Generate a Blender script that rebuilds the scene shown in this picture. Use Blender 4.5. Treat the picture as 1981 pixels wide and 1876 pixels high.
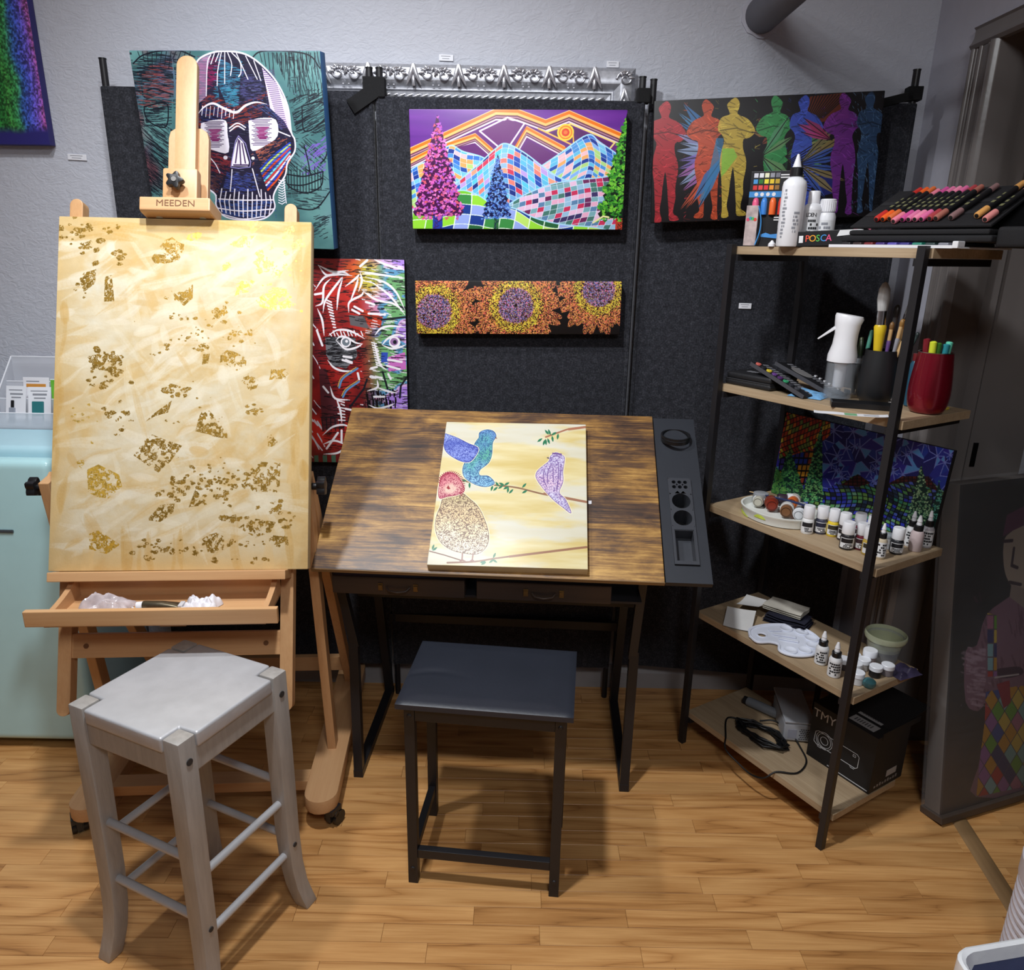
import bpy, bmesh, math, random
import numpy as np
from mathutils import Vector, Matrix
random.seed(7)
for o in list(bpy.data.objects):
    bpy.data.objects.remove(o)
SC = bpy.context.scene
COL = SC.collection
R = math.radians

# ---------------------------------------------------------------- camera
cam_data = bpy.data.cameras.new('camera')
cam_data.sensor_fit = 'HORIZONTAL'
cam_data.sensor_width = 36.0
cam_data.lens = 1459.4 / 1981 * 36.0
cam_data.clip_start = 0.02
cam = bpy.data.objects.new('camera', cam_data)
COL.objects.link(cam)
cam.matrix_world = (Matrix.Translation((0, 0, 1.5)) @ Matrix.Rotation(math.pi / 2 - 0.3043, 4, 'X')
                    @ Matrix.Rotation(0.0192, 4, 'Z'))
SC.camera = cam

# ---------------------------------------------------------------- light and exposure
SC.view_settings.view_transform = 'Standard'
SC.view_settings.look = 'None'
SC.view_settings.gamma = 1.0
SC.view_settings.use_curve_mapping = False
SC.view_settings.exposure = 0.0
world = bpy.data.worlds.new('world')
SC.world = world
world.use_nodes = True
world.node_tree.nodes['Background'].inputs[0].default_value = (0.75, 0.82, 1.0, 1)
world.node_tree.nodes['Background'].inputs[1].default_value = 0.02


def lamp(name, kind, loc, target, power, color, **kw):
    ld = bpy.data.lights.new(name, kind)
    ld.energy = power
    ld.color = color
    for k, v in kw.items():
        setattr(ld, k, v)
    lo = bpy.data.objects.new(name, ld)
    COL.objects.link(lo)
    lo.location = loc
    d = Vector(target) - Vector(loc)
    lo.rotation_euler = d.to_track_quat('-Z', 'Y').to_euler()
    return lo


# ceiling spots on a track just out of the frame above, and the weak light of the room behind the camera
lamp('ceiling_spot', 'SPOT', (-0.9, 1.36, 2.72), (-0.5, 1.95, 0.7), 60, (0.94, 0.97, 1.0),
     spot_size=R(130), spot_blend=0.8, shadow_soft_size=0.06)
lamp('ceiling_spot', 'SPOT', (-0.34, 1.02, 2.7), (-0.15, 1.8, 0.5), 128, (0.94, 0.97, 1.0),
     spot_size=R(118), spot_blend=0.9, shadow_soft_size=0.06)
lamp('room_light', 'AREA', (0.25, -0.6, 2.65), (0.15, 1.3, 0.3), 20, (0.94, 0.97, 1.0), shape='DISK', size=0.5)

# ---------------------------------------------------------------- mesh helpers


class MB:
    """collects shapes and links them as one mesh object"""

    def __init__(self):
        self.v = []
        self.f = []
        self.uv = {}
        self.mi = {}

    def add(self, vs, fs, M=None, mi=0):
        b = len(self.v)
        for p in vs:
            p = Vector(p)
            self.v.append(tuple(M @ p) if M is not None else tuple(p))
        for q in fs:
            if mi:
                self.mi[len(self.f)] = mi
            self.f.append(tuple(b + i for i in q))
        return self

    def box(self, x0, x1, y0, y1, z0, z1, M=None, mi=0):
        vs = [(x, y, z) for z in (z0, z1) for y in (y0, y1) for x in (x0, x1)]
        fs = [(0, 2, 3, 1), (4, 5, 7, 6), (0, 1, 5, 4), (2, 6, 7, 3), (0, 4, 6, 2), (1, 3, 7, 5)]
        return self.add(vs, fs, M, mi)

    def bar(self, p, q, w, t, side=(1, 0, 0), mi=0):
        """rectangular bar from p to q; w along side, t across"""
        p, q = Vector(p), Vector(q)
        d = (q - p).normalized()
        s = Vector(side)
        s = (s - d * s.dot(d)).normalized()
        n = d.cross(s)
        vs = []
        for e in (p, q):
            for a, b in ((-1, -1), (1, -1), (1, 1), (-1, 1)):
                vs.append(e + s * (a * w / 2) + n * (b * t / 2))
        return self.add(vs, [(0, 3, 2, 1), (4, 5, 6, 7), (0, 1, 5, 4), (1, 2, 6, 5), (2, 3, 7, 6), (3, 0, 4, 7)], None, mi)

    def tube(self, pts, r, n=10, caps=True, mi=0):
        pts = [Vector(p) for p in pts]
        m = len(pts)
        rs = r if isinstance(r, (list, tuple)) else [r] * m
        vs, fs = [], []
        prev = None
        for i, p in enumerate(pts):
            d = (pts[min(i + 1, m - 1)] - pts[max(i - 1, 0)]).normalized()
            if prev is None:
                a = Vector((0, 0, 1)) if abs(d.z) < 0.9 else Vector((1, 0, 0))
                s = d.cross(a).normalized()
            else:
                s = (prev - d * prev.dot(d)).normalized()
            prev = s
            t = d.cross(s)
            for k in range(n):
                an = 2 * math.pi * k / n
                vs.append(p + (s * math.cos(an) + t * math.sin(an)) * rs[i])
        for i in range(m - 1):
            for k in range(n):
                k2 = (k + 1) % n
                fs.append((i * n + k, i * n + k2, (i + 1) * n + k2, (i + 1) * n + k))
        if caps:
            fs.append(tuple(reversed(range(n))))
            fs.append(tuple((m - 1) * n + k for k in range(n)))
        return self.add(vs, fs, None, mi)

    def lathe(self, prof, n=24, M=None, mi=0, closed=False):
        """prof: (r, z) from bottom to top"""
        vs, fs = [], []
        for r_, z in prof:
            for k in range(n):
                an = 2 * math.pi * k / n
                vs.append((r_ * math.cos(an), r_ * math.sin(an), z))
        m = len(prof)
        for i in range(m - 1 + (1 if closed else 0)):
            j = (i + 1) % m
            for k in range(n):
                k2 = (k + 1) % n
                fs.append((i * n + k, i * n + k2, j * n + k2, j * n + k))
        if not closed:
            if prof[0][0] > 1e-5:
                fs.append(tuple(reversed(range(n))))
            if prof[-1][0] > 1e-5:
                fs.append(tuple((m - 1) * n + k for k in range(n)))
        return self.add(vs, fs, M, mi)

    def prism(self, poly, z0, z1, M=None, mi=0):
        n = len(poly)
        vs = [(x, y, z0) for x, y in poly] + [(x, y, z1) for x, y in poly]
        fs = [tuple(reversed(range(n))), tuple(range(n, 2 * n))]
        fs += [(i, (i + 1) % n, n + (i + 1) % n, n + i) for i in range(n)]
        return self.add(vs, fs, M, mi)

    def grid(self, fn, nu, nv, mi=0):
        vs = [fn(i / nu, j / nv) for j in range(nv + 1) for i in range(nu + 1)]
        fs = [(j * (nu + 1) + i, j * (nu + 1) + i + 1, (j + 1) * (nu + 1) + i + 1, (j + 1) * (nu + 1) + i)
              for j in range(nv) for i in range(nu)]
        return self.add(vs, fs, None, mi)

    def mesh(self, name, mats, bevel=0, seg=2, smooth=None, clean=False):
        me = bpy.data.meshes.new(name)
        me.from_pydata(self.v, [], self.f)
        for i, k in self.mi.items():
            me.polygons[i].material_index = k
        bm = bmesh.new()
        bm.from_mesh(me)
        if clean:
            bmesh.ops.remove_doubles(bm, verts=bm.verts, dist=1e-5)
        bmesh.ops.recalc_face_normals(bm, faces=bm.faces)
        if bevel:
            ed = [e for e in bm.edges if len(e.link_faces) == 2 and e.calc_face_angle(0) > R(35)]
            bmesh.ops.bevel(bm, geom=ed, offset=bevel, segments=seg, profile=0.6, affect='EDGES', clamp_overlap=True)
        bm.to_mesh(me)
        bm.free()
        for m in (mats if isinstance(mats, (list, tuple)) else [mats]):
            me.materials.append(m)
        if smooth is not None:
            me.polygons.foreach_set('use_smooth', [True] * len(me.polygons))
            me.set_sharp_from_angle(angle=R(smooth))
        me.update()
        return me

    def build(self, name, mats, parent=None, bevel=0, seg=2, smooth=None, clean=False):
        o = bpy.data.objects.new(name, self.mesh(name, mats, bevel, seg, smooth, clean))
        COL.objects.link(o)
        if parent is not None:
            o.parent = parent
        return o


def tag(o, label, cat, group=None):
    o['label'] = label
    o['category'] = cat
    if group:
        o['group'] = group
    return o


def thing(name, label, cat, loc=(0, 0, 0), rz=0.0, group=None, rot=None):
    o = bpy.data.objects.new(name, None)
    COL.objects.link(o)
    o.empty_display_size = 0.02
    o.location = loc
    o.rotation_euler = rot if rot is not None else (0, 0, rz)
    return tag(o, label, cat, group)


def struct(o):
    o['kind'] = 'structure'
    return o


def copy_tree(o, parent=None):
    c = o.copy()
    COL.objects.link(c)
    if parent is not None:
        c.parent = parent
    for ch in list(o.children):
        copy_tree(ch, c)
    return c


# ---------------------------------------------------------------- materials
def lin(c):
    return tuple(((x / 255) / 12.92 if x <= 10.3 else (((x / 255) + 0.055) / 1.055) ** 2.4) for x in c) + (1,)


def mat(name, rgb, rough=0.5, metal=0.0, var=0.08, vscale=20, bump=0.0, bscale=150, spec=0.5, trans=0.0, alpha=1.0,
        stretch=(1, 1, 1), coat=0.0, ior=1.45):
    """principled material with a little procedural tone variation and relief; rgb in sRGB 0-255"""
    m = bpy.data.materials.new(name)
    m.use_nodes = True
    nt = m.node_tree
    b = nt.nodes['Principled BSDF']
    b.inputs['Roughness'].default_value = rough
    b.inputs['Metallic'].default_value = metal
    b.inputs['Specular IOR Level'].default_value = spec
    b.inputs['Transmission Weight'].default_value = trans
    b.inputs['Alpha'].default_value = alpha
    b.inputs['IOR'].default_value = ior
    b.inputs['Coat Weight'].default_value = coat
    tc = nt.nodes.new('ShaderNodeTexCoord')
    mp = nt.nodes.new('ShaderNodeMapping')
    mp.inputs['Scale'].default_value = stretch
    nt.links.new(tc.outputs['Object'], mp.inputs['Vector'])
    c = lin(rgb)
    if var:
        nz = nt.nodes.new('ShaderNodeTexNoise')
        nz.inputs['Scale'].default_value = vscale
        nz.inputs['Detail'].default_value = 4
        nt.links.new(mp.outputs[0], nz.inputs['Vector'])
        mx = nt.nodes.new('ShaderNodeMix')
        mx.data_type = 'RGBA'
        mx.inputs['A'].default_value = tuple(x * (1 - var * 2) for x in c[:3]) + (1,)
        mx.inputs['B'].default_value = tuple(min(1, x * (1 + var * 2)) for x in c[:3]) + (1,)
        nt.links.new(nz.outputs['Fac'], mx.inputs['Factor'])
        nt.links.new(mx.outputs['Result'], b.inputs['Base Color'])
    else:
        b.inputs['Base Color'].default_value = c
    if bump:
        n2 = nt.nodes.new('ShaderNodeTexNoise')
        n2.inputs['Scale'].default_value = bscale
        n2.inputs['Detail'].default_value = 3
        nt.links.new(mp.outputs[0], n2.inputs['Vector'])
        bp = nt.nodes.new('ShaderNodeBump')
        bp.inputs['Strength'].default_value = bump
        bp.inputs['Distance'].default_value = 0.002
        nt.links.new(n2.outputs['Fac'], bp.inputs['Height'])
        nt.links.new(bp.outputs[0], b.inputs['Normal'])
    return m


def node_mat(name):
    m = bpy.data.materials.new(name)
    m.use_nodes = True
    nt = m.node_tree
    return m, nt, nt.nodes['Principled BSDF']


def N(nt, kind, **kw):
    n = nt.nodes.new(kind)
    for k, v in kw.items():
        if k.startswith('i_'):
            n.inputs[k[2:].replace('_', ' ')].default_value = v
        else:
            setattr(n, k, v)
    return n


def ramp(nt, stops):
    n = nt.nodes.new('ShaderNodeValToRGB')
    cr = n.color_ramp
    while len(cr.elements) > 1:
        cr.elements.remove(cr.elements[-1])
    cr.elements[0].position = stops[0][0]
    cr.elements[0].color = stops[0][1]
    for p, c in stops[1:]:
        e = cr.elements.new(p)
        e.color = c
    return n


def wood(name, dark, mid, light, axis='X', scale=1.0, rough=0.45, use_random=True, fig=0.35, bump=0.12, contrast=1.0, tint=0.14, rings=5.0, fibre=1.0):
    """grain running along one axis: soft figure, cut rings and fine fibres; each object of it a little lighter or darker"""
    m, nt, b = node_mat(name)
    L = nt.links.new
    src = N(nt, 'ShaderNodeTexCoord').outputs['Object']
    oi = N(nt, 'ShaderNodeObjectInfo')
    off = N(nt, 'ShaderNodeVectorMath', operation='SCALE')
    cmb = N(nt, 'ShaderNodeCombineXYZ')
    for k in range(3):
        L(oi.outputs['Random'], cmb.inputs[k])
    L(cmb.outputs[0], off.inputs[0])
    off.inputs['Scale'].default_value = 37.0 if use_random else 0
    add = N(nt, 'ShaderNodeVectorMath', operation='ADD')
    L(src, add.inputs[0])
    L(off.outputs[0], add.inputs[1])

    def coords(along, across):
        mp = N(nt, 'ShaderNodeMapping')
        mp.inputs['Scale'].default_value = tuple((along if ax == axis else across) * scale for ax in 'XYZ')
        L(add.outputs[0], mp.inputs['Vector'])
        return mp.outputs[0]
    n1 = N(nt, 'ShaderNodeTexNoise', i_Scale=1.0, i_Detail=1.5, i_Distortion=0.25)
    L(coords(1.5, 15), n1.inputs['Vector'])
    mul = N(nt, 'ShaderNodeMath', operation='MULTIPLY')
    mul.inputs[1].default_value = rings
    L(n1.outputs['Fac'], mul.inputs[0])
    fr = N(nt, 'ShaderNodeMath', operation='PINGPONG')
    fr.inputs[1].default_value = 1.0
    L(mul.outputs[0], fr.inputs[0])
    pw = N(nt, 'ShaderNodeMath', operation='POWER')
    pw.inputs[1].default_value = 0.33
    L(fr.outputs[0], pw.inputs[0])
    n2 = N(nt, 'ShaderNodeTexNoise', i_Scale=1.0, i_Detail=5.0, i_Roughness=0.65)
    L(coords(5 * fibre, 170 * fibre), n2.inputs['Vector'])
    n3 = N(nt, 'ShaderNodeTexNoise', i_Scale=1.0, i_Detail=2.0)
    L(coords(2.2, 9), n3.inputs['Vector'])
    ma = N(nt, 'ShaderNodeMix')
    ma.inputs['Factor'].default_value = 0.45
    L(n2.outputs['Fac'], ma.inputs['A'])
    L(n3.outputs['Fac'], ma.inputs['B'])
    mx = N(nt, 'ShaderNodeMix')
    mx.inputs['Factor'].default_value = fig
    L(ma.outputs['Result'], mx.inputs['A'])
    L(pw.outputs[0], mx.inputs['B'])
    half = 0.25 / contrast
    rp = ramp(nt, [(max(0, 0.5 - half), lin(dark)), (0.5, lin(mid)), (min(1, 0.5 + half), lin(light))])
    L(mx.outputs['Result'], rp.inputs['Fac'])
    hs = N(nt, 'ShaderNodeHueSaturation')
    mr = N(nt, 'ShaderNodeMapRange')
    mr.inputs['To Min'].default_value = 1 - (tint if use_random else 0)
    mr.inputs['To Max'].default_value = 1 + (tint if use_random else 0)
    L(oi.outputs['Random'], mr.inputs['Value'])
    L(mr.outputs[0], hs.inputs['Value'])
    L(rp.outputs['Color'], hs.inputs['Color'])
    L(hs.outputs['Color'], b.inputs['Base Color'])
    b.inputs['Roughness'].default_value = rough
    bp = N(nt, 'ShaderNodeBump', i_Strength=bump, i_Distance=0.0008)
    L(mx.outputs['Result'], bp.inputs['Height'])
    L(bp.outputs[0], b.inputs['Normal'])
    return m


def rustic(name):
    """worn brown print of boards: light and dark blotches drawn out along the length"""
    m, nt, b = node_mat(name)
    L = nt.links.new
    src = N(nt, 'ShaderNodeTexCoord').outputs['Object']

    def noise(sx, sy, det, dist=0.0, rough=0.5, off=0.0):
        mp = N(nt, 'ShaderNodeMapping')
        mp.inputs['Scale'].default_value = (sx, sy, sy)
        mp.inputs['Location'].default_value = (off, off, off)
        L(src, mp.inputs['Vector'])
        n = N(nt, 'ShaderNodeTexNoise', i_Scale=1.0, i_Detail=det, i_Distortion=dist, i_Roughness=rough)
        L(mp.outputs[0], n.inputs['Vector'])
        return n.outputs['Fac']

    def mixf(a, b_, f):
        mx = N(nt, 'ShaderNodeMix')
        mx.inputs['Factor'].default_value = f
        L(a, mx.inputs['A'])
        L(b_, mx.inputs['B'])
        return mx.outputs['Result']
    blot = noise(7, 15, 7, 0.5, 0.66)
    big = noise(3, 7, 3, 0.3, 0.5, 3.3)
    fib = noise(9, 220, 4, 0, 0.7, 1.7)
    streak = noise(3.5, 60, 4, 0.2, 0.6, 7.1)
    v = mixf(mixf(blot, big, 0.45), mixf(fib, streak, 0.4), 0.42)
    rp = ramp(nt, [(0.40, lin((44, 32, 30))), (0.47, lin((88, 62, 42))), (0.53, lin((146, 106, 54))), (0.61, lin((204, 160, 88)))])
    L(v, rp.inputs['Fac'])
    L(rp.outputs[0], b.inputs['Base Color'])
    b.inputs['Roughness'].default_value = 0.4
    b.inputs['Specular IOR Level'].default_value = 0.7
    bp = N(nt, 'ShaderNodeBump', i_Strength=0.12, i_Distance=0.0006)
    L(v, bp.inputs['Height'])
    L(bp.outputs[0], b.inputs['Normal'])
    return m

# ---------------------------------------------------------------- painter for the flat pictures (all drawn by code)
RNG = np.random.default_rng(11)


def vnoise(h, w, fx, fy, octaves=4, seed=0, gain=0.5):
    """smooth value noise in 0..1 with fx, fy cells across the picture"""
    rg = np.random.default_rng(seed)
    out = np.zeros((h, w), np.float32)
    amp, tot = 1.0, 0.0
    for o in range(octaves):
        gx, gy = max(2, int(fx * 2 ** o)), max(2, int(fy * 2 ** o))
        if gx > w * 1.5 and gy > h * 1.5:
            break
        g = rg.random((gy + 2, gx + 2)).astype(np.float32)
        x = np.linspace(0, gx, w, endpoint=False)
        y = np.linspace(0, gy, h, endpoint=False)
        xi, yi = x.astype(int), y.astype(int)
        fxx, fyy = (x - xi).astype(np.float32), (y - yi).astype(np.float32)
        fxx = fxx * fxx * (3 - 2 * fxx)
        fyy = fyy * fyy * (3 - 2 * fyy)
        a = g[yi][:, xi]
        b = g[yi][:, xi + 1]
        c = g[yi + 1][:, xi]
        d = g[yi + 1][:, xi + 1]
        top = a + (b - a) * fxx[None, :]
        bot = c + (d - c) * fxx[None, :]
        out += amp * (top + (bot - top) * fyy[:, None])
        tot += amp
        amp *= gain
    return out / tot


def spline(pts, n=8):
    p = [np.array(q, float) for q in pts]
    p = [2 * p[0] - p[1]] + p + [2 * p[-1] - p[-2]]
    out = []
    for i in range(1, len(p) - 2):
        for k in range(n):
            t = k / n
            out.append(0.5 * (2 * p[i] + (p[i + 1] - p[i - 1]) * t + (2 * p[i - 1] - 5 * p[i] + 4 * p[i + 1] - p[i + 2]) * t * t
                              + (3 * p[i] - p[i - 1] - 3 * p[i + 1] + p[i + 2]) * t ** 3))
    out.append(p[-2])
    return [tuple(q) for q in out]


class Art:
    """a picture W x H; shapes are given in any coordinate frame in which its corners TL, TR, BR, BL are known"""

    def __init__(self, w, h, corners, bg=(255, 255, 255)):
        self.w, self.h = w, h
        self.a = np.empty((h, w, 4), np.float32)
        self.a[..., :3] = bg
        self.a[..., 3] = 1
        src = np.array(corners, float)
        dst = np.array([(0, 0), (w, 0), (w, h), (0, h)], float)
        A = []
        for (x, y), (u, v) in zip(src, dst):
            A.append([x, y, 1, 0, 0, 0, -u * x, -u * y])
            A.append([0, 0, 0, x, y, 1, -v * x, -v * y])
        s = np.linalg.solve(np.array(A), dst.ravel())
        self.H = np.append(s, 1).reshape(3, 3)
        Hi = np.linalg.inv(self.H)
        yy, xx = np.mgrid[0:h, 0:w].astype(np.float32) + 0.5
        self.xx, self.yy = xx, yy
        q = Hi @ np.stack([xx.ravel(), yy.ravel(), np.ones(w * h)])
        self.X = (q[0] / q[2]).reshape(h, w).astype(np.float32)      # drawing frame of every pixel
        self.Y = (q[1] / q[2]).reshape(h, w).astype(np.float32)
        self.s = w / np.hypot(*(src[1] - src[0]))

    def T(self, pts):
        p = np.array(pts, float)
        q = self.H @ np.stack([p[:, 0], p[:, 1], np.ones(len(p))])
        return np.stack([q[0] / q[2], q[1] / q[2]], 1)

    def polymask(self, pts):
        """boolean mask and its window"""
        p = self.T(pts)
        x0, y0 = np.floor(p.min(0)).astype(int)
        x1, y1 = np.ceil(p.max(0)).astype(int)
        x0, y0 = max(x0, 0), max(y0, 0)
        x1, y1 = min(x1 + 1, self.w), min(y1 + 1, self.h)
        if x1 <= x0 or y1 <= y0:
            return None, None
        sl = (slice(y0, y1), slice(x0, x1))
        px, py = self.xx[sl], self.yy[sl]
        m = np.zeros(px.shape, bool)
        n = len(p)
        for i in range(n):
            ax, ay = p[i]
            bx, by = p[(i + 1) % n]
            if ay == by:
                continue
            m ^= ((ay > py) != (by > py)) & (px < (bx - ax) * (py - ay) / (by - ay) + ax)
        return m, sl

    def put(self, sl, m, col, al=1.0):
        c = np.asarray(col, np.float32)
        k = (m.astype(np.float32) * al)[..., None]
        self.a[sl][..., :3] = self.a[sl][..., :3] * (1 - k) + c * k

    def poly(self, pts, col, al=1.0):
        m, sl = self.polymask(pts)
        if m is not None:
            self.put(sl, m, col, al)

    def line(self, pts, w, col, al=1.0, taper=False, closed=False, smooth=False):
        if smooth:
            pts = spline(pts, 6)
        if closed:
            pts = list(pts) + [pts[0]]
        p = self.T(pts)
        r0 = w * self.s / 2
        n = len(p) - 1
        for i in range(n):
            r = r0 * (1 - 0.85 * abs(2 * (i + 0.5) / n - 1) ** 2) if taper else r0
            a, b = p[i], p[i + 1]
            x0, x1 = int(max(0, min(a[0], b[0]) - r - 2)), int(min(self.w, max(a[0], b[0]) + r + 3))
            y0, y1 = int(max(0, min(a[1], b[1]) - r - 2)), int(min(self.h, max(a[1], b[1]) + r + 3))
            if x1 <= x0 or y1 <= y0:
                continue
            sl = (slice(y0, y1), slice(x0, x1))
            dx, dy = b - a
            L = dx * dx + dy * dy + 1e-9
            px, py = self.xx[sl] - a[0], self.yy[sl] - a[1]
            t = np.clip((px * dx + py * dy) / L, 0, 1)
            d = np.hypot(px - t * dx, py - t * dy)
            self.put(sl, np.clip(r - d + 0.5, 0, 1), col, al)

    def lines(self, strokes, w, col, **k):
        for s in strokes:
            self.line(s, w, col, **k)

    def disc(self, x, y, r, col, al=1.0):
        k = (np.hypot(self.X - x, self.Y - y) < r)
        self.put((slice(None), slice(None)), k, col, al)

    def oval(self, x, y, rx, ry, col, al=1.0, rot=0.0, soft=0.0):
        c, s = math.cos(rot), math.sin(rot)
        u = ((self.X - x) * c + (self.Y - y) * s) / rx
        v = (-(self.X - x) * s + (self.Y - y) * c) / ry
        d = np.hypot(u, v)
        k = (d < 1).astype(np.float32) if not soft else np.clip((1 + soft - d) / (2 * soft), 0, 1)
        self.put((slice(None), slice(None)), k, col, al)

    def hatch(self, pts, col, n, w, ang, seed=0, jit=0.4, al=1.0, length=(0.3, 1.0)):
        """strokes at one angle scattered inside a polygon given in the drawing frame"""
        rg = random.Random(seed)
        xs, ys = [p[0] for p in pts], [p[1] for p in pts]
        d = Vector((math.cos(ang), math.sin(ang)))
        diag = math.hypot(max(xs) - min(xs), max(ys) - min(ys))
        m, sl = self.polymask(pts)
        if m is None:
            return
        keep = self.a[sl].copy()
        for _ in range(n):
            x, y = rg.uniform(min(xs), max(xs)), rg.uniform(min(ys), max(ys))
            l_ = diag * rg.uniform(*length) * 0.25
            j = rg.uniform(-jit, jit) * 0.3
            q = Vector((d.x * math.cos(j) - d.y * math.sin(j), d.x * math.sin(j) + d.y * math.cos(j)))
            b = rg.uniform(-0.15, 0.15) * l_
            self.line([(x - q.x * l_, y - q.y * l_), (x - q.y * b, y + q.x * b), (x + q.x * l_, y + q.y * l_)], w * rg.uniform(0.6, 1.3), col,
                      al=al, taper=False)
        cur = self.a[sl]
        cur[~m] = keep[~m]

    def squiggle(self, scale, seed=0, width=0.5):
        """mask of worm-like lines"""
        n = vnoise(self.h, self.w, self.w / scale, self.h / scale, 1, seed)
        return np.abs(n - 0.5) < 0.09 * width * 2

    def cells(self, pts, fu, fv, pal, line=(235, 240, 255), lw=0.07, seed=0, al=1.0):
        m, sl = self.polymask(pts)
        if m is None:
            return
        X, Y = self.X[sl], self.Y[sl]
        u, v = fu(X, Y), fv(X, Y)
        iu, iv = np.floor(u).astype(int), np.floor(v).astype(int)
        pal = np.asarray(pal, np.float32)
        rg = np.random.default_rng(seed).integers(0, len(pal), (64, 64))
        c = pal[rg[iu % 64, iv % 64]]
        du, dv = u - iu, v - iv
        e = (du < lw) | (du > 1 - lw) | (dv < lw) | (dv > 1 - lw)
        c[e] = line
        t = self.a[sl][..., :3]
        k = (m.astype(np.float32) * al)[..., None]
        self.a[sl][..., :3] = t * (1 - k) + c * k

    def shards(self, inside, cols, n, size, seed=0, dark=None):
        """small random triangles whose centres lie where inside(x, y) is true"""
        rg = random.Random(seed)
        X0, X1, Y0, Y1 = self.X.min(), self.X.max(), self.Y.min(), self.Y.max()
        k = 0
        for _ in range(n * 60):
            if k >= n:
                break
            x, y = rg.uniform(X0, X1), rg.uniform(Y0, Y1)
            if not inside(x, y):
                continue
            k += 1
            a = rg.uniform(0, 6.28)
            tri = [(x + size * rg.uniform(0.6, 1.3) * math.cos(a + i * 2.1 + rg.uniform(-.4, .4)),
                    y + size * rg.uniform(0.5, 1.0) * math.sin(a + i * 2.1)) for i in range(3)]
            self.poly(tri, rg.choice(cols))
            if dark:
                self.line(tri, size * 0.16, dark, closed=True)

    def image(self, name):
        im = bpy.data.images.new(name, self.w, self.h, alpha=True)
        px = np.clip(self.a, 0, None).copy()
        px[..., :3] = np.clip(px[..., :3] / 255.0, 0, 1)
        im.pixels.foreach_set(np.ascontiguousarray(px[::-1]).ravel().astype(np.float32))
        im.update()
        im.alpha_mode = 'CHANNEL_PACKED'
        im.pack()
        return im


def art_mat(name, art, rough=0.5, bump=0.15, leaf=False, spec=0.4, weave=900):
    m, nt, b = node_mat(name)
    L = nt.links.new
    t = N(nt, 'ShaderNodeTexImage')
    t.image = art.image(name)
    t.extension = 'EXTEND'
    uv = N(nt, 'ShaderNodeUVMap', uv_map='UVMap')
    L(uv.outputs[0], t.inputs['Vector'])
    L(t.outputs['Color'], b.inputs['Base Color'])
    b.inputs['Roughness'].default_value = rough
    b.inputs['Specular IOR Level'].default_value = spec
    if leaf:                                   # alpha 0 marks metal leaf
        inv = N(nt, 'ShaderNodeMath', operation='SUBTRACT')
        inv.inputs[0].default_value = 1.0
        L(t.outputs['Alpha'], inv.inputs[1])
        L(inv.outputs[0], b.inputs['Metallic'])
        mr = N(nt, 'ShaderNodeMapRange')
        mr.inputs['To Min'].default_value = rough
        mr.inputs['To Max'].default_value = 0.38
        L(inv.outputs[0], mr.inputs['Value'])
        L(mr.outputs[0], b.inputs['Roughness'])
    n = N(nt, 'ShaderNodeTexNoise', i_Scale=float(weave), i_Detail=2.0)
    tc = N(nt, 'ShaderNodeTexCoord')
    L(tc.outputs['Object'], n.inputs['Vector'])
    bp = N(nt, 'ShaderNodeBump', i_Strength=bump, i_Distance=0.0006)
    L(n.outputs['Fac'], bp.inputs['Height'])
    L(bp.outputs[0], b.inputs['Normal'])
    return m


def canvas(name, label, cat, w, h, t, face_mat, side_mat, loc, yaw=0.0, lean=0.0, roll=0.0, group=None, bevel=0.0025):
    """stretched canvas: origin at the middle of the front face's lower edge, face towards local -Y"""
    mb = MB()
    mb.box(-w / 2, w / 2, 0, t, 0, h)
    me = mb.mesh(name, [side_mat, face_mat], bevel=bevel, seg=2, smooth=40)
    uvl = me.uv_layers.new(name='UVMap')
    for p in me.polygons:
        if p.normal.y < -0.9:
            p.material_index = 1
        for li in p.loop_indices:
            co = me.vertices[me.loops[li].vertex_index].co
            uvl.data[li].uv = ((co.x + w / 2) / w, co.z / h)
    o = bpy.data.objects.new(name, me)
    COL.objects.link(o)
    o.matrix_world = (Matrix.Translation(loc) @ Matrix.Rotation(yaw, 4, 'Z') @ Matrix.Rotation(-lean, 4, 'X')
                      @ Matrix.Rotation(-roll, 4, 'Y'))
    return tag(o, label, cat, group)

# ---------------------------------------------------------------- materials of the setting
M_floor = wood('oak_floor', (128, 82, 42), (188, 134, 78), (218, 166, 106), 'X', 1.0, 0.36, fig=0.28, bump=0.12, contrast=1.2, tint=0.08, rings=9.0, fibre=1.3)


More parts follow.
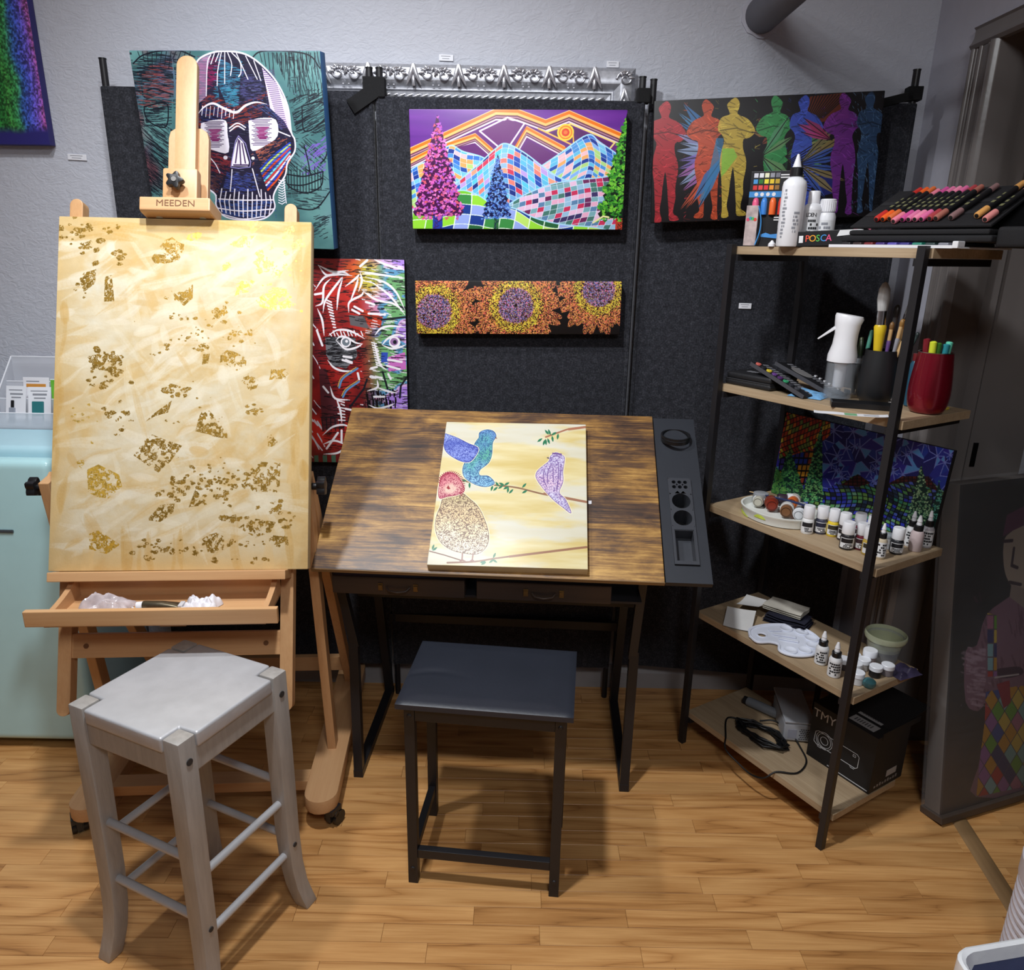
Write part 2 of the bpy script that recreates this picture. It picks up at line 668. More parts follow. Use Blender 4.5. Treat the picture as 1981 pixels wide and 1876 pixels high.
def wall_paint(name, rgb, trowel=0.55):
    m, nt, b = node_mat(name)
    L = nt.links.new
    tc = N(nt, 'ShaderNodeTexCoord')
    big = N(nt, 'ShaderNodeTexNoise', i_Scale=13.0, i_Detail=6.0, i_Roughness=0.6, i_Distortion=1.0)
    L(tc.outputs['Object'], big.inputs['Vector'])
    mp = N(nt, 'ShaderNodeMapping')
    mp.inputs['Scale'].default_value = (36, 36, 58)
    mp.inputs['Rotation'].default_value = (0, 0.75, 0)
    L(tc.outputs['Object'], mp.inputs['Vector'])
    st = N(nt, 'ShaderNodeTexNoise', i_Scale=1.0, i_Detail=5.0, i_Distortion=2.0)
    L(mp.outputs[0], st.inputs['Vector'])
    mx = N(nt, 'ShaderNodeMix')
    mx.inputs['Factor'].default_value = 0.5
    L(big.outputs['Fac'], mx.inputs['A'])
    L(st.outputs['Fac'], mx.inputs['B'])
    bp = N(nt, 'ShaderNodeBump', i_Strength=trowel, i_Distance=0.02)
    L(mx.outputs['Result'], bp.inputs['Height'])
    L(bp.outputs[0], b.inputs['Normal'])
    c = lin(rgb)
    cm = N(nt, 'ShaderNodeMix', data_type='RGBA')
    cm.inputs['A'].default_value = tuple(x * 0.94 for x in c[:3]) + (1,)
    cm.inputs['B'].default_value = tuple(x * 1.05 for x in c[:3]) + (1,)
    L(big.outputs['Fac'], cm.inputs['Factor'])
    L(cm.outputs['Result'], b.inputs['Base Color'])
    b.inputs['Roughness'].default_value = 0.7
    return m


M_wall = wall_paint('grey_plaster', (188, 190, 200), 0.32)
M_wall2 = wall_paint('grey_plaster_smooth', (190, 190, 202), 0.08)
M_ceil = mat('ceiling_paint', (205, 205, 205), 0.8)
M_trim = mat('gloss_trim_paint', (120, 114, 112), 0.28, var=0.05, vscale=6, bump=0.1, bscale=60)
M_base = mat('baseboard_paint', (150, 148, 150), 0.4)
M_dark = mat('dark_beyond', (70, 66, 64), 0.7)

# ---------------------------------------------------------------- floor: every strip of the boards in front of the wall is a piece
mb = MB()
mb.box(-2.6, 2.7, -2.6, 2.45, -0.03, -0.0045)
floor = struct(mb.build('floor', M_floor))
rg = random.Random(5)
plank_cache = {}
PW = 0.0505
row = 0
y = 0.86
n_planks = 0
while y < 2.38:
    x = -1.86 + rg.uniform(-0.35, 0)
    while x < 1.56:
        ln = rg.choice([0.36, 0.42, 0.48, 0.54])
        if ln not in plank_cache:
            q = MB()
            q.box(0.0003, ln - 0.0003, 0.0003, PW - 0.0003, -0.0045, 0)
            plank_cache[ln] = q.mesh('plank', M_floor, bevel=0.0005, seg=1)
        p = bpy.data.objects.new('plank', plank_cache[ln])
        COL.objects.link(p)
        p.parent = floor
        p.location = (x, y, 0)
        x += ln
        n_planks += 1
    y += PW
    row += 1

# ---------------------------------------------------------------- walls and ceiling
mb = MB()
mb.box(-2.6, 2.7, 2.39, 2.5, -0.03, 2.75)
struct(mb.build('wall_back', M_wall))
mb = MB()
mb.box(1.16, 1.30, 2.13, 2.39, -0.03, 2.75)
mb.box(1.16, 1.30, 1.02, 2.13, 2.03, 2.75)
mb.box(1.16, 1.30, -2.6, 1.02, -0.03, 2.75)
struct(mb.build('wall_right', M_wall2))
mb = MB()
mb.box(-2.7, -2.6, -2.6, 2.5, -0.03, 2.75)
struct(mb.build('wall_left', M_wall2))
mb = MB()
mb.box(-2.7, 2.7, -2.7, -2.6, -0.03, 2.75)
struct(mb.build('wall_front', M_wall2))
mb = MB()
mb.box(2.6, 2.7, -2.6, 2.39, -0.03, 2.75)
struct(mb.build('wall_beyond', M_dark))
mb = MB()
mb.box(-2.7, 2.7, -2.7, 2.5, 2.75, 2.82)
struct(mb.build('ceiling', M_ceil))

# skirting along the back wall
mb = MB()
mb.prism([(2.372, 0), (2.39, 0), (2.39, 0.085), (2.384, 0.085), (2.376, 0.07), (2.372, 0.06)], -1.2, 1.16,
         Matrix(((0, 0, 1, 0), (1, 0, 0, 0), (0, 1, 0, 0), (0, 0, 0, 1))))
struct(mb.build('baseboard_back', M_base))
mb = MB()
mb.box(1.145, 1.16, 2.16, 2.372, 0, 0.09)
struct(mb.build('baseboard_right', M_base, bevel=0.004))


# door casing on the right wall: a fluted upright board, a jamb with its stop, a head moulding
def moulding(name, prof, z0, z1):
    """prof in (y, x) across the board; upright"""
    q = MB()
    q.prism([(x_, y_) for y_, x_ in prof], z0, z1)
    return struct(q.build(name, M_trim, smooth=30))


def flutes(y0, y1, x0, depth, pairs):
    pr = [(y1, x0), (y1, x0 - depth * 0.7)]
    for yc, w, d in pairs:
        for k in range(7):
            a = math.pi * k / 6
            pr.append((yc + w * math.cos(a), x0 - depth - d * math.sin(a)))
    pr += [(y0, x0 - depth * 0.8), (y0, x0)]
    return pr


moulding('trim_1', flutes(2.045, 2.165, 1.16, 0.014, [(2.155, 0.006, 0.006), (2.137, 0.004, -0.004), (2.12, 0.005, 0.005),
                                                    (2.085, 0.004, 0.004), (2.058, 0.011, 0.014)]), 0, 2.0)
moulding('trim_2', [(2.045, 1.16), (2.13, 1.16), (2.13, 1.46), (2.095, 1.46), (2.095, 1.30), (2.087, 1.296), (2.083, 1.29), (2.083, 1.25),
                    (2.079, 1.243), (2.06, 1.238), (2.05, 1.215), (2.045, 1.20)], 0, 2.03)
mb = MB()
pr = [(1.16, 2.0), (1.144, 2.0), (1.138, 2.008), (1.144, 2.016), (1.148, 2.028), (1.148, 2.045), (1.143, 2.05), (1.16, 2.054)]
mb.prism([(x_, z_) for x_, z_ in pr], -2.166, -0.95, Matrix(((1, 0, 0, 0), (0, 0, -1, 0), (0, 1, 0, 0), (0, 0, 0, 1))))
struct(mb.build('trim_3', M_trim, smooth=30))
# latch plate in the jamb
mb = MB()
mb.box(1.313, 1.327, 2.0915, 2.0955, 0.925, 0.995)
struct(mb.build('trim_4', mat('latch_plate', (30, 28, 27), 0.4, 0.8), bevel=0.001))
# threshold strip across the doorway
M_thr = wood('threshold_wood', (120, 90, 60), (150, 118, 80), (168, 138, 98), 'Y', 1.0, 0.5, fig=0.2, contrast=0.7)
mb = MB()
mb.prism([(-0.023, 0), (0.023, 0), (0.019, 0.004), (0.0, 0.006), (-0.019, 0.004)], -0.45, 0.45,
         Matrix(((1, 0, 0, 0), (0, 0, 1, 0), (0, 1, 0, 0), (0, 0, 0, 1))))
o = struct(mb.build('trim_5', M_thr, smooth=40))
o.location = (1.248, 1.57, 0.0)
o.rotation_euler = (0, 0, -0.105)

# pipe coming out of the wall
M_pipe = mat('grey_pipe_paint', (98, 98, 106), 0.6, var=0.06, vscale=12, bump=0.1)
t = thing('wall_pipe', 'thick grey painted pipe coming out of the plaster wall, upper right', 'pipe', (0.668, 2.39, 2.128))
mb = MB()
mb.tube([(0, 0.0, 0), (0, -1.35, 0)], 0.047, 28)
mb.build('pipe', M_pipe, t, smooth=40)
mb = MB()
rg = random.Random(3)
prof = []
for k in range(22):
    a = 2 * math.pi * k / 22
    r_ = 0.052 + rg.uniform(0, 0.008)
    prof.append((r_ * math.cos(a), r_ * math.sin(a)))
mb.prism(prof, 0, 0.004, Matrix(((1, 0, 0, 0), (0, 0, -1, 0), (0, 1, 0, 0), (0, 0, 0, 1))))
mb.build('plaster_collar', M_wall2, t)

# ================================================================ pictures
M_black_edge = mat('canvas_edge_black', (26, 25, 28), 0.7)
M_cream_edge = mat('canvas_edge_cream', (210, 190, 146), 0.7)
M_blue_edge = mat('canvas_edge_blue', (50, 98, 150), 0.6, var=0.12)
M_navy_edge = mat('canvas_edge_navy', (45, 40, 110), 0.6, var=0.12)
M_purple_edge = mat('canvas_edge_purple', (90, 40, 120), 0.6, var=0.2)


def pal(*c):
    return list(c)


# ---- gold leaf canvas on the easel (drawn in photo pixels)
A = Art(760, 1080, [(115, 417), (600, 430), (598, 1103), (92, 1103)], (236, 210, 150))
h_, w_ = A.h, A.w
n1 = vnoise(h_, w_, 4, 5, 6, 1, 0.58)
n2 = vnoise(h_, w_, 5, 11, 6, 2, 0.6)
yy_, xx_ = A.yy / h_, A.xx / w_
strk = vnoise(h_, w_, 7, 18, 5, 3, 0.62)
diag = np.abs(np.sin((xx_ * 1.4 + yy_ * 3.2 + n1 * 2.4) * 3.1))
k = np.clip((n1 * 0.9 + strk * 0.6 + diag * 0.25 - 0.60) * 1.7, 0, 1)
edge = np.minimum(np.minimum(xx_, 1 - xx_) * 1.1, np.minimum(yy_, 1 - yy_) * 1.3)
k = k * np.clip(edge * 7, 0.1, 1)
ochre, white = np.array((206, 177, 124)), np.array((217, 209, 187))
A.a[..., :3] = ochre + (white - ochre) * k[..., None]
dk = np.clip((n2 - 0.55) * 4, 0, 1) * np.clip(1 - edge * 4.5, 0, 1)
A.a[..., :3] = A.a[..., :3] * (1 - dk[..., None] * 0.35) + np.array((176, 126, 58)) * dk[..., None] * 0.35
rg = random.Random(17)
for i in range(340):
    u, v = rg.random(), rg.random()
    e = min(u, 1 - u, (v if v < .5 else 1 - v) * 1.2)
    x, y = 92 + 500 * u, 425 + 670 * v
    ln, wd = rg.uniform(16, 60), rg.uniform(6, 24)
    if e < 0.07:
        an, c, al_ = (1.57 if min(u, 1 - u) < v else 0.05) + rg.uniform(-.2, .2), rg.choice(((196, 156, 88), (214, 184, 130))), 0.22
    else:
        an, c, al_ = rg.choice((-0.45, -0.6, -0.2, 0.15, 1.2)) + rg.uniform(-.25, .25), rg.choice(((226, 216, 192), (222, 212, 186), (226, 216, 194), (204, 170, 112))), 0.2
    dx, dy = math.cos(an) * ln, math.sin(an) * ln
    bend = rg.uniform(-.15, .15)
    A.line([(x - dx, y - dy), (x - dy * bend, y + dx * bend), (x + dx, y + dy)], wd, c, al=al_ * 0.8, taper=True, smooth=True)
    for j in range(3):
        o_ = rg.uniform(-.5, .5) * wd
        A.line([(x - dx - o_, y - dy + o_), (x - dy * bend - o_, y + dx * bend + o_), (x + dx - o_, y + dy + o_)], wd * 0.14, c, al=al_ * 0.55, smooth=True)
fine = vnoise(h_, w_, 30, 40, 4, 9, 0.6)
A.a[..., :3] *= (0.94 + 0.06 * fine)[..., None]
crack = vnoise(h_, w_, 110, 150, 2, 4, 0.6)
crack2 = vnoise(h_, w_, 75, 105, 3, 5, 0.6)
GOLD, GLINT = (156, 122, 52), (200, 168, 84)  # second tone: same leaf painted brighter at upper right, its glint put into the colour


def flake(pts, cover=0.5, col=GOLD, seed=0):
    m, sl = A.polymask(pts)
    if m is None:
        return
    mm = m & (np.abs(crack[sl] - 0.5) > 0.03) & (crack2[sl] < 0.36 + 0.34 * cover)
    t = A.a[sl]
    t[mm, :3] = np.array(col) * (0.85 + 0.3 * crack[sl][mm][:, None])
    t[mm, 3] = 0.45


def blob(x, y, r, seed, n=9, sx=1.0, sy=1.0, rot=0.0):
    rg = random.Random(seed)
    out = []
    for i in range(n):
        a = 2 * math.pi * i / n
        q = r * rg.uniform(0.6, 1.25)
        u, v = q * math.cos(a) * sx, q * math.sin(a) * sy
        out.append((x + u * math.cos(rot) - v * math.sin(rot), y + u * math.sin(rot) + v * math.cos(rot)))
    return out


def scatter(x, y, rx, ry, n, size, seed, col=GOLD, rot=0.0):
    rg = random.Random(seed)
    size *= 0.72
    for i in range(n):
        u, v = rg.gauss(0, 0.5) * rx, rg.gauss(0, 0.5) * ry
        flake(blob(x + u * math.cos(rot) - v * math.sin(rot), y + u * math.sin(rot) + v * math.cos(rot), size * rg.uniform(0.5, 1.5), seed * 50 + i, 6, 1.4), 1.0, col)


scatter(158, 458, 44, 34, 26, 6, 1)
scatter(180, 440, 40, 16, 12, 5, 2)
scatter(229, 490, 12, 12, 7, 6, 3)
flake(blob(336, 484, 24, 4, 11), 0.6)
flake(blob(318, 498, 16, 5, 8, 1.5, .6), 0.7)
flake(blob(302, 502, 8, 6), 1)
flake([(203, 533), (216, 530), (221, 580), (201, 581)], 0.95)
flake(blob(172, 538, 20, 7, 9, .9, 1.3, .5), 0.62)
scatter(160, 545, 16, 22, 9, 5, 8)
flake([(330, 560), (345, 572), (372, 548), (372, 575), (355, 590), (338, 575)], 0.6)
scatter(350, 575, 26, 18, 14, 4, 9)
scatter(425, 605, 28, 18, 22, 5, 10)
scatter(345, 610, 24, 10, 9, 4, 11)
for i, (x, y, r) in enumerate(((490, 438, 14), (575, 472, 13), (470, 467, 16), (452, 470, 8), (500, 490, 8), (555, 452, 14), (578, 476, 12), (515, 512, 18), (500, 505, 12), (535, 530, 10), (470, 555, 17), (530, 570, 26), (545, 585, 18), (515, 580, 16), (375, 458, 12), (436, 515, 9), (520, 480, 6), (560, 520, 6))):
    flake(blob(x, y, r, 60 + i, 9, 1.2, 0.8, -0.5), 0.62, GLINT)
scatter(530, 540, 60, 60, 30, 3.5, 13, GLINT)
scatter(340, 660, 90, 12, 26, 3.4, 14, rot=-0.5)
scatter(460, 645, 40, 14, 12, 4, 15)
flake([(392, 683), (405, 682), (402, 700), (390, 703)], 0.95)
scatter(390, 670, 22, 10, 9, 5, 16)
flake(blob(452, 692, 24, 17, 9, 1.1, .8), 0.45)
scatter(205, 700, 44, 32, 34, 5.5, 18)
flake(blob(205, 695, 26, 19, 9, 1.2, .8), 0.4)
scatter(190, 740, 30, 12, 10, 5, 20)
scatter(330, 752, 34, 14, 16, 6, 21)
flake([(282, 812), (300, 795), (332, 772), (325, 795), (300, 802)], 0.95)
flake([(396, 783), (412, 800), (440, 838), (440, 846), (420, 842), (378, 832), (384, 805)], 0.6)
flake([(380, 822), (440, 838), (440, 847), (412, 842)], 0.95)
scatter(225, 805, 26, 26, 16, 5, 22)
flake(blob(482, 735, 16, 23, 8), 0.6)
flake(blob(537, 722, 16, 24, 8, 1.2, .8), 0.65)
scatter(490, 785, 12, 14, 7, 5, 25)
flake([(290, 836), (350, 860), (330, 890), (306, 912), (258, 878)], 0.42)
flake([(332, 852), (352, 860), (328, 892)], 0.85)
flake(blob(526, 853, 11, 26, 8, 1.0, 1.2), 0.9)
flake([(168, 905), (190, 895), (230, 915), (236, 938), (205, 965), (170, 950)], 0.62, (214, 174, 72))
flake(blob(155, 893, 8, 27), 0.8, (214, 174, 72))
flake([(480, 910), (505, 892), (543, 895), (542, 952), (490, 950), (475, 930)], 0.45)
flake(blob(474, 935, 10, 28, 8), 0.7)
scatter(420, 920, 70, 26, 60, 3.6, 29)
scatter(345, 945, 26, 26, 22, 6, 30)
flake([(365, 980), (378, 945), (402, 972), (400, 975)], 0.65)
flake([(284, 1004), (310, 975), (338, 972), (335, 990), (310, 1008)], 0.65)
scatter(430, 950, 40, 26, 26, 4.5, 31)
scatter(530, 985, 26, 20, 16, 4.5, 32)
flake([(462, 1020), (490, 1002), (535, 1010), (525, 1030), (495, 1040)], 0.62)
scatter(455, 1003, 40, 8, 14, 4.5, 33)
scatter(555, 1010, 18, 16, 10, 5, 34)
flake(blob(415, 1050, 21, 35, 9, 1.0, .9), 0.7)
flake([(172, 1030), (190, 1023), (232, 1052), (205, 1070), (172, 1060)], 0.55, (206, 164, 64))
flake(blob(543, 1045, 15, 36, 8, 1.3, .8), 0.55)
scatter(340, 1065, 70, 8, 26, 4.5, 37)
scatter(470, 1050, 60, 10, 14, 4, 38)
scatter(300, 1050, 40, 14, 14, 4, 39)
scatter(500, 1080, 40, 8, 6, 4, 40)
scatter(290, 1080, 10, 6, 5, 6, 41)
scatter(415, 1082, 6, 4, 3, 6, 42)
scatter(165, 800, 30, 60, 12, 3, 43, (214, 178, 90))
scatter(400, 760, 150, 150, 20, 2.5, 44)
M_gold_face = art_mat('gold_leaf_painting', A, 0.65, 0.3, leaf=True, spec=0.15, weave=260)
canvas('gold_leaf_painting', 'large cream and ochre canvas with gold leaf flakes on the wooden easel', 'painting', 0.5834, 0.83, 0.034,
       M_gold_face, M_cream_edge, (-0.7647, 1.6, 0.7755), 0.0746, 0.3629, -0.0026)

# ---- mountain landscape (crop frame 2)
A = Art(860, 452, [(567, 447), (1795, 460), (1790, 1125), (600, 1118)], (96, 34, 128))
tone = vnoise(A.h, A.w, 3, 16, 4, 7)
A.a[..., :3] = np.array((84, 28, 128)) + (np.array((120, 50, 160)) - np.array((84, 28, 128))) * tone[..., None]
BAND = ((0, (240, 200, 150), 5), (12, (238, 118, 18), 18), (28, (255, 190, 110), 14), (38, (110, 60, 70), 6), (46, (196, 150, 150), 5),
        (54, (100, 60, 80), 6), (62, (236, 216, 232), 8))


def band(pts, k=1.0, cut=None):
    for dy, c, w in BAND:
        A.line([(x, y + dy * k) for x, y in pts], w * k, c)


A.poly([(560, 800), (560, 690), (1080, 450), (1190, 450), (1340, 515), (1470, 455), (1800, 600), (1800, 800)], (100, 34, 120))
band([(560, 672), (700, 610), (1060, 448), (1180, 452), (1340, 512), (1470, 462), (1770, 590)])
band([(560, 735), (700, 665), (945, 585), (1045, 670)], 0.8)
band([(1150, 700), (1235, 548), (1450, 660)], 0.9)
A.line([(970, 572), (1125, 498), (1222, 530), (1140, 655), (1078, 660), (970, 572)], 9, (240, 220, 235))
A.poly([(985, 573), (1125, 508), (1208, 535), (1132, 650), (1080, 652)], (104, 36, 112))
A.poly([(830, 665), (935, 640), (1010, 700), (930, 720)], (98, 32, 110))
A.poly([(1200, 690), (1245, 628), (1400, 712), (1340, 760)], (98, 32, 110))
A.line([(1345, 580), (1480, 535), (1730, 640), (1690, 690)], 9, (240, 216, 130))
A.poly([(1360, 590), (1480, 548), (1715, 645), (1680, 690), (1500, 640)], (86, 28, 96))
A.line([(1300, 560), (1500, 655)], 8, (255, 190, 90))
for r_, c in ((47, (255, 210, 60)), (38, (240, 120, 20)), (31, (255, 190, 60)), (22, (220, 60, 30)), (11, (250, 120, 50))):
    A.disc(1453, 582, r_, c)
A.line([(1495, 590), (1500, 645)], 7, (250, 190, 70))
BLUES = pal((120, 196, 232), (76, 146, 214), (34, 80, 170), (96, 188, 228), (176, 216, 130), (240, 170, 100), (28, 56, 146), (130, 176, 240), (240, 190, 200), (60, 120, 210))
MIDS = pal((40, 80, 180), (150, 190, 240), (235, 130, 120), (30, 50, 130), (190, 160, 230), (210, 60, 90), (110, 170, 220), (240, 160, 130), (90, 200, 230))
PINKS = pal((232, 170, 200), (200, 50, 90), (60, 50, 100), (120, 170, 180), (90, 130, 170), (230, 190, 220), (70, 120, 110), (150, 190, 220), (110, 40, 90))
GREENS = pal((150, 220, 60), (60, 140, 70), (30, 60, 140), (150, 170, 235), (190, 230, 110), (40, 100, 60), (120, 200, 50))


def hill(top, pal_, cu, cv, bend, seed, line=(225, 235, 250)):
    xs = np.array([p[0] for p in top], float)
    ys = np.array([p[1] for p in top], float)
    c = spline(top, 6)
    cx, cy = np.array([p[0] for p in c]), np.array([p[1] for p in c])
    A.cells(list(c) + [(xs[-1], 1130), (xs[0], 1130)],
            lambda X, Y: X / cu + bend * np.sin(Y / 90.0) + (Y - np.interp(X, cx, cy)) * bend / 260,
            lambda X, Y: (Y - np.interp(X, cx, cy) * 0.75) / cv + 0.4 * np.sin(X / 80.0), pal_, line, 0.035, seed)
    A.line(c, 7, (170, 220, 245))


hill([(560, 800), (640, 752), (700, 735), (800, 652), (880, 685), (1000, 722), (1100, 800)], BLUES, 36, 25, 0.9, 1)
hill([(1290, 790), (1420, 702), (1575, 597), (1650, 640), (1800, 740)], BLUES, 38, 22, -1.2, 2)
hill([(820, 880), (950, 772), (1060, 672), (1120, 642), (1220, 690), (1330, 770), (1430, 835), (1530, 860)], MIDS + BLUES[:4], 36, 28, 0.5, 3)
hill([(1100, 1010), (1230, 930), (1380, 870), (1540, 845), (1680, 830), (1800, 800)], PINKS, 38, 27, 0.8, 4)
hill([(560, 1010), (700, 990), (850, 905), (960, 925), (1060, 985), (1180, 1005), (1300, 1060), (1450, 1095), (1620, 1110), (1720, 1130)], GREENS, 84, 56, 0.15, 5, (235, 250, 235))


def fir(ax, ay, bl, br, by, cols, dark, n, sz, seed, trunk, th):
    A.poly([(ax + trunk[0], by - 10), (ax + trunk[1], by - 10), (ax + trunk[1], by + 110), (ax + trunk[0], by + 110)], th)
    for i in range(9):
        A.line([(ax + random.Random(i).uniform(*trunk), by + i * 11), (ax + random.Random(i + 9).uniform(*trunk), by + i * 11 + 14)], 4, dark)

    def ins(x, y):
        f = (y - ay) / (by - ay)
        if not 0 < f < 1.03:
            return False
        f2 = f ** 0.9 * (1 + 0.1 * math.sin(y / 14))
        return ax + (bl - ax) * f2 < x < ax + (br - ax) * f2
    edge_l = [(ax + (bl - ax) * (i / 24) ** 0.95 * (1.05 if i % 2 else 0.9), ay + (by - ay) * i / 24) for i in range(25)]
    edge_r = [(ax + (br - ax) * (i / 24) ** 0.95 * (1.05 if i % 2 else 0.9), ay + (by - ay) * i / 24) for i in range(25)]
    A.poly(edge_l + edge_r[::-1], dark)
    A.shards(ins, cols, n, sz, seed)


fir(728, 480, 600, 888, 1045, pal((220, 100, 190), (190, 80, 180), (235, 130, 200), (200, 90, 150), (215, 90, 110), (170, 90, 200)), (70, 20, 70), 420, 13, 1, (-14, 42), (40, 60, 160))
fir(1076, 700, 996, 1160, 1052, pal((80, 130, 210), (110, 160, 225), (60, 100, 190), (90, 120, 200), (130, 170, 230)), (18, 24, 70), 330, 9, 2, (-14, 14), (50, 110, 60))
fir(1800, 455, 1650, 1960, 1060, pal((60, 150, 40), (90, 180, 50), (40, 120, 40), (120, 200, 60)), (12, 36, 18), 330, 14, 3, (-50, 10), (190, 60, 40))
A.line([(1625, 1085), (1680, 1050), (1710, 1055)], 10, (240, 230, 170))
M_f = art_mat('mountain_painting', A, 0.35, 0.12)
canvas('mountain_painting', 'canvas of checkered mountains and a pink fir under a purple sky', 'painting', 0.594, 0.308, 0.034,
       M_f, M_purple_edge, (0.0015, 2.258, 1.551), 0, 0, 0.014)

# ---- three sunflower discs in dots (crop frame 2)
A = Art(1000, 256, [(592, 1417), (1762, 1415), (1757, 1712), (610, 1715)], (14, 10, 12))
ns = vnoise(A.h, A.w, A.w / 4.6, A.h / 4.6, 1, 21)
worm = np.abs(ns - 0.5) < 0.19
hue = vnoise(A.h, A.w, A.w / 4.0, A.h / 4.0, 1, 22)
best = np.full((A.h, A.w), 9.0)
col = np.zeros((A.h, A.w, 3), np.float32)
on = np.zeros((A.h, A.w), bool)


def pick(*steps):
    out = np.zeros(hue.shape + (3,), np.float32) + np.array(steps[-1][1], np.float32)
    for lim_, c in reversed(steps[:-1]):
        out = np.where((hue > lim_)[..., None], np.array(c, np.float32), out)
    return out


INNER = pick((0.68, (220, 120, 160)), (0.54, (120, 120, 196)), (0.44, (206, 180, 90)), (0.34, (150, 110, 170)), (0, (84, 90, 156)))
RING = pick((0.56, (232, 214, 70)), (0.42, (206, 196, 80)), (0, (226, 170, 60)))
OUTER = pick((0.64, (236, 168, 100)), (0.48, (230, 116, 84)), (0.34, (218, 88, 80)), (0, (206, 150, 60)))
for cx, cy, r0 in ((705, 1590, 104), (1168, 1555, 104), (1632, 1465, 98)):
    d = np.hypot(A.X - cx, A.Y - cy)
    an = np.arctan2(A.Y - cy, A.X - cx)
    rr = d / r0
    lim = 1.85 + 0.55 * np.abs(np.sin(an * 7 + cx)) + 0.3 * np.abs(np.sin(an * 17 + 1))
    tk = rr < best
    best = np.where(tk, rr, best)
    c = np.where((rr < 0.95 + 0.15 * (hue - .5))[..., None], INNER, np.where((rr < 1.4 + 0.5 * (hue - .5))[..., None], RING, OUTER))
    dim = np.clip(1.12 - 0.2 * np.clip(rr - 1.4, 0, 3), 0.5, 1)
    col = np.where(tk[..., None], c * dim[..., None], col)
    on = np.where(tk, (rr < lim) & (rr > 0.07), on)
A.a[..., :3] = np.where((on & worm)[..., None], col, np.where(on[..., None], (60, 30, 26), (14, 10, 12)))
M_f = art_mat('sunflower_painting', A, 0.4, 0.12)
canvas('sunflower_painting', 'long narrow canvas of three dotted orange flower discs, below the mountain painting', 'painting', 0.6, 0.152, 0.03,
       M_f, M_black_edge, (0.0095, 2.262, 1.2575), 0, 0, 0.015)

# ---- skull (crop frame 7)
A = Art(760, 700, [(40, 85), (1690, 80), (1815, 1790), (310, 1790)], (86, 150, 150))
tone = vnoise(A.h, A.w, 4, 5, 5, 31)
t2 = vnoise(A.h, A.w, 5, 6, 5, 32)
t3 = vnoise(A.h, A.w, 6, 5, 5, 33)
base = np.array((58, 100, 104)) + (np.array((112, 162, 160)) - np.array((58, 100, 104))) * np.clip(tone * 2 - .5, 0, 1)[..., None]
pu = np.clip((t2 - 0.55) * 5, 0, 1)[..., None] * np.clip((900 - A.X) / 500, 0.15, 1)[..., None]
base = base * (1 - pu * 0.6) + np.array((110, 90, 150)) * pu * 0.6
rd = np.clip((t3 - 0.5) * 5, 0, 1)[..., None] * np.clip((620 - A.X) / 350, 0, 1)[..., None]
base = base * (1 - rd * 0.75) + np.array((120, 56, 66)) * rd * 0.75
A.a[..., :3] = base
BK = (20, 24, 34)
for poly_, n_, an_ in (([(80, 200), (230, 100), (420, 130), (440, 420), (200, 520), (120, 450)], 260, 0.05), ([(150, 520), (420, 480), (420, 740), (200, 760)], 120, 0.0),
                       ([(170, 760), (400, 760), (380, 1340), (260, 1340)], 200, 0.6), ([(1280, 100), (1690, 90), (1720, 480), (1450, 460)], 130, 1.45),
                       ([(1420, 480), (1740, 430), (1760, 780), (1500, 800)], 150, -0.5), ([(1400, 1000), (1600, 800), (1780, 950), (1700, 1150), (1420, 1120)], 70, 0.7),
                       ([(1450, 1280), (1790, 1260), (1690, 1440), (1480, 1440)], 50, 0.1), ([(1640, 1500), (1780, 1500), (1760, 1700), (1640, 1700)], 40, -0.4)):
    A.hatch(poly_, BK, n_, 5, an_, seed=n_, al=0.75, length=(0.2, 0.7))
A.hatch([(150, 250), (430, 150), (440, 560), (180, 600)], (150, 70, 70), 90, 6, 0.1, 5, al=0.6, length=(0.2, 0.6))
A.hatch([(1560, 900), (1760, 860), (1740, 1120), (1560, 1100)], (120, 90, 190), 36, 8, -0.7, 6, al=0.8, length=(0.3, 0.8))
for s in ([(80, 200), (160, 130), (300, 92), (480, 85), (620, 140)], [(200, 440), (270, 420), (360, 450), (430, 470)], [(180, 580), (360, 545), (390, 640), (360, 760), (230, 720), (180, 640), (180, 580)],
          [(240, 1000), (320, 1090), (380, 1150)], [(220, 1200), (300, 1290), (400, 1320)], [(1110, 150), (1190, 90), (1400, 85), (1600, 120), (1690, 230)], [(1540, 560), (1700, 520), (1750, 620), (1680, 720), (1560, 770), (1540, 560)],
          [(1560, 900), (1590, 1020), (1615, 1150)], [(1480, 1440), (1660, 1440), (1800, 1260)], [(1410, 1120), (1420, 1240), (1560, 1310), (1700, 1250), (1720, 1120)], [(1410, 1150), (1560, 1165), (1720, 1120)], [(1420, 1240), (1560, 1240), (1710, 1180)],
          [(1760, 920), (1740, 1000), (1700, 1050)]):
    A.line(s, 10, BK, smooth=True)
for i in range(12):
    x = 1425 + i * 25
    A.line([(x, 1080 + (i % 3) * 30), (x + 4, 1300 - abs(i - 6) * 4)], 7, BK)
for i in range(14):
    A.line([(1180 + i * 36, 100), (1200 + i * 34, 180 + (i * 37) % 140)], 6, BK)
for i in range(12):
    A.line([(120 + i * 42, 95), (140 + i * 36, 150 + (i * 31) % 120)], 6, BK)
sk = spline([(610, 560), (600, 350), (640, 180), (760, 105), (900, 88), (1060, 115), (1200, 210), (1330, 360), (1420, 560), (1450, 780), (1480, 850), (1480, 950), (1420, 1050), (1400, 1160), (1330, 1270), (1300, 1350), (1310, 1450), (1220, 1540), (1040, 1560), (880, 1530), (810, 1440), (800, 1340), (690, 1230), (640, 900), (610, 560)], 6)
A.poly(sk, (38, 34, 58))
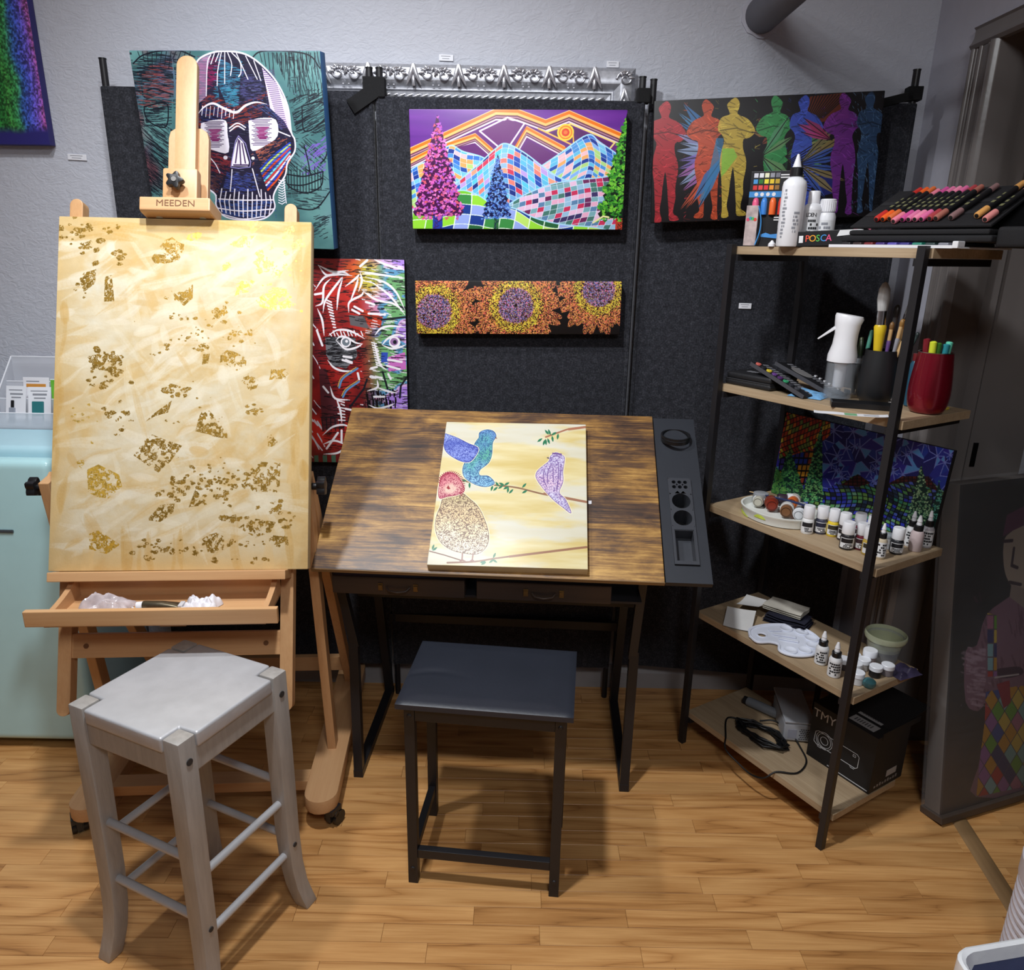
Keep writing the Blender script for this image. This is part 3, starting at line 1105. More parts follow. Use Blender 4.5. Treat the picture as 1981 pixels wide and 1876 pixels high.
for pl, c, n_, an_ in (([(640, 150), (840, 140), (820, 380), (640, 480)], (160, 40, 100), 80, 0.1), ([(820, 140), (1020, 250), (1000, 580), (900, 560), (820, 380)], (70, 150, 190), 130, 0.0),
                       ([(640, 420), (980, 560), (1230, 440), (1200, 640), (980, 760), (700, 640)], (170, 66, 60), 110, -0.3), ([(1020, 260), (1210, 320), (1230, 480), (1010, 540)], (84, 84, 140), 90, 0.0),
                       ([(690, 960), (950, 1000), (920, 1160), (720, 1160)], (170, 60, 70), 80, 0.35), ([(900, 1150), (1120, 1150), (1160, 1300), (860, 1320)], (74, 90, 180), 90, 0.2),
                       ([(690, 1180), (880, 1160), (820, 1330), (760, 1300)], (120, 70, 70), 60, 0.4), ([(1120, 900), (1400, 850), (1200, 1080)], (200, 110, 90), 70, -0.45),
                       ([(1100, 560), (1350, 520), (1400, 740), (1330, 800), (1340, 680)], (76, 90, 150), 80, 0.6), ([(660, 600), (900, 560), (920, 680), (680, 720)], (60, 70, 140), 60, 0.2),
                       ([(820, 1390), (1300, 1390), (1220, 1540), (880, 1530)], (60, 90, 170), 90, 0.1), ([(900, 400), (1000, 420), (1000, 560), (900, 560)], (70, 160, 190), 30, 0.0)):
    A.hatch(pl, tuple(x * .82 for x in c), int(n_ * 2.0), 4.6, an_, seed=n_ + 3, length=(0.08, 0.4))
for i, c in enumerate(((40, 70, 190), (190, 210, 120), (60, 90, 210), (210, 70, 50), (50, 70, 180), (120, 210, 230), (200, 60, 60), (220, 220, 240), (40, 60, 180), (220, 80, 40))):
    o_ = i * 20
    A.line([(1190 + o_ * 0.35, 1110 + o_), (1290 + o_ * 0.3, 1000 + o_), (1440, 880 + o_ * 0.8)], 15, c, smooth=True)
A.hatch(sk, BK, 900, 4, 0.05, 77, al=0.75, length=(0.02, 0.09))
A.hatch(sk, (150, 160, 200), 260, 3, 0.1, 78, al=0.5, length=(0.02, 0.06))
WH = (238, 232, 246)
PK = (228, 206, 236)
A.poly([(628, 200), (700, 140), (760, 120), (720, 300), (715, 490), (640, 560)], PK, 0.55)
A.poly([(1200, 230), (1330, 370), (1420, 560), (1448, 800), (1390, 690), (1270, 580), (1240, 420)], PK)
for i in range(30):
    y_ = 250 + i * 17
    A.line([(1200 + (y_ - 230) * 0.30, y_ + 6), (1300 + (y_ - 250) * 0.24, y_)], 5, (90, 70, 120))
for i in range(24):
    y_ = 180 + i * 14
    A.line([(632, y_), (722, y_ - 3)], 5, (90, 50, 90), al=0.8)
A.line(sk, 13, WH)
for s in ([(760, 120), (730, 200), (720, 480)], [(850, 100), (820, 260), (815, 390)], [(880, 100), (880, 370)], [(905, 100), (940, 200), (930, 300)], [(940, 100), (1010, 180), (1020, 270), (1000, 310)],
          [(980, 105), (1080, 330)], [(1060, 130), (1160, 330)], [(1130, 170), (1190, 340)], [(790, 110), (760, 200)], [(830, 105), (800, 180)]):
    A.line(s, 8, WH, smooth=len(s) > 2)
A.line([(640, 650), (700, 580), (780, 545), (880, 590), (980, 620), (1060, 560), (1150, 530), (1240, 545)], 20, WH, smooth=True, taper=True)
for i in range(9):
    A.line([(690 + i * 34, 570 + (i % 2) * 10 + max(0, i - 4) * 6), (690 + i * 34 - 8, 650 + (i % 3) * 12)], 7, WH)
for pl in ([(675, 720), (780, 690), (890, 695), (905, 800), (915, 970), (800, 960), (690, 910), (672, 820)], [(1085, 690), (1200, 665), (1320, 680), (1335, 820), (1240, 900), (1120, 955), (1095, 850)]):
    A.poly(spline(pl + [pl[0]], 3), WH)
    cx_, cy_ = sum(p[0] for p in pl) / len(pl), sum(p[1] for p in pl) / len(pl)
    for i in range(18):
        y_ = cy_ - 112 + i * 13
        A.line([(cx_ - 95 + (i * 13) % 40, y_), (cx_ + 85 - (i * 17) % 50, y_ - 4)], 5, (60, 40, 80))
    for i in range(9):
        y_ = cy_ - 45 + i * 12
        A.line([(cx_ - 45 + (i * 11) % 30, y_), (cx_ + 60 - (i * 13) % 40, y_ - 3)], 9, (140, 50, 110))
A.poly([(1000, 840), (1040, 880), (1090, 1060), (1080, 1090), (940, 1090), (945, 1050), (975, 900)], WH)
A.lines([[(1000, 860), (975, 1060)], [(1010, 870), (1020, 1070)], [(1030, 890), (1060, 1060)], [(960, 1080), (1080, 1078)]], 12, (70, 50, 90))
A.line([(1000, 825), (975, 870), (940, 1060), (935, 1100), (1000, 1108), (1100, 1095), (1105, 1050), (1060, 890), (1000, 825)], 7, (150, 140, 200))
A.disc(888, 1017, 18, WH)
A.disc(1125, 1017, 15, WH)
for s in ([(945, 1120), (940, 1200), (930, 1310)], [(1120, 1110), (1150, 1220), (1185, 1350)], [(700, 970), (790, 1060), (840, 1150)], [(640, 900), (690, 1220), (810, 1350)],
          [(920, 760), (990, 715), (1060, 750)], [(925, 785), (990, 740), (1050, 770)], [(1340, 780), (1440, 820)], [(830, 1380), (1040, 1385), (1300, 1375)], [(815, 1460), (1030, 1480), (1305, 1455)], [(850, 1510), (1040, 1550), (1230, 1520)]):
    A.line(s, 10, WH, smooth=True)
for i in range(12):
    x = 840 + i * 40
    A.line([(x + (500 - i * 40 - 220) * 0.06, 1290 + (i % 3) * 25), (x, 1400), (x + (6 - i) * 3, 1540 - abs(i - 6) * 8)], 10, WH)
for i in range(10):
    A.line([(1345, 1200 + i * 22), (1375, 1212 + i * 22), (1400, 1195 + i * 22)], 7, WH)
A.line([(1385, 1180), (1410, 1400)], 8, WH)
M_f = art_mat('skull_painting', A, 0.4, 0.12)
canvas('skull_painting', 'square canvas of a white-lined skull between teal faces, behind the easel mast', 'painting', 0.519, 0.483, 0.036,
       M_f, M_blue_edge, (-0.7651, 2.228, 1.49), -0.125, -0.095, -0.012)

# ---- red face (crop frame 6); its left part is hidden behind the easel
A = Art(560, 730, [(-503, 75), (850, 103), (880, 1790), (-515, 1745)], (130, 30, 34))
tone = vnoise(A.h, A.w, 5, 7, 5, 51)
A.a[..., :3] = np.array((96, 22, 28)) + (np.array((196, 44, 36)) - np.array((96, 22, 28))) * np.clip(tone * 2.4 - .7, 0, 1)[..., None]
wx = np.clip((A.X - 460) / 200, 0, 1)[..., None]
hue = vnoise(A.h, A.w, 5, 9, 3, 52)
cool = np.where((hue > 0.6)[..., None], (170, 130, 220), np.where((hue > 0.5)[..., None], (210, 170, 220), np.where((hue > 0.4)[..., None], (90, 150, 190), (110, 170, 110))))
A.a[..., :3] = A.a[..., :3] * (1 - wx) + cool * wx
A.oval(540, 230, 110, 130, (190, 190, 50), 0.85, soft=0.5)
A.oval(400, 190, 70, 90, (220, 90, 30), 0.8, soft=0.5)
A.poly([(480, 470), (660, 540), (640, 620), (560, 620), (490, 560)], (186, 56, 34))
A.poly([(160, 690), (420, 700), (430, 850), (330, 950), (210, 930), (160, 840)], (110, 112, 118))
A.poly([(370, 520), (500, 530), (540, 630), (380, 600)], (96, 92, 96))
A.poly([(640, 820), (700, 820), (690, 920), (640, 900)], (50, 80, 180))
A.poly([(90, 950), (150, 950), (240, 1300), (230, 1450), (90, 1480)], (86, 36, 44))
A.poly([(700, 860), (850, 820), (860, 960), (700, 980)], (200, 110, 190))
A.hatch([(85, 100), (850, 110), (870, 1300), (85, 1750)], (16, 12, 18), 900, 6, 0.02, 3, al=0.8, length=(0.02, 0.1))
A.hatch([(460, 100), (850, 110), (870, 1300), (560, 1300)], (236, 232, 240), 130, 8, 0.15, 31, al=0.8, length=(0.03, 0.1))
A.hatch([(160, 690), (430, 700), (420, 900), (170, 920)], (14, 14, 18), 60, 6, 0.0, 4, length=(0.3, 1.0))
A.hatch([(500, 1130), (800, 1130), (760, 1310), (480, 1300)], (14, 10, 16), 70, 12, 1.5, 5, length=(0.1, 0.35))
A.hatch([(-480, 100), (85, 100), (85, 1740), (-480, 1740)], (220, 220, 230), 120, 10, 1.0, 6, length=(0.05, 0.2))
for i in range(9):
    A.line([(90 + i * 40, 1365), (95 + i * 38, 1480)], 8, BK)
A.line([(80, 1360), (250, 1365)], 9, BK)
A.lines([[(350, 1275), (480, 1120), (510, 1040)], [(560, 440), (700, 420), (850, 470)], [(650, 560), (850, 540)], [(800, 1200), (810, 1100), (870, 1020)], [(650, 980), (690, 1120)]], 16, BK)
WH = (240, 236, 242)
ST = [[(90, 330), (180, 230), (300, 210), (410, 220)], [(130, 140), (250, 190), (380, 180)], [(130, 140), (200, 215), (320, 190), (400, 220)], [(90, 450), (150, 420), (170, 300), (230, 240)], [(90, 360), (160, 350)],
      [(150, 500), (180, 400), (300, 260), (330, 230)], [(270, 480), (290, 350), (330, 240)], [(350, 300), (440, 240), (470, 210)], [(370, 500), (380, 420), (480, 370), (500, 340)], [(380, 430), (440, 300), (460, 240)],
      [(460, 340), (490, 260), (480, 200)], [(500, 340), (600, 400), (690, 420)], [(500, 190), (620, 210), (850, 240)], [(520, 230), (680, 270), (780, 350), (850, 480)], [(480, 150), (540, 105)], [(560, 260), (720, 370), (850, 520)],
      [(600, 100), (700, 140), (850, 180)], [(640, 420), (740, 430), (830, 480)], [(105, 470), (140, 560), (150, 680)], [(90, 640), (130, 760)], [(190, 680), (260, 640), (350, 640), (430, 670), (500, 710)], [(250, 720), (290, 690), (350, 700), (420, 740), (480, 750)],
      [(250, 720), (330, 790), (420, 780), (480, 750)], [(590, 680), (640, 630), (720, 610), (860, 620)], [(650, 760), (700, 710), (780, 680), (860, 690)], [(650, 760), (730, 790), (800, 780), (860, 760)], [(580, 730), (600, 820), (630, 920), (680, 960)],
      [(170, 880), (220, 940), (300, 970), (400, 970)], [(310, 850), (380, 860)], [(300, 880), (380, 905)], [(510, 1140), (600, 1110), (600, 1050)], [(600, 1110), (680, 1140), (770, 1160)], [(520, 1260), (600, 1290), (700, 1270), (750, 1250)],
      [(570, 1190), (660, 1190)], [(180, 1100), (220, 1200), (350, 1215)], [(230, 1200), (260, 1300), (270, 1410)], [(310, 1290), (400, 1310)], [(90, 1520), (180, 1450), (280, 1430), (360, 1460)], [(90, 1600), (200, 1570), (320, 1620)],
      [(90, 1690), (220, 1680), (310, 1620)], [(120, 1640), (230, 1500)], [(260, 1580), (265, 1480)], [(330, 880), (380, 900)], [(430, 990), (440, 1040)], [(540, 1020), (640, 1030)], [(700, 1000), (720, 1040)], [(120, 1100), (160, 1150)], [(540, 510), (680, 520)],
      [(400, 480), (460, 510)], [(420, 455), (490, 490)], [(520, 420), (590, 440)], [(700, 880), (820, 900)], [(690, 930), (800, 960)], [(550, 950), (600, 940)]]
for s in ST:
    A.line(s, 19, WH, smooth=len(s) > 2, taper=True)
for i in range(10):
    A.line([(180 + i * 6, 400 + i * 24), (225 + i * 3, 420 + i * 22)], 13, WH)
    A.line([(200 + i * 30, 655 - (i % 2) * 20 + abs(i - 4) * 3), (214 + i * 30, 685)], 10, WH)
    A.line([(560 + i * 4, 740 + i * 20), (600 + i * 5, 750 + i * 21)], 11, WH)
for i in range(7):
    A.line([(240 + (i % 2) * 30, 1220 + i * 28), (300, 1235 + i * 26)], 11, WH)
A.oval(335, 735, 45, 42, WH)
A.oval(335, 735, 32, 30, (110, 120, 130))
A.disc(342, 728, 12, WH)
A.oval(760, 740, 50, 44, WH)
A.oval(755, 735, 34, 30, (150, 110, 160))
A.disc(762, 738, 16, BK)
for pts in ([(260, 1110), (300, 1030), (430, 950)], [(290, 1190), (330, 1130), (440, 1060)]):
    A.line(pts, 16, (90, 140, 190), smooth=True)
    A.line([(x - 12, y_ - 10) for x, y_ in pts], 6, (200, 190, 100), smooth=True)
A.a[..., :3] = np.where((A.Y > 1700)[..., None] & ((A.X // 40).astype(int) % 2 == 0)[..., None] & (A.X < 300)[..., None], (70, 110, 90), A.a[..., :3])
M_f = art_mat('face_painting', A, 0.4, 0.12)
canvas('face_painting', 'red and violet canvas of a wide-eyed face in white strokes, between easel and table', 'painting', 0.47, 0.61, 0.03,
       M_f, M_black_edge, (-0.557, 2.262, 0.852), 0, 0, 0.0)

# ---- row of coloured standing figures (crop frame 3)
A = Art(860, 480, [(118, 255), (1270, 190), (1225, 830), (100, 840)], (16, 12, 16))


def figure(x, top, bot, w, col, flip, al=0.92, seed=0):
    h = bot - top
    f = -1 if flip else 1
    sh = [(-.04, 0.02), (.03, 0.0), (.085, .03), (.09, .075), (.06, .125), (.10, .145), (.21, .17), (.29, .215), (.34, .28), (.25, .33), (.16, .345), (.155, .42), (.20, .50), (.205, .58), (.17, .68), (.16, .74), (.165, .80), (.125, .92), (.20, .955),
          (.21, .985), (.07, .985), (.055, .90), (.04, .78), (.03, .69), (.0, .58), (-.04, .70), (-.06, .80), (-.09, .90), (-.06, .99), (-.17, 1.0), (-.165, .93), (-.17, .80), (-.18, .66), (-.205, .55), (-.18, .44), (-.14, .36), (-.17, .31), (-.235, .27), (-.22, .20),
          (-.17, .16), (-.065, .14), (-.07, .11), (-.10, .06)]
    P_ = [(x + f * a * w, top + b * h) for a, b in sh]
    P_ = spline(P_ + [P_[0]], 3)
    A.poly(P_, col, al)
    dk = tuple(c * 0.55 for c in col)
    lt = tuple(min(255, c * 1.25 + 12) for c in col)
    A.hatch(P_, dk, 90, 4, 0.5 * f, seed, jit=1.6, al=0.7, length=(0.05, 0.22))
    A.hatch(P_, lt, 70, 3, -0.5 * f, seed + 1, jit=1.6, al=0.6, length=(0.05, 0.2))
    A.line([(x - f * .2 * w, top + .27 * h), (x + f * .05 * w, top + .25 * h), (x + f * .3 * w, top + .29 * h)], 6, dk)


def wing(cx, cy, tips, cols, seed):
    rg = random.Random(seed)
    for i, (tx, ty) in enumerate(tips):
        dx, dy = tx - cx, ty - cy
        L_ = math.hypot(dx, dy)
        nx, ny = -dy / L_, dx / L_
        w = rg.uniform(14, 30)
        c = rg.choice(cols)
        A.poly([(cx, cy), (cx + dx * .55 + nx * w, cy + dy * .55 + ny * w), (tx, ty), (cx + dx * .6 - nx * w, cy + dy * .6 - ny * w)], c, 0.85)
        A.line([(cx, cy), (tx, ty)], 4, (16, 12, 16))


figure(168, 255, 838, 300, (176, 42, 52), False, seed=1)
wing(430, 470, [(220, 300), (225, 350), (250, 260), (330, 330)], pal((70, 140, 190), (60, 120, 180)), 1)
wing(470, 500, [(220, 410), (225, 450), (215, 490), (222, 540), (225, 580), (220, 620), (230, 660), (245, 690)], pal((150, 150, 200), (130, 110, 190), (150, 170, 210), (170, 110, 180)), 2)
figure(372, 245, 828, 300, (196, 76, 44), True, seed=2)
wing(480, 480, [(230, 790), (255, 790), (280, 770), (320, 790), (300, 740)], pal((60, 130, 190), (50, 110, 180), (210, 90, 60)), 3)
A.poly([(415, 430), (450, 430), (450, 560), (400, 640), (360, 720), (330, 740), (380, 600)], (60, 130, 180), 0.7)
figure(498, 235, 820, 320, (206, 176, 70), False, seed=3)
A.poly([(445, 480), (500, 480), (520, 520), (460, 600), (440, 620)], (130, 200, 70), 0.75)
A.poly([(880, 225), (1060, 205), (1080, 330), (940, 350), (860, 300)], (120, 50, 30), 0.8)
for i in range(12):
    A.line([(860 + i * 8, 330), (900 + i * 16, 215)], 5, (16, 12, 16))
wing(690, 420, [(600, 370), (620, 330), (590, 400), (640, 460)], pal((150, 110, 70), (140, 70, 50)), 4)
figure(712, 222, 815, 300, (60, 150, 84), True, seed=4)
wing(760, 520, [(1000, 390), (1010, 440), (1000, 490), (1010, 540), (1000, 590), (1020, 640), (1000, 680), (960, 700), (930, 380)], pal((130, 120, 80), (90, 150, 110), (80, 130, 90), (60, 90, 180), (150, 150, 90)), 5)
figure(850, 218, 800, 300, (62, 84, 190), False, seed=5)
for i in range(16):
    A.line([(750, 560 + i * 6), (1000, 400 + i * 22)], 5, (14, 12, 18))
A.poly([(900, 640), (1000, 600), (1040, 700), (960, 720)], (40, 50, 150), 0.7)
wing(830, 560, [(1050, 330), (1090, 400), (1060, 460), (1080, 520), (1070, 590), (1090, 650), (1040, 720), (980, 740)], pal((150, 130, 80), (130, 120, 80), (80, 150, 100), (70, 110, 90), (60, 90, 180), (170, 100, 60)), 7)
wing(640, 520, [(770, 330), (800, 420), (790, 620), (770, 700)], pal((110, 150, 100), (90, 150, 110), (60, 120, 180)), 9)
figure(1060, 205, 815, 320, (116, 44, 140), True, seed=6)
wing(1000, 440, [(820, 360), (850, 330), (840, 400)], pal((180, 60, 120), (160, 50, 90)), 6)
figure(1192, 195, 810, 280, (46, 74, 112), False, seed=7)
A.hatch([(1120, 200), (1260, 200), (1230, 800), (1100, 800)], (110, 150, 190), 120, 3, 1.2, 8, jit=1.8, al=0.55, length=(0.02, 0.08))
A.a[..., :3] *= 0.92
M_f = art_mat('figures_painting', A, 0.45, 0.1)
canvas('figures_painting', 'black canvas with a row of standing men in rainbow colours on the panel', 'painting', 0.6, 0.313, 0.03,
       M_f, M_black_edge, (0.6785, 2.238, 1.588), -0.09, 0, 0.044)

# ---- three birds (crop frame 8)
A = Art(780, 900, [(270, 60), (1872, 120), (1885, 1735), (35, 1700)], (232, 214, 150))
tone = vnoise(A.h, A.w, 3, 22, 5, 61)
gr = vnoise(A.h, A.w, 2, 9, 5, 62)
A.a[..., :3] = np.array((212, 190, 124)) + (np.array((228, 216, 172)) - np.array((212, 190, 124))) * np.clip(tone * 2 - .5, 0, 1)[..., None]
g2 = np.clip((gr - 0.52) * 6, 0, 0.7)[..., None]
A.a[..., :3] = A.a[..., :3] * (1 - g2) + np.array((214, 214, 208)) * g2
sq = A.squiggle(5.4, 71, 0.8)


def bird(pts, cols, ink, halo=True, seed=0, ink_al=0.72):
    P_ = spline(pts + [pts[0]], 5)
    if halo:
        A.line(P_, 22, (246, 238, 206), al=0.7)
    m, sl = A.polymask(P_)
    n_ = vnoise(A.h, A.w, 14, 16, 3, 80 + seed)[sl]
    gy = (A.Y[sl] - A.Y[sl].min()) / max(1, np.ptp(A.Y[sl]))
    k_ = np.clip(gy + (n_ - .5) * .5, 0, 0.999) * (len(cols) - 1)
    i_ = k_.astype(int)
    f_ = (k_ - i_)[..., None]
    cc = np.array(cols, np.float32)
    cc = cc * 0.8 + np.array((232, 228, 220)) * 0.2
    A.put(sl, m, cc[i_] * (1 - f_) + cc[np.minimum(i_ + 1, len(cols) - 1)] * f_)
    A.put(sl, m & sq[sl], ink, ink_al)
    A.line(P_, 7, ink, al=0.7)


BR = (140, 104, 80)
A.line([(470, 730), (560, 760), (900, 800), (1100, 825), (1400, 900), (1870, 990)], 20, BR, smooth=True)
A.line([(1400, 890), (1870, 985)], 26, (158, 112, 88))
A.line([(1420, 255), (1580, 200), (1700, 165), (1870, 150)], 22, (166, 112, 88), smooth=True)
A.line([(1680, 172), (1870, 150)], 34, (172, 116, 90))
A.line([(280, 1675), (600, 1660), (850, 1620), (1300, 1560), (1870, 1490)], 20, BR, smooth=True)
A.line([(1000, 1600), (1870, 1488)], 26, (154, 112, 86))
A.line([(70, 1545), (250, 1590), (450, 1650)], 12, (120, 84, 70))
LG = (44, 118, 84)
for x, y_, a in ((1430, 200, .9), (1460, 200, 1.2), (1510, 220, -.5), (1350, 290, -.6), (1400, 315, 1.9), (1450, 300, 1.2), (1495, 275, 1.4), (1555, 250, 1.7), (1420, 310, 1.5), (470, 735, .3), (540, 790, 1.6), (860, 780, .9), (910, 780, .4), (970, 780, -.5),
               (800, 825, 1.9), (840, 835, -.7), (900, 815, -.6), (985, 845, 1.7), (1020, 865, -.8), (960, 825, -.5), (1170, 800, -.8), (1175, 870, -.5), (130, 1520, -.6), (110, 1500, -1.2), (825, 1590, -1.1), (790, 1655, -.6), (830, 1650, .6), (700, 1680, -.5), (690, 1665, -.3)):
    c, s = math.cos(a) * 36, math.sin(a) * 36
    A.poly(spline([(x - c, y_ - s), (x - s * .35, y_ + c * .35), (x + c, y_ + s), (x + s * .35, y_ - c * .35), (x - c, y_ - s)], 4), LG)
bird([(650, 250), (660, 190), (740, 160), (820, 180), (850, 240), (810, 310), (800, 440), (760, 540), (660, 620), (660, 680), (760, 690), (830, 770), (740, 810), (620, 790), (500, 720), (460, 640), (480, 540), (560, 440), (600, 320)],
     [(90, 140, 210), (70, 150, 180), (70, 170, 140), (90, 170, 190), (130, 190, 225), (110, 180, 220)], (44, 78, 130), seed=1)
bird([(240, 190), (380, 240), (520, 310), (640, 370), (600, 470), (520, 530), (380, 490), (250, 380)], [(150, 170, 235), (70, 90, 190), (130, 150, 230), (80, 100, 200)], (52, 60, 150), seed=2)
A.poly([(845, 240), (862, 265), (838, 262)], (110, 60, 60))
bird([(1470, 470), (1530, 430), (1600, 460), (1630, 500), (1610, 640), (1610, 760), (1570, 880), (1640, 960), (1700, 1110), (1600, 1040), (1500, 960), (1400, 850), (1310, 720), (1320, 640), (1400, 570), (1450, 530)],
     [(214, 208, 236), (206, 196, 228), (226, 190, 216), (206, 200, 232), (196, 190, 226)], (112, 84, 150), seed=3)
for s in ([(1480, 560), (1440, 660), (1440, 780)], [(1560, 540), (1560, 700), (1540, 860)], [(1500, 600), (1500, 760)], [(1590, 560), (1580, 740)], [(1400, 620), (1390, 720), (1430, 820)], [(1480, 490), (1540, 470), (1600, 500)]):
    A.line(s, 9, (120, 90, 150), smooth=True)
A.poly([(1450, 480), (1425, 488), (1455, 505)], (70, 60, 90))
A.line([(1500, 440), (1590, 450)], 20, (110, 80, 140))
bird([(230, 900), (330, 860), (450, 880), (520, 930), (640, 1040), (720, 1200), (760, 1350), (740, 1480), (640, 1570), (500, 1570), (330, 1530), (200, 1440), (140, 1300), (150, 1150), (200, 1020)],
     [(206, 186, 130), (214, 190, 140), (230, 196, 140), (238, 216, 170), (244, 228, 196), (244, 230, 200)], (92, 66, 54), seed=4, ink_al=0.75)
bird([(200, 700), (270, 645), (370, 660), (440, 740), (480, 850), (400, 900), (280, 920), (190, 940), (175, 850)], [(190, 70, 90), (220, 120, 130), (230, 170, 160), (190, 90, 110)], (140, 34, 66), seed=5)
for i in range(26):
    a = -2.9 + i * 0.14
    A.line([(320 + 130 * math.cos(a), 800 + 140 * math.sin(a)), (320 + 165 * math.cos(a + .1), 800 + 172 * math.sin(a + .1))], 9, (150, 34, 60))
A.oval(310, 830, 75, 60, (238, 206, 186), 0.8, soft=0.3)
A.poly([(290, 790), (315, 830), (290, 840), (270, 820)], (150, 50, 60))
A.lines([[(455, 1570), (450, 1640), (420, 1665)], [(580, 1570), (570, 1640), (600, 1665)], [(450, 1640), (490, 1660)], [(570, 1640), (540, 1660)]], 14, (150, 110, 100))
M_f = art_mat('birds_painting', A, 0.35, 0.12)
canvas('birds_painting', 'pale yellow canvas of three birds on twigs lying on the tilted wooden table', 'painting', 0.3935, 0.4731, 0.03,
       M_f, M_cream_edge, (-0.0086, 1.6932, 0.7587), -0.0657, 0.9601, 0.0195)

# ---- mosaic landscape standing on the third shelf (crop frame 6b)
A = Art(520, 260, [(698, 407), (1661, 588), (1507, 1152), (605, 829)], (34, 34, 120))
rg = random.Random(8)
stars = [(rg.uniform(880, 1680), rg.uniform(380, 860)) for _ in range(64)]
d1 = np.full((A.h, A.w), 1e9, np.float32)
id1 = np.zeros((A.h, A.w), int)
for i, (x, y_) in enumerate(stars):
    d = np.hypot(A.X - x, A.Y - y_)
    t_ = d < d1
    d1[t_], id1[t_] = d[t_], i
ang = np.zeros_like(d1)
for i, (x, y_) in enumerate(stars):
    mk = id1 == i
    ang[mk] = (np.arctan2(A.Y - y_, A.X - x)[mk] + i) * 7 / 6.283
pb = np.array(pal((30, 34, 120), (44, 50, 150), (36, 36, 110), (40, 60, 160), (90, 150, 215), (28, 30, 104), (52, 44, 150)), np.float32)
A.a[..., :3] = pb[(np.floor(ang).astype(int) * 5 + id1 * 3) % 7]
fr_ = ang - np.floor(ang)
A.a[..., :3] = np.where((np.minimum(fr_, 1 - fr_) * d1 < 3)[..., None], (120, 132, 210), A.a[..., :3])
A.cells([(690, 395), (930, 440), (930, 520), (830, 600), (740, 650), (650, 660)], lambda X, Y: (X - Y * .12) / 17 + np.sin(Y / 40), lambda X, Y: Y / 26 + X / 60,
        pal((190, 60, 30), (220, 110, 40), (210, 180, 60), (160, 50, 30), (200, 80, 40), (120, 140, 60)), (20, 14, 16), 0.09, 2)
A.cells([(655, 650), (830, 600), (880, 590), (880, 800), (640, 780)], lambda X, Y: (X + Y * .2) / 24, lambda X, Y: Y / 34, pal((40, 60, 160), (200, 140, 40), (60, 50, 130), (150, 60, 40)), (14, 12, 20), 0.12, 3)
A.cells([(860, 840), (960, 780), (1080, 730), (1170, 790), (1240, 790), (1340, 740), (1480, 740), (1600, 830), (1520, 1160), (600, 850), (700, 800)], lambda X, Y: (X + 26 * np.sin(Y / 50)) / 30, lambda X, Y: (Y - 0.22 * X + 22 * np.sin(X / 80)) / 21,
        pal((70, 110, 80), (60, 140, 120), (90, 150, 90), (50, 60, 180), (40, 60, 90), (110, 160, 130), (30, 40, 60), (80, 100, 190), (100, 140, 70)), (12, 16, 18), 0.1, 4)
A.cells([(980, 790), (1080, 730), (1150, 780), (1080, 800)], lambda X, Y: X / 25, lambda X, Y: Y / 18, pal((70, 24, 26), (90, 34, 34)), (14, 10, 12), 0.12, 5)
A.cells([(1240, 790), (1340, 740), (1500, 740), (1570, 830), (1400, 770)], lambda X, Y: X / 25, lambda X, Y: Y / 18, pal((70, 24, 26), (90, 34, 34), (60, 30, 40)), (14, 10, 12), 0.12, 6)
for ax, ay, bl, br, by, cs in ((885, 455, 760, 880, 880, pal((90, 160, 90), (60, 140, 90), (120, 180, 110))), (710, 600, 610, 790, 850, pal((70, 130, 70), (90, 160, 90), (50, 110, 70))), (640, 690, 590, 700, 840, pal((60, 120, 60), (90, 140, 70))), (1455, 670, 1360, 1540, 1010, pal((140, 180, 130), (100, 150, 110), (170, 200, 150))),
                               (1565, 765, 1470, 1640, 1160, pal((80, 160, 140), (60, 140, 130), (110, 180, 150)))):
    A.poly([(ax, ay), (br, by), (bl, by)], (20, 50, 44))
    A.shards(lambda x, y_: ay < y_ < by and ax + (bl - ax) * (y_ - ay) / (by - ay) < x < ax + (br - ax) * (y_ - ay) / (by - ay), cs, 240, 9, int(ax))
M_f = art_mat('mosaic_painting', A, 0.35, 0.1)
canvas('mosaic_painting', 'blue mosaic landscape canvas with green firs leaning at the back of the shelf', 'painting', 0.5, 0.248, 0.016,
       M_f, M_black_edge, (0.9215, 1.982, 0.803), -1.0159, 0.1, 0.0)

# ---- colour-dab canvas high on the wall, cut by the left edge of the photo
A = Art(300, 460, [(-370, 0), (104, 0), (104, 730), (-370, 730)], (60, 60, 130))
tone = vnoise(A.h, A.w, 4, 8, 4, 91)
dab = vnoise(A.h, A.w, 90, 130, 2, 92)
hx = np.clip((A.X + 40) / 140 + (tone - .5) * .25, 0, 1)
cs = np.array(((40, 110, 50), (60, 130, 60), (50, 120, 60), (60, 140, 90), (50, 90, 150), (60, 80, 170), (80, 80, 180), (110, 80, 180), (150, 80, 150)), np.float32)
k_ = hx * 7.99
i_ = k_.astype(int)
f_ = (k_ - i_)[..., None]
A.a[..., :3] = (cs[i_] * (1 - f_) + cs[i_ + 1] * f_) * (0.55 + 0.8 * np.clip(dab * 2 - .5, 0, 1))[..., None]
bt = np.clip((A.Y - 690 + 30 * tone) / 20, 0, 1)[..., None]
A.a[..., :3] = A.a[..., :3] * (1 - bt) + np.array((44, 40, 110)) * bt
M_f = art_mat('colour_dab_painting', A, 0.45, 0.3)
canvas('colour_dab_painting', 'tall green to violet dabbed canvas with navy edges, high on the wall at far left', 'painting', 0.36, 0.62, 0.03,
       M_f, M_navy_edge, (-1.528, 2.356, 1.757), 0.0, 0, 0.008)

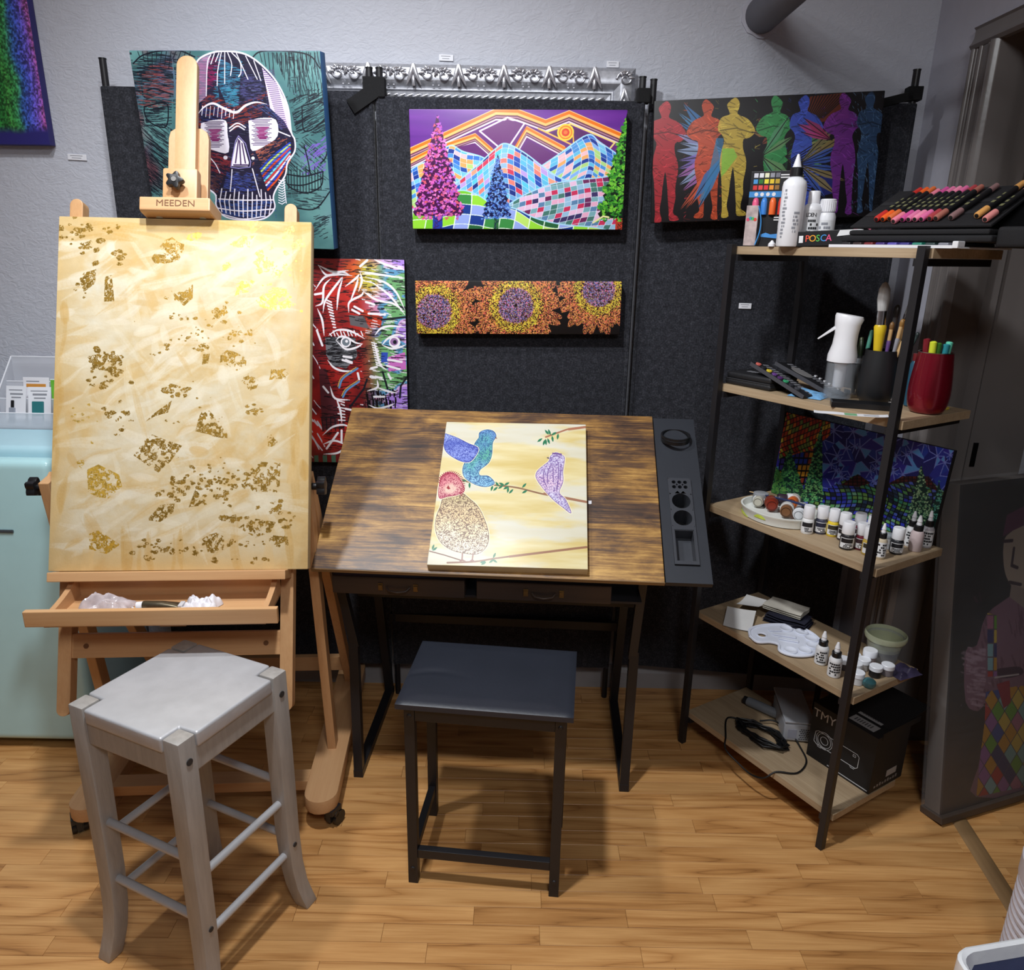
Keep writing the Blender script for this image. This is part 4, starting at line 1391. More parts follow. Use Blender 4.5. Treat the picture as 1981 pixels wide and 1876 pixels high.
# ---- portrait in harlequin sleeves, wrapped in film, standing on the floor by the doorway
A = Art(420, 760, [(427, 109), (1080, 10), (1010, 1590), (300, 1766)], (24, 22, 24))
tone = vnoise(A.h, A.w, 3, 6, 5, 95)
A.a[..., :3] = np.array((46, 46, 48)) + (np.array((96, 78, 66)) - np.array((46, 46, 48))) * np.clip((A.Y[..., None] - 900) / 900 + tone[..., None] - .5, 0, 1)
SKN = (196, 176, 160)
A.poly(spline([(690, 300), (650, 340), (645, 430), (665, 520), (720, 580), (800, 600), (900, 560), (930, 400), (900, 280), (780, 240), (690, 300)], 4), SKN)
A.poly([(640, 330), (660, 230), (760, 180), (900, 200), (950, 330), (900, 290), (780, 260), (690, 300)], (110, 60, 90))
A.lines([[(645, 350), (690, 345)], [(760, 350), (830, 350)], [(680, 540), (740, 550)], [(700, 380), (690, 460), (720, 470)]], 12, (70, 50, 60))
A.poly([(690, 550), (830, 590), (830, 690), (720, 680), (680, 620)], (170, 150, 140))
COAT = [(680, 610), (560, 700), (510, 850), (450, 880), (450, 1140), (520, 1190), (560, 1150), (560, 1300), (520, 1500), (510, 1670), (1010, 1590), (1060, 800), (900, 650), (800, 680)]
A.poly(spline(COAT + [COAT[0]], 3), (150, 110, 130))
A.hatch(COAT, (110, 70, 90), 120, 9, 1.3, 4, al=0.5, length=(0.05, 0.2))
DI = pal((220, 160, 40), (200, 60, 50), (70, 90, 170), (120, 180, 60), (150, 200, 210), (170, 110, 180), (60, 60, 120), (230, 200, 80), (190, 120, 150), (140, 190, 190))
A.cells([(560, 1090), (740, 1060), (1030, 1080), (1010, 1590), (510, 1670), (530, 1450), (555, 1250)], lambda X, Y: (X + Y * .62) / 74, lambda X, Y: (X - Y * .62) / 74, DI, (90, 80, 100), 0.03, 5)
A.cells([(565, 690), (615, 700), (620, 1010), (570, 1010)], lambda X, Y: X / 60, lambda X, Y: Y / 70, DI, (110, 90, 100), 0.04, 6)
A.poly(spline([(620, 970), (740, 960), (760, 1000), (640, 1020), (620, 970)], 4), (70, 30, 60))
A.line([(610, 1015), (740, 1000)], 7, (210, 200, 200))
A.poly([(620, 1050), (690, 1030), (700, 1150), (660, 1180)], (170, 40, 60))
A.hatch([(450, 880), (560, 860), (560, 1180), (460, 1150)], (200, 170, 190), 70, 8, 0.2, 9, al=0.5, length=(0.1, 0.4))
A.a[..., :3] *= 0.72
M_port = art_mat('portrait_painting', A, 0.4, 0.1)
M_port_edge = mat('portrait_edge', (96, 90, 86), 0.5)
t = canvas('portrait_painting', 'large film-wrapped portrait in harlequin costume standing on the floor by the doorway', 'painting', 0.478, 0.924, 0.05,
           M_port, M_port_edge, (1.4202, 1.80, 0.0295), 0.35, 0.1523, 0.0)
M_film = mat('clear_film', (190, 190, 194), 0.2, alpha=0.10, var=0.1, vscale=7, bump=0.7, bscale=24, spec=0.7, stretch=(1, 1, 3))
mb = MB()
mb.box(-0.245, 0.245, -0.006, 0.058, -0.004, 0.93)
o = mb.build('film_wrap', M_film, t, bevel=0.006)
M_strip = mat('frame_strip', (78, 66, 58), 0.45)
mb = MB()
mb.box(-0.243, 0.243, -0.012, 0.06, -0.022, -0.002)
mb.build('bottom_rail', M_strip, t, bevel=0.002)

# ================================================================ furniture
M_beech = wood('beech_wood', (176, 128, 84), (198, 152, 106), (212, 170, 124), 'Z', 1.0, 0.42, fig=0.2, bump=0.06, contrast=0.8, tint=0.04)
M_beech_x = wood('beech_wood_across', (176, 128, 84), (198, 152, 106), (212, 170, 124), 'X', 1.0, 0.42, fig=0.2, bump=0.06, contrast=0.8, tint=0.04)
M_beech_y = wood('beech_wood_deep', (172, 124, 82), (194, 148, 104), (208, 166, 122), 'Y', 1.0, 0.42, fig=0.2, bump=0.06, contrast=0.8, tint=0.04)
M_blackplastic = mat('black_plastic', (24, 24, 26), 0.35)
M_blackmetal = mat('black_metal', (32, 31, 34), 0.42, 0.0, var=0.06, bump=0.08, bscale=500)
M_steel = mat('steel', (170, 168, 165), 0.3, 1.0, var=0.04)
M_brown_print = mat('brown_print', (112, 74, 44), 0.6)


def text_obj(s, size, m, parent, M, depth=0.0003, align='CENTER', sx=1.0, name='lettering'):
    cu = bpy.data.curves.new(name, 'FONT')
    cu.body = s
    cu.size = size
    cu.extrude = depth
    cu.align_x = align
    cu.align_y = 'CENTER'
    cu.resolution_u = 3
    cu.materials.append(m)
    tmp = bpy.data.objects.new('tmp', cu)
    me = bpy.data.meshes.new_from_object(tmp)
    me.materials.clear()
    me.materials.append(m)
    bpy.data.objects.remove(tmp)
    o = bpy.data.objects.new(name, me)
    COL.objects.link(o)
    o.parent = parent
    o.matrix_local = M @ Matrix.Diagonal((sx, 1, 1, 1))
    return o


def stadium(w, l, n=10, front=True, back=True):
    """outline of a bar with round ends; along y from 0 to l"""
    out = []
    r = w / 2
    if front:
        out += [(-r * math.cos(math.pi * k / n), r - r * math.sin(math.pi * k / n)) for k in range(n + 1)]
    else:
        out += [(-r, 0), (r, 0)]
    if back:
        out += [(r * math.cos(math.pi * k / n), l - r + r * math.sin(math.pi * k / n)) for k in range(n + 1)]
    else:
        out += [(r, l), (-r, l)]
    return out


XZ = Matrix(((1, 0, 0, 0), (0, 0, 1, 0), (0, 1, 0, 0), (0, 0, 0, 1)))       # prism (x, z) extruded along y
YZ = Matrix(((0, 0, 1, 0), (1, 0, 0, 0), (0, 1, 0, 0), (0, 0, 0, 1)))       # prism (y, z) extruded along x

# ---------------------------------------------------------------- easel
easel = thing('wooden_easel', 'beech studio easel on castors holding the gold leaf canvas', 'easel', (-0.832, 1.96, 0), 0.0746)
TILT = Matrix.Translation((0, -0.364, 0.7755)) @ Matrix.Rotation(-0.3629, 4, 'X')   # x, depth behind canvas front, along the slope
XC = 0.024


def tpart(name, m, fn, bevel=0.002, smooth=None, parent=easel):
    q = MB()
    fn(q)
    q.v = [tuple(TILT @ Vector(p)) for p in q.v]
    return q.build(name, m, parent, bevel=bevel, smooth=smooth)


for sx in (-1, 1):
    x = XC + sx * 0.2525
    pr = stadium(0.03, 1.224)
    tpart('upright', M_beech, lambda q: q.prism([(x + a, -0.335 + b) for a, b in pr], 0.036, 0.068, XZ), 0.0015)
    ys = -0.012
    # A-frame, runner, castors
    xr = 0.012 + sx * 0.302
    mb = MB()
    mb.bar((xr, -0.232, 0.955), (xr, -0.10, 0.098), 0.024, 0.042)
    mb.build('front_leg', M_beech, easel, bevel=0.002)
    mb = MB()
    mb.bar((xr, -0.215, 0.955), (xr, 0.262, 0.098), 0.024, 0.042)
    mb.build('rear_leg', M_beech, easel, bevel=0.002)
    mb = MB()
    mb.prism([(xr + a, -0.345 + b) for a, b in stadium(0.088, 0.72)], 0.06, 0.1)
    mb.build('runner', M_beech_y, easel, bevel=0.003, smooth=40)
    for yy2 in (-0.312, 0.31):
        c = thing('castor', '', 'x')
        for k in ('label', 'category'):
            del c[k]
        c.parent = easel
        c.location = (xr + (sx * 0.026 if yy2 < 0 else 0), yy2, 0)
        c.rotation_euler = (0, 0, -0.5 * sx if yy2 < 0 else 0)
        mb = MB()
        for s2 in (-1, 1):
            mb.tube([(s2 * 0.008, 0.012, 0.021), (s2 * 0.019, 0.012, 0.021)], 0.021, 16)
        mb.build('castor_wheel', M_blackplastic, c, smooth=40)
        mb = MB()
        mb.box(-0.007, 0.007, -0.016, 0.03, 0.018, 0.046)
        mb.box(-0.018, 0.018, -0.02, 0.02, 0.044, 0.06)
        mb.tube([(-0.019, 0.0, 0.04), (0.019, 0.0, 0.04)], 0.009, 10)
        mb.build('castor_fork', M_blackmetal, c, bevel=0.001)
    # side knob clamping the tilt
    mb = MB()
    xk = xr + sx * 0.012
    mb.tube([(xk, -0.228, 0.935), (xk + sx * 0.016, -0.228, 0.935)], 0.009, 12)
    star = []
    for k in range(20):
        a = 2 * math.pi * k / 20
        star.append((-0.228 + (0.021 + 0.004 * math.cos(5 * a)) * math.cos(a), 0.935 + (0.021 + 0.004 * math.cos(5 * a)) * math.sin(a)))
    mb.prism(star, min(xk + sx * 0.014, xk + sx * 0.034), max(xk + sx * 0.014, xk + sx * 0.034), YZ)
    mb.build('side_knob', M_blackplastic, easel, bevel=0.002, smooth=40)
    mb = MB()
    mb.tube([(XC + sx * 0.262, -0.228, 0.935), (xk + sx * 0.001, -0.228, 0.935)], 0.007, 10)
    mb.build('pivot_bolt', M_steel, easel)
tpart('lower_rail', M_beech_x, lambda q: q.box(XC - 0.238, XC + 0.238, 0.038, 0.06, -0.203, -0.147))
for sx in (-1, 1):
    tpart('rail_screw', M_brown_print, lambda q: q.tube([(XC + sx * 0.205, 0.0365, -0.175), (XC + sx * 0.205, 0.0385, -0.175)], 0.006, 12), 0)
tpart('canvas_ledge', M_beech_x, lambda q: q.box(-0.239, 0.287, -0.03, 0.036, -0.022, -0.0005))
tpart('top_rail', M_beech_x, lambda q: q.box(XC - 0.238, XC + 0.238, 0.07, 0.09, 0.70, 0.76))
mast_pr = stadium(0.05, 1.22)
tpart('mast', M_beech, lambda q: q.prism([(0.016 + a, 0.048 + b) for a, b in mast_pr], 0.056, 0.074, XZ), 0.002, 40)
sl = [(-0.031, 0.55), (0.066, 0.55), (0.066, 1.065), (0.062, 1.082), (0.048, 1.092), (-0.013, 1.092), (-0.027, 1.082), (-0.031, 1.065)]
tpart('mast_sleeve', M_beech, lambda q: q.prism(sl, 0.0745, 0.093, XZ), 0.0015)
tpart('mast_carrier', M_beech_x, lambda q: q.box(-0.03, 0.06, 0.0945, 0.112, 0.06, 0.74))
tpart('clamp_block', M_beech, lambda q: q.box(-0.025, 0.057, 0.024, 0.055, 0.865, 0.966), 0.006, 40)
bar_o = tpart('clamp_bar', M_beech_x, lambda q: q.prism([(-0.038, 0.835), (-0.03, 0.832), (0.024, 0.832), (0.05, 0.838), (0.05, 0.866), (-0.038, 0.866)], -0.052, 0.108, Matrix(((0, 0, 1, 0), (1, 0, 0, 0), (0, 1, 0, 0), (0, 0, 0, 1)))), 0.003)
for xx in (-0.02, 0.08):
    tpart('felt_pad', mat('felt_pad', (196, 196, 188), 0.8), lambda q: q.tube([(xx, 0.0, 0.8315), (xx, 0.0, 0.833)], 0.008, 10), 0)
text_obj('MEEDEN', 0.021, M_brown_print, bar_o, TILT @ Matrix.Translation((0.030, -0.0385, 0.851)) @ Matrix.Rotation(math.pi / 2, 4, 'X'), 0.0003, sx=1.12)
star = []
for k in range(40):
    a = 2 * math.pi * k / 40 + 0.3
    r_ = 0.0175 + 0.0042 * math.cos(5 * a)
    star.append((0.012 + r_ * math.cos(a), 0.925 + r_ * math.sin(a)))
kn = tpart('star_knob', M_blackplastic, lambda q: (q.prism(star, -0.004, 0.012, XZ), q.tube([(0.012, 0.011, 0.925), (0.012, 0.025, 0.925)], 0.009, 12)), 0.002, 40)
tpart('knob_bolt', M_steel, lambda q: q.tube([(0.012, -0.0055, 0.925), (0.012, -0.003, 0.925)], 0.006, 12), 0, None, kn)
# paint tray
tray = thing('paint_tray', '', 'x')
for k in ('label', 'category'):
    del tray[k]
tray.parent = easel
mb = MB()
mb.box(-0.236, 0.292, -0.512, -0.498, 0.712, 0.748)
mb.build('tray_lip', M_beech_x, tray, bevel=0.002)
mb = MB()
mb.box(-0.205, 0.262, -0.4975, -0.353, 0.704, 0.71)
mb.build('tray_floor', M_beech_x, tray)
mb = MB()
mb.box(-0.205, 0.262, -0.3525, -0.345, 0.700, 0.7525)
mb.build('tray_back', M_beech_x, tray, bevel=0.001)
for x in (-0.205, 0.25):
    pr = [(-0.498, 0.704), (-0.353, 0.704), (-0.353, 0.7525), (-0.372, 0.7525)]
    pr += [(-0.372 - 0.126 * k / 9, 0.7525 - 0.022 * math.sin(math.pi / 2 * k / 9) ** 0.7) for k in range(1, 10)]
    mb = MB()
    mb.prism(pr, x, x + 0.012, YZ)
    mb.build('tray_side', M_beech_y, tray)
mb = MB()
mb.box(XC - 0.03, XC + 0.03, -0.40, -0.33, 0.65, 0.6995)
mb.build('lift_block', M_beech_x, easel, bevel=0.002)
mb = MB()
mb.bar((0.012 - 0.26, -0.235, 0.086), (0.012 + 0.26, -0.235, 0.086), 0.05, 0.03, (0, 1, 0))
mb.build('floor_crossbar', M_beech_x, easel, bevel=0.002)
mb = MB()
mb.bar((0.012 - 0.29, 0.22, 0.185), (0.012 + 0.29, 0.22, 0.185), 0.022, 0.05, (0, 1, 0))
mb.build('rear_crossbar', M_beech_x, easel, bevel=0.002)

# ---------------------------------------------------------------- drafting table
M_rustic = rustic('rustic_board')
M_table_black = mat('black_board', (40, 43, 50), 0.5, var=0.05, bump=0.12, bscale=600)
tb = thing('drafting_table', 'tilted drafting table with a rustic wood top and black side panel', 'table', (-0.06, 1.7, 0), -0.0512)
TB = Matrix.Translation((0, 0, 0.733)) @ Matrix.Rotation(-0.9601, 4, 'X')


def bpart(name, m, fn, bevel=0.0015, smooth=None, parent=tb):
    q = MB()
    fn(q)
    q.v = [tuple(TB @ Vector(p)) for p in q.v]
    return q.build(name, m, parent, bevel=bevel, smooth=smooth)


top_o = bpart('tabletop', M_rustic, lambda q: q.box(-0.436, 0.436, 0, 0.015, 0.0, 0.547))
bpart('edge_band', mat('edge_band', (140, 112, 74), 0.5), lambda q: q.box(-0.437, 0.437, 0.0008, 0.0142, -0.0012, -0.0001), 0)
side_o = bpart('side_panel', M_table_black, lambda q: (q.box(0.4385, 0.4632, 0.0, 0.015, 0.0, 0.54), q.box(0.5238, 0.552, 0.0, 0.015, 0.0, 0.54), q.box(0.4632, 0.5238, 0.0, 0.015, 0.0, 0.0502), q.box(0.4632, 0.5238, 0.0, 0.015, 0.3198, 0.54)), 0)


def org(q):
    # raised tray with six pen holes, two cups and a trough: built from ring strips round each opening
    x0, x1, s0, s1 = 0.463, 0.524, 0.05, 0.32
    def plate(xa, xb, sa, sb):
        q.box(xa, xb, -0.006, 0.0, sa, sb)
    holes = [(0.4785 + (i % 3) * 0.015, 0.290 + (i // 3) * 0.016, 0.0055) for i in range(6)] + [(0.4935, 0.244, 0.024), (0.4935, 0.190, 0.024)]
    rows = [(0.268, s1, holes[:6]), (0.2165, 0.268, [holes[6]]), (0.163, 0.2165, [holes[7]])]
    # polar sheets: square cell with a round hole
    def cell(xa, xb, sa, sb, hx, hs, r, n=24):
        vs, fs = [], []
        for k in range(n):
            a = 2 * math.pi * k / n
            c, s = math.cos(a), math.sin(a)
            tx = (xb - hx) / c if c > 1e-6 else ((xa - hx) / c if c < -1e-6 else 1e9)
            ts = (sb - hs) / s if s > 1e-6 else ((sa - hs) / s if s < -1e-6 else 1e9)
            tt = min(tx, ts)
            vs += [(hx + c * tt, -0.006, hs + s * tt), (hx + c * r, -0.006, hs + s * r), (hx + c * r, 0.045, hs + s * r)]
        for k in range(n):
            j = (k + 1) % n
            fs += [(3 * k, 3 * j, 3 * j + 1, 3 * k + 1), (3 * k + 1, 3 * j + 1, 3 * j + 2, 3 * k + 2)]
        q.add(vs, fs)
        q.add([vs[3 * k + 2] for k in range(n)], [tuple(range(n))], None, 1)  # hole bottom coloured black, the shade of a deep hole put into the colour
    for i in range(6):
        hx, hs, r = holes[i]
        xa = x0 if i % 3 == 0 else hx - 0.0075
        xb = x1 if i % 3 == 2 else hx + 0.0075
        sa, sb = (0.268, 0.298) if i < 3 else (0.298, s1)
        cell(xa, xb, sa, sb, hx, hs, r, 12)
    cell(x0, x1, 0.2165, 0.268, *holes[6])
    cell(x0, x1, 0.163, 0.2165, *holes[7])
    for a in ((x0, x0 + 0.006, s0, 0.163), (x1 - 0.006, x1, s0, 0.163), (x0 + 0.006, x1 - 0.006, s0, s0 + 0.01), (x0 + 0.006, x1 - 0.006, 0.153, 0.163)):
        plate(*a)
    q.box(x0 + 0.006, x1 - 0.006, 0.032, 0.034, s0 + 0.01, 0.153)
    q.box(x0 + 0.006, x0 + 0.0075, -0.004, 0.033, s0 + 0.01, 0.153)
    q.box(x1 - 0.0075, x1 - 0.006, -0.004, 0.033, s0 + 0.01, 0.153)
    q.box(x0 + 0.006, x1 - 0.006, -0.004, 0.033, s0 + 0.01, s0 + 0.0115)
    q.box(x0 + 0.006, x1 - 0.006, -0.004, 0.033, 0.1515, 0.153)
    for a in ((x0, x0 + 0.002, s0, s1), (x1 - 0.002, x1, s0, s1)):
        q.box(a[0], a[1], -0.0055, 0.004, a[2], a[3])
    q.box(x0, x1, -0.0055, 0.004, s0, s0 + 0.002)
    q.box(x0, x1, -0.0055, 0.004, s1 - 0.002, s1)


bpart('organizer_insert', [mat('organizer_plastic', (58, 60, 66), 0.4), M_blackplastic], org, 0, None, side_o)
mb = MB()
cen = TB @ Vector((0.494, -0.012, 0.462))
mb.lathe([(0.0405, 0.0), (0.0365, 0.0), (0.0365, 0.006), (0.0405, 0.006)], 28, Matrix.Translation(cen) @ Matrix.Rotation(0.15, 4, 'X'), closed=True)
mb.lathe([(0.0375, -0.012), (0.039, -0.012), (0.0395, -0.002), (0.038, -0.002)], 28, Matrix.Translation(cen) @ Matrix.Rotation(0.15, 4, 'X'), closed=True)
mb.build('cup_holder', M_blackplastic, tb, smooth=40)
for sx, xf, xt in ((-1, -0.385, -0.425), (1, 0.395, 0.405)):
    mb = MB()
    mb.bar((xf, 0.145, 0.012), (xf, 0.60, 0.012), 0.028, 0.024)
    mb.build('floor_bar', M_blackmetal, tb, bevel=0.001)
    mb = MB()
    mb.bar((xf, 0.158, 0.012), (xf + sx * 0.004, 0.185, 0.44), 0.026, 0.026)
    mb.build('leg', M_blackmetal, tb, bevel=0.001)
    mb = MB()
    mb.bar((xf, 0.185, 0.42), (xt, 0.13, 0.755), 0.024, 0.024)
    mb.build('strut', M_blackmetal, tb, bevel=0.001)
    mb = MB()
    mb.bar((xf, 0.585, 0.012), (xf, 0.36, 0.90), 0.026, 0.026)
    mb.build('leg', M_blackmetal, tb, bevel=0.001)
    mb = MB()
    mb.bar((xf, 0.15, 0.63), (xf, 0.43, 0.63), 0.022, 0.022)
    mb.build('side_rail', M_blackmetal, tb, bevel=0.001)
mb = MB()
mb.bar((-0.39, 0.26, 0.553), (0.40, 0.26, 0.553), 0.02, 0.03, (0, 1, 0))
mb.build('front_rail', M_blackmetal, tb, bevel=0.001)
mb = MB()
mb.bar((-0.39, 0.59, 0.30), (0.40, 0.59, 0.30), 0.02, 0.03, (0, 1, 0))
mb.build('back_rail', M_blackmetal, tb, bevel=0.001)
mb = MB()
mb.box(-0.383, 0.393, 0.06, 0.34, 0.642, 0.648)
mb.build('under_shelf', M_blackmetal, tb)
M_case = wood('dark_case_wood', (38, 28, 22), (52, 38, 30), (62, 46, 36), 'X', 1.0, 0.5, tint=0)
M_brass = mat('brass', (120, 100, 66), 0.4, 0.9)
for i, (xc, side) in enumerate(((-0.225, 'left'), (0.145, 'right'))):
    c = thing('art_case', 'dark wooden art case with brass clasps under the table, %s one of two' % side, 'case', (-0.06 + xc * 0.9987, 1.7 - xc * 0.0512 + 0.04, 0.648), -0.0512, 'art cases under the table')
    mb = MB()
    mb.box(-0.17, 0.17, 0, 0.2, 0, 0.05)
    mb.build('case_body', M_case, c, bevel=0.003)
    for xx in (-0.045, 0.045):
        mb = MB()
        mb.box(xx - 0.006, xx + 0.006, -0.003, 0.0, 0.014, 0.034)
        mb.box(xx - 0.005, xx + 0.005, -0.006, -0.002, 0.02, 0.03)
        mb.build('clasp', M_brass, c, bevel=0.0005)
    mb = MB()
    mb.tube([(-0.03, -0.002, 0.024), (-0.022, -0.012, 0.018), (0, -0.014, 0.015), (0.022, -0.012, 0.018), (0.03, -0.002, 0.024)], 0.003, 8)
    mb.build('case_handle', M_case, c, smooth=60)

# ---------------------------------------------------------------- black stool
M_seatblack = mat('black_seat', (40, 43, 52), 0.42, var=0.08, vscale=9, bump=0.15, bscale=90)
st = thing('black_stool', 'square black metal stool with a flat dark seat before the drafting table', 'stool', (-0.04, 1.592, 0), -0.1)
for sx in (-1, 1):
    for sy in (-1, 1):
        mb = MB()
        mb.box(sx * 0.173 - 0.012, sx * 0.173 + 0.012, sy * 0.116 - 0.012, sy * 0.116 + 0.012, 0.0, 0.505)
        mb.build('leg', M_blackmetal, st, bevel=0.0012)
    mb = MB()
    mb.box(sx * 0.173 - 0.009, sx * 0.173 + 0.009, -0.104, 0.104, 0.075, 0.099)
    mb.build('side_rung', M_blackmetal, st, bevel=0.001)
    mb = MB()
    mb.box(sx * 0.173 - 0.0095, sx * 0.173 + 0.0095, -0.104, 0.104, 0.464, 0.504)
    mb.build('apron', M_blackmetal, st, bevel=0.001)
for sy in (-1, 1):
    mb = MB()
    mb.box(-0.161, 0.161, sy * 0.116 - 0.0095, sy * 0.116 + 0.0095, 0.464, 0.504)
    mb.build('apron', M_blackmetal, st, bevel=0.001)
mb = MB()
mb.box(-0.161, 0.161, -0.125, -0.107, 0.075, 0.099)
mb.build('front_rung', M_blackmetal, st, bevel=0.001)
for sx in (-1, 1):
    for z in (0.478, 0.045):
        mb = MB()
        mb.tube([(sx * 0.173, -0.128, z), (sx * 0.173, -0.1285, z), (sx * 0.173, -0.1305, z)], [0.006, 0.006, 0.004], 10)
        mb.build('bolt', M_blackmetal, st)
mb = MB()


def seat_top(u, v):
    x, y = (u - .5) * 0.402, (v - .5) * 0.29
    e = min(u, 1 - u, v, 1 - v)
    z = 0.5175 + 0.0035 * min(1, e * 40) ** 0.5 + 0.0035 * min(1, e * 8)
    d = math.hypot((u - 0.14) / 0.16, (v - 0.42 - 0.06 * math.sin(u * 9)) / 0.03)
    z -= 0.004 * math.exp(-d * d)
    return (x, y, z)


mb.grid(seat_top, 44, 40)
b0 = len(mb.v)
mb.box(-0.201, 0.201, -0.145, 0.145, 0.505, 0.5176)
mb.build('seat', M_seatblack, st, bevel=0.0, smooth=35)

# ---------------------------------------------------------------- grey stool
M_silver = mat('silver_grey_paint', (184, 184, 187), 0.42, 0.2, var=0.10, vscale=18, bump=0.25, bscale=70)
M_silver_leg = mat('silver_grey_leg_paint', (164, 160, 156), 0.45, 0.15, var=0.12, vscale=30, bump=0.25, bscale=110, stretch=(3, 3, 0.4))
gs = thing('grey_stool', 'silver-grey painted wooden bar stool with double rungs before the easel', 'stool', (-0.668, 1.345, 0), -0.428)
SW, SD = 0.147, 0.144
M_pen_line = mat('dark_joint', (50, 48, 48), 0.7)
for sx in (-1, 1):
    for sy in (-1, 1):
        mb = MB()
        pts = []
        for z, off, w in ((0.0, 0.024, 0.036), (0.03, 0.017, 0.036), (0.07, 0.009, 0.036), (0.13, 0.003, 0.037), (0.22, 0.0, 0.038), (0.42, -0.001, 0.040), (0.633, -0.002, 0.040)):
            pts.append((sx * (SW - 0.018 + off * 0.75), sy * (SD - 0.018 + off), z, w))
        for i, (x, y, z, w) in enumerate(pts):
            h_ = w / 2
            mb.v += [(x - h_, y - h_, z), (x + h_, y - h_, z), (x + h_, y + h_, z), (x - h_, y + h_, z)]
            if i:
                b = 4 * (i - 1)
                mb.f += [(b + k, b + (k + 1) % 4, b + 4 + (k + 1) % 4, b + 4 + k) for k in range(4)]
        mb.f += [(3, 2, 1, 0), (24, 25, 26, 27)]
        lg = mb.build('leg', M_silver_leg, gs, bevel=0.004, seg=2, smooth=30)
        mb = MB()
        mb.tube([(sx * (SW + 0.0), sy * (SD - 0.02), 0.585), (sx * (SW + 0.0025), sy * (SD - 0.02), 0.585)], 0.007, 14)
        mb.build('screw_cap', M_pen_line, gs)
        mb = MB()
        mb.tube([(sx * (SW + 0.0), sy * (SD - 0.019), 0.19), (sx * (SW + 0.0035), sy * (SD - 0.019), 0.19)], 0.0055, 12)
        mb.build('screw_hole', M_pen_line, gs)
# seat: a thick plate with rounded long edges between the leg tops
mb = MB()
poly = [(-SW, -SD + 0.0435), (-SW + 0.0435, -SD + 0.0435), (-SW + 0.0435, -SD), (SW - 0.0435, -SD), (SW - 0.0435, -SD + 0.0435), (SW, -SD + 0.0435), (SW, SD - 0.0435), (SW - 0.0435, SD - 0.0435), (SW - 0.0435, SD), (-SW + 0.0435, SD), (-SW + 0.0435, SD - 0.0435), (-SW, SD - 0.0435)]
mb.prism(poly, 0.6, 0.633)
mb.build('seat', M_silver, gs, bevel=0.006, seg=3, smooth=50)
for sx in (-1, 1):
    mb = MB()
    mb.box(sx * (SW - 0.016) - 0.011, sx * (SW - 0.016) + 0.011, -SD + .03, SD - .03, 0.55, 0.606)
    mb.build('apron', M_silver_leg, gs, bevel=0.003)
    mb = MB()
    mb.box(-SW + .03, SW - .03, sx * (SD - 0.016) - 0.011, sx * (SD - 0.016) + 0.011, 0.55, 0.606)
    mb.build('apron', M_silver_leg, gs, bevel=0.003)
    for z in (0.352, 0.206):
        mb = MB()
        mb.tube([(-SW + .024, sx * (SD - 0.018), z), (SW - .024, sx * (SD - 0.018), z)], 0.0088, 14)
        mb.build('rung', M_silver, gs, smooth=50)
    for z in (0.308, 0.162):
        mb = MB()
        mb.tube([(sx * (SW - 0.018), -SD + .024, z), (sx * (SW - 0.018), SD - .024, z)], 0.0088, 14)
        mb.build('rung', M_silver, gs, smooth=50)

# ---------------------------------------------------------------- fabric display panels
m, nt, b = node_mat('charcoal_loop_fabric')
tc = N(nt, 'ShaderNodeTexCoord')
n1 = N(nt, 'ShaderNodeTexNoise', i_Scale=210.0, i_Detail=3.0)
nt.links.new(tc.outputs['Object'], n1.inputs['Vector'])
n2 = N(nt, 'ShaderNodeTexNoise', i_Scale=60.0, i_Detail=2.0)
nt.links.new(tc.outputs['Object'], n2.inputs['Vector'])
mx = N(nt, 'ShaderNodeMix')
mx.inputs['Factor'].default_value = 0.35
nt.links.new(n1.outputs['Fac'], mx.inputs['A'])
nt.links.new(n2.outputs['Fac'], mx.inputs['B'])
rp = ramp(nt, [(0.34, lin((27, 28, 32))), (0.52, lin((44, 45, 51))), (0.70, lin((68, 69, 76)))])
nt.links.new(mx.outputs['Result'], rp.inputs['Fac'])
nt.links.new(rp.outputs[0], b.inputs['Base Color'])
b.inputs['Roughness'].default_value = 0.95
b.inputs['Specular IOR Level'].default_value = 0.1
b.inputs['Sheen Weight'].default_value = 0.15
bp = N(nt, 'ShaderNodeBump', i_Strength=0.5, i_Distance=0.003)
nt.links.new(mx.outputs['Result'], bp.inputs['Height'])
nt.links.new(bp.outputs[0], b.inputs['Normal'])
M_panel = m
M_strap = mat('black_velcro', (20, 20, 22), 0.95, var=0.2, vscale=200, bump=0.4, bscale=400)


def panel(label, x0, y0, x1, y1, z0, z1, poles):
    w = math.hypot(x1 - x0, y1 - y0)
    t = thing('display_panel', label, 'panel', (x0, y0, 0), math.atan2(y1 - y0, x1 - x0), 'charcoal display panels')
    mb = MB()
    mb.box(0.0, w, 0, 0.022, z0, z1)
    mb.build('fabric_face', M_panel, t, bevel=0.006, seg=2, smooth=50)
    for a in (0.008, w - 0.008):
        mb = MB()
        mb.box(a - 0.004, a + 0.004, -0.003, 0.001, z0, z1 - 0.005)
        mb.build('edge_binding', M_panel, t, bevel=0.0012)
    for px, top in poles:
        mb = MB()
        mb.tube([(px, 0.0125, 0.0), (px, 0.0125, top)], 0.0095, 14)
        mb.build('pole', M_blackmetal, t, smooth=40)
        mb = MB()
        mb.tube([(px, 0.0125, top), (px, 0.0125, top + 0.003)], 0.0105, 14)
        mb.build('pole_cap', M_blackplastic, t, smooth=40)
    return t


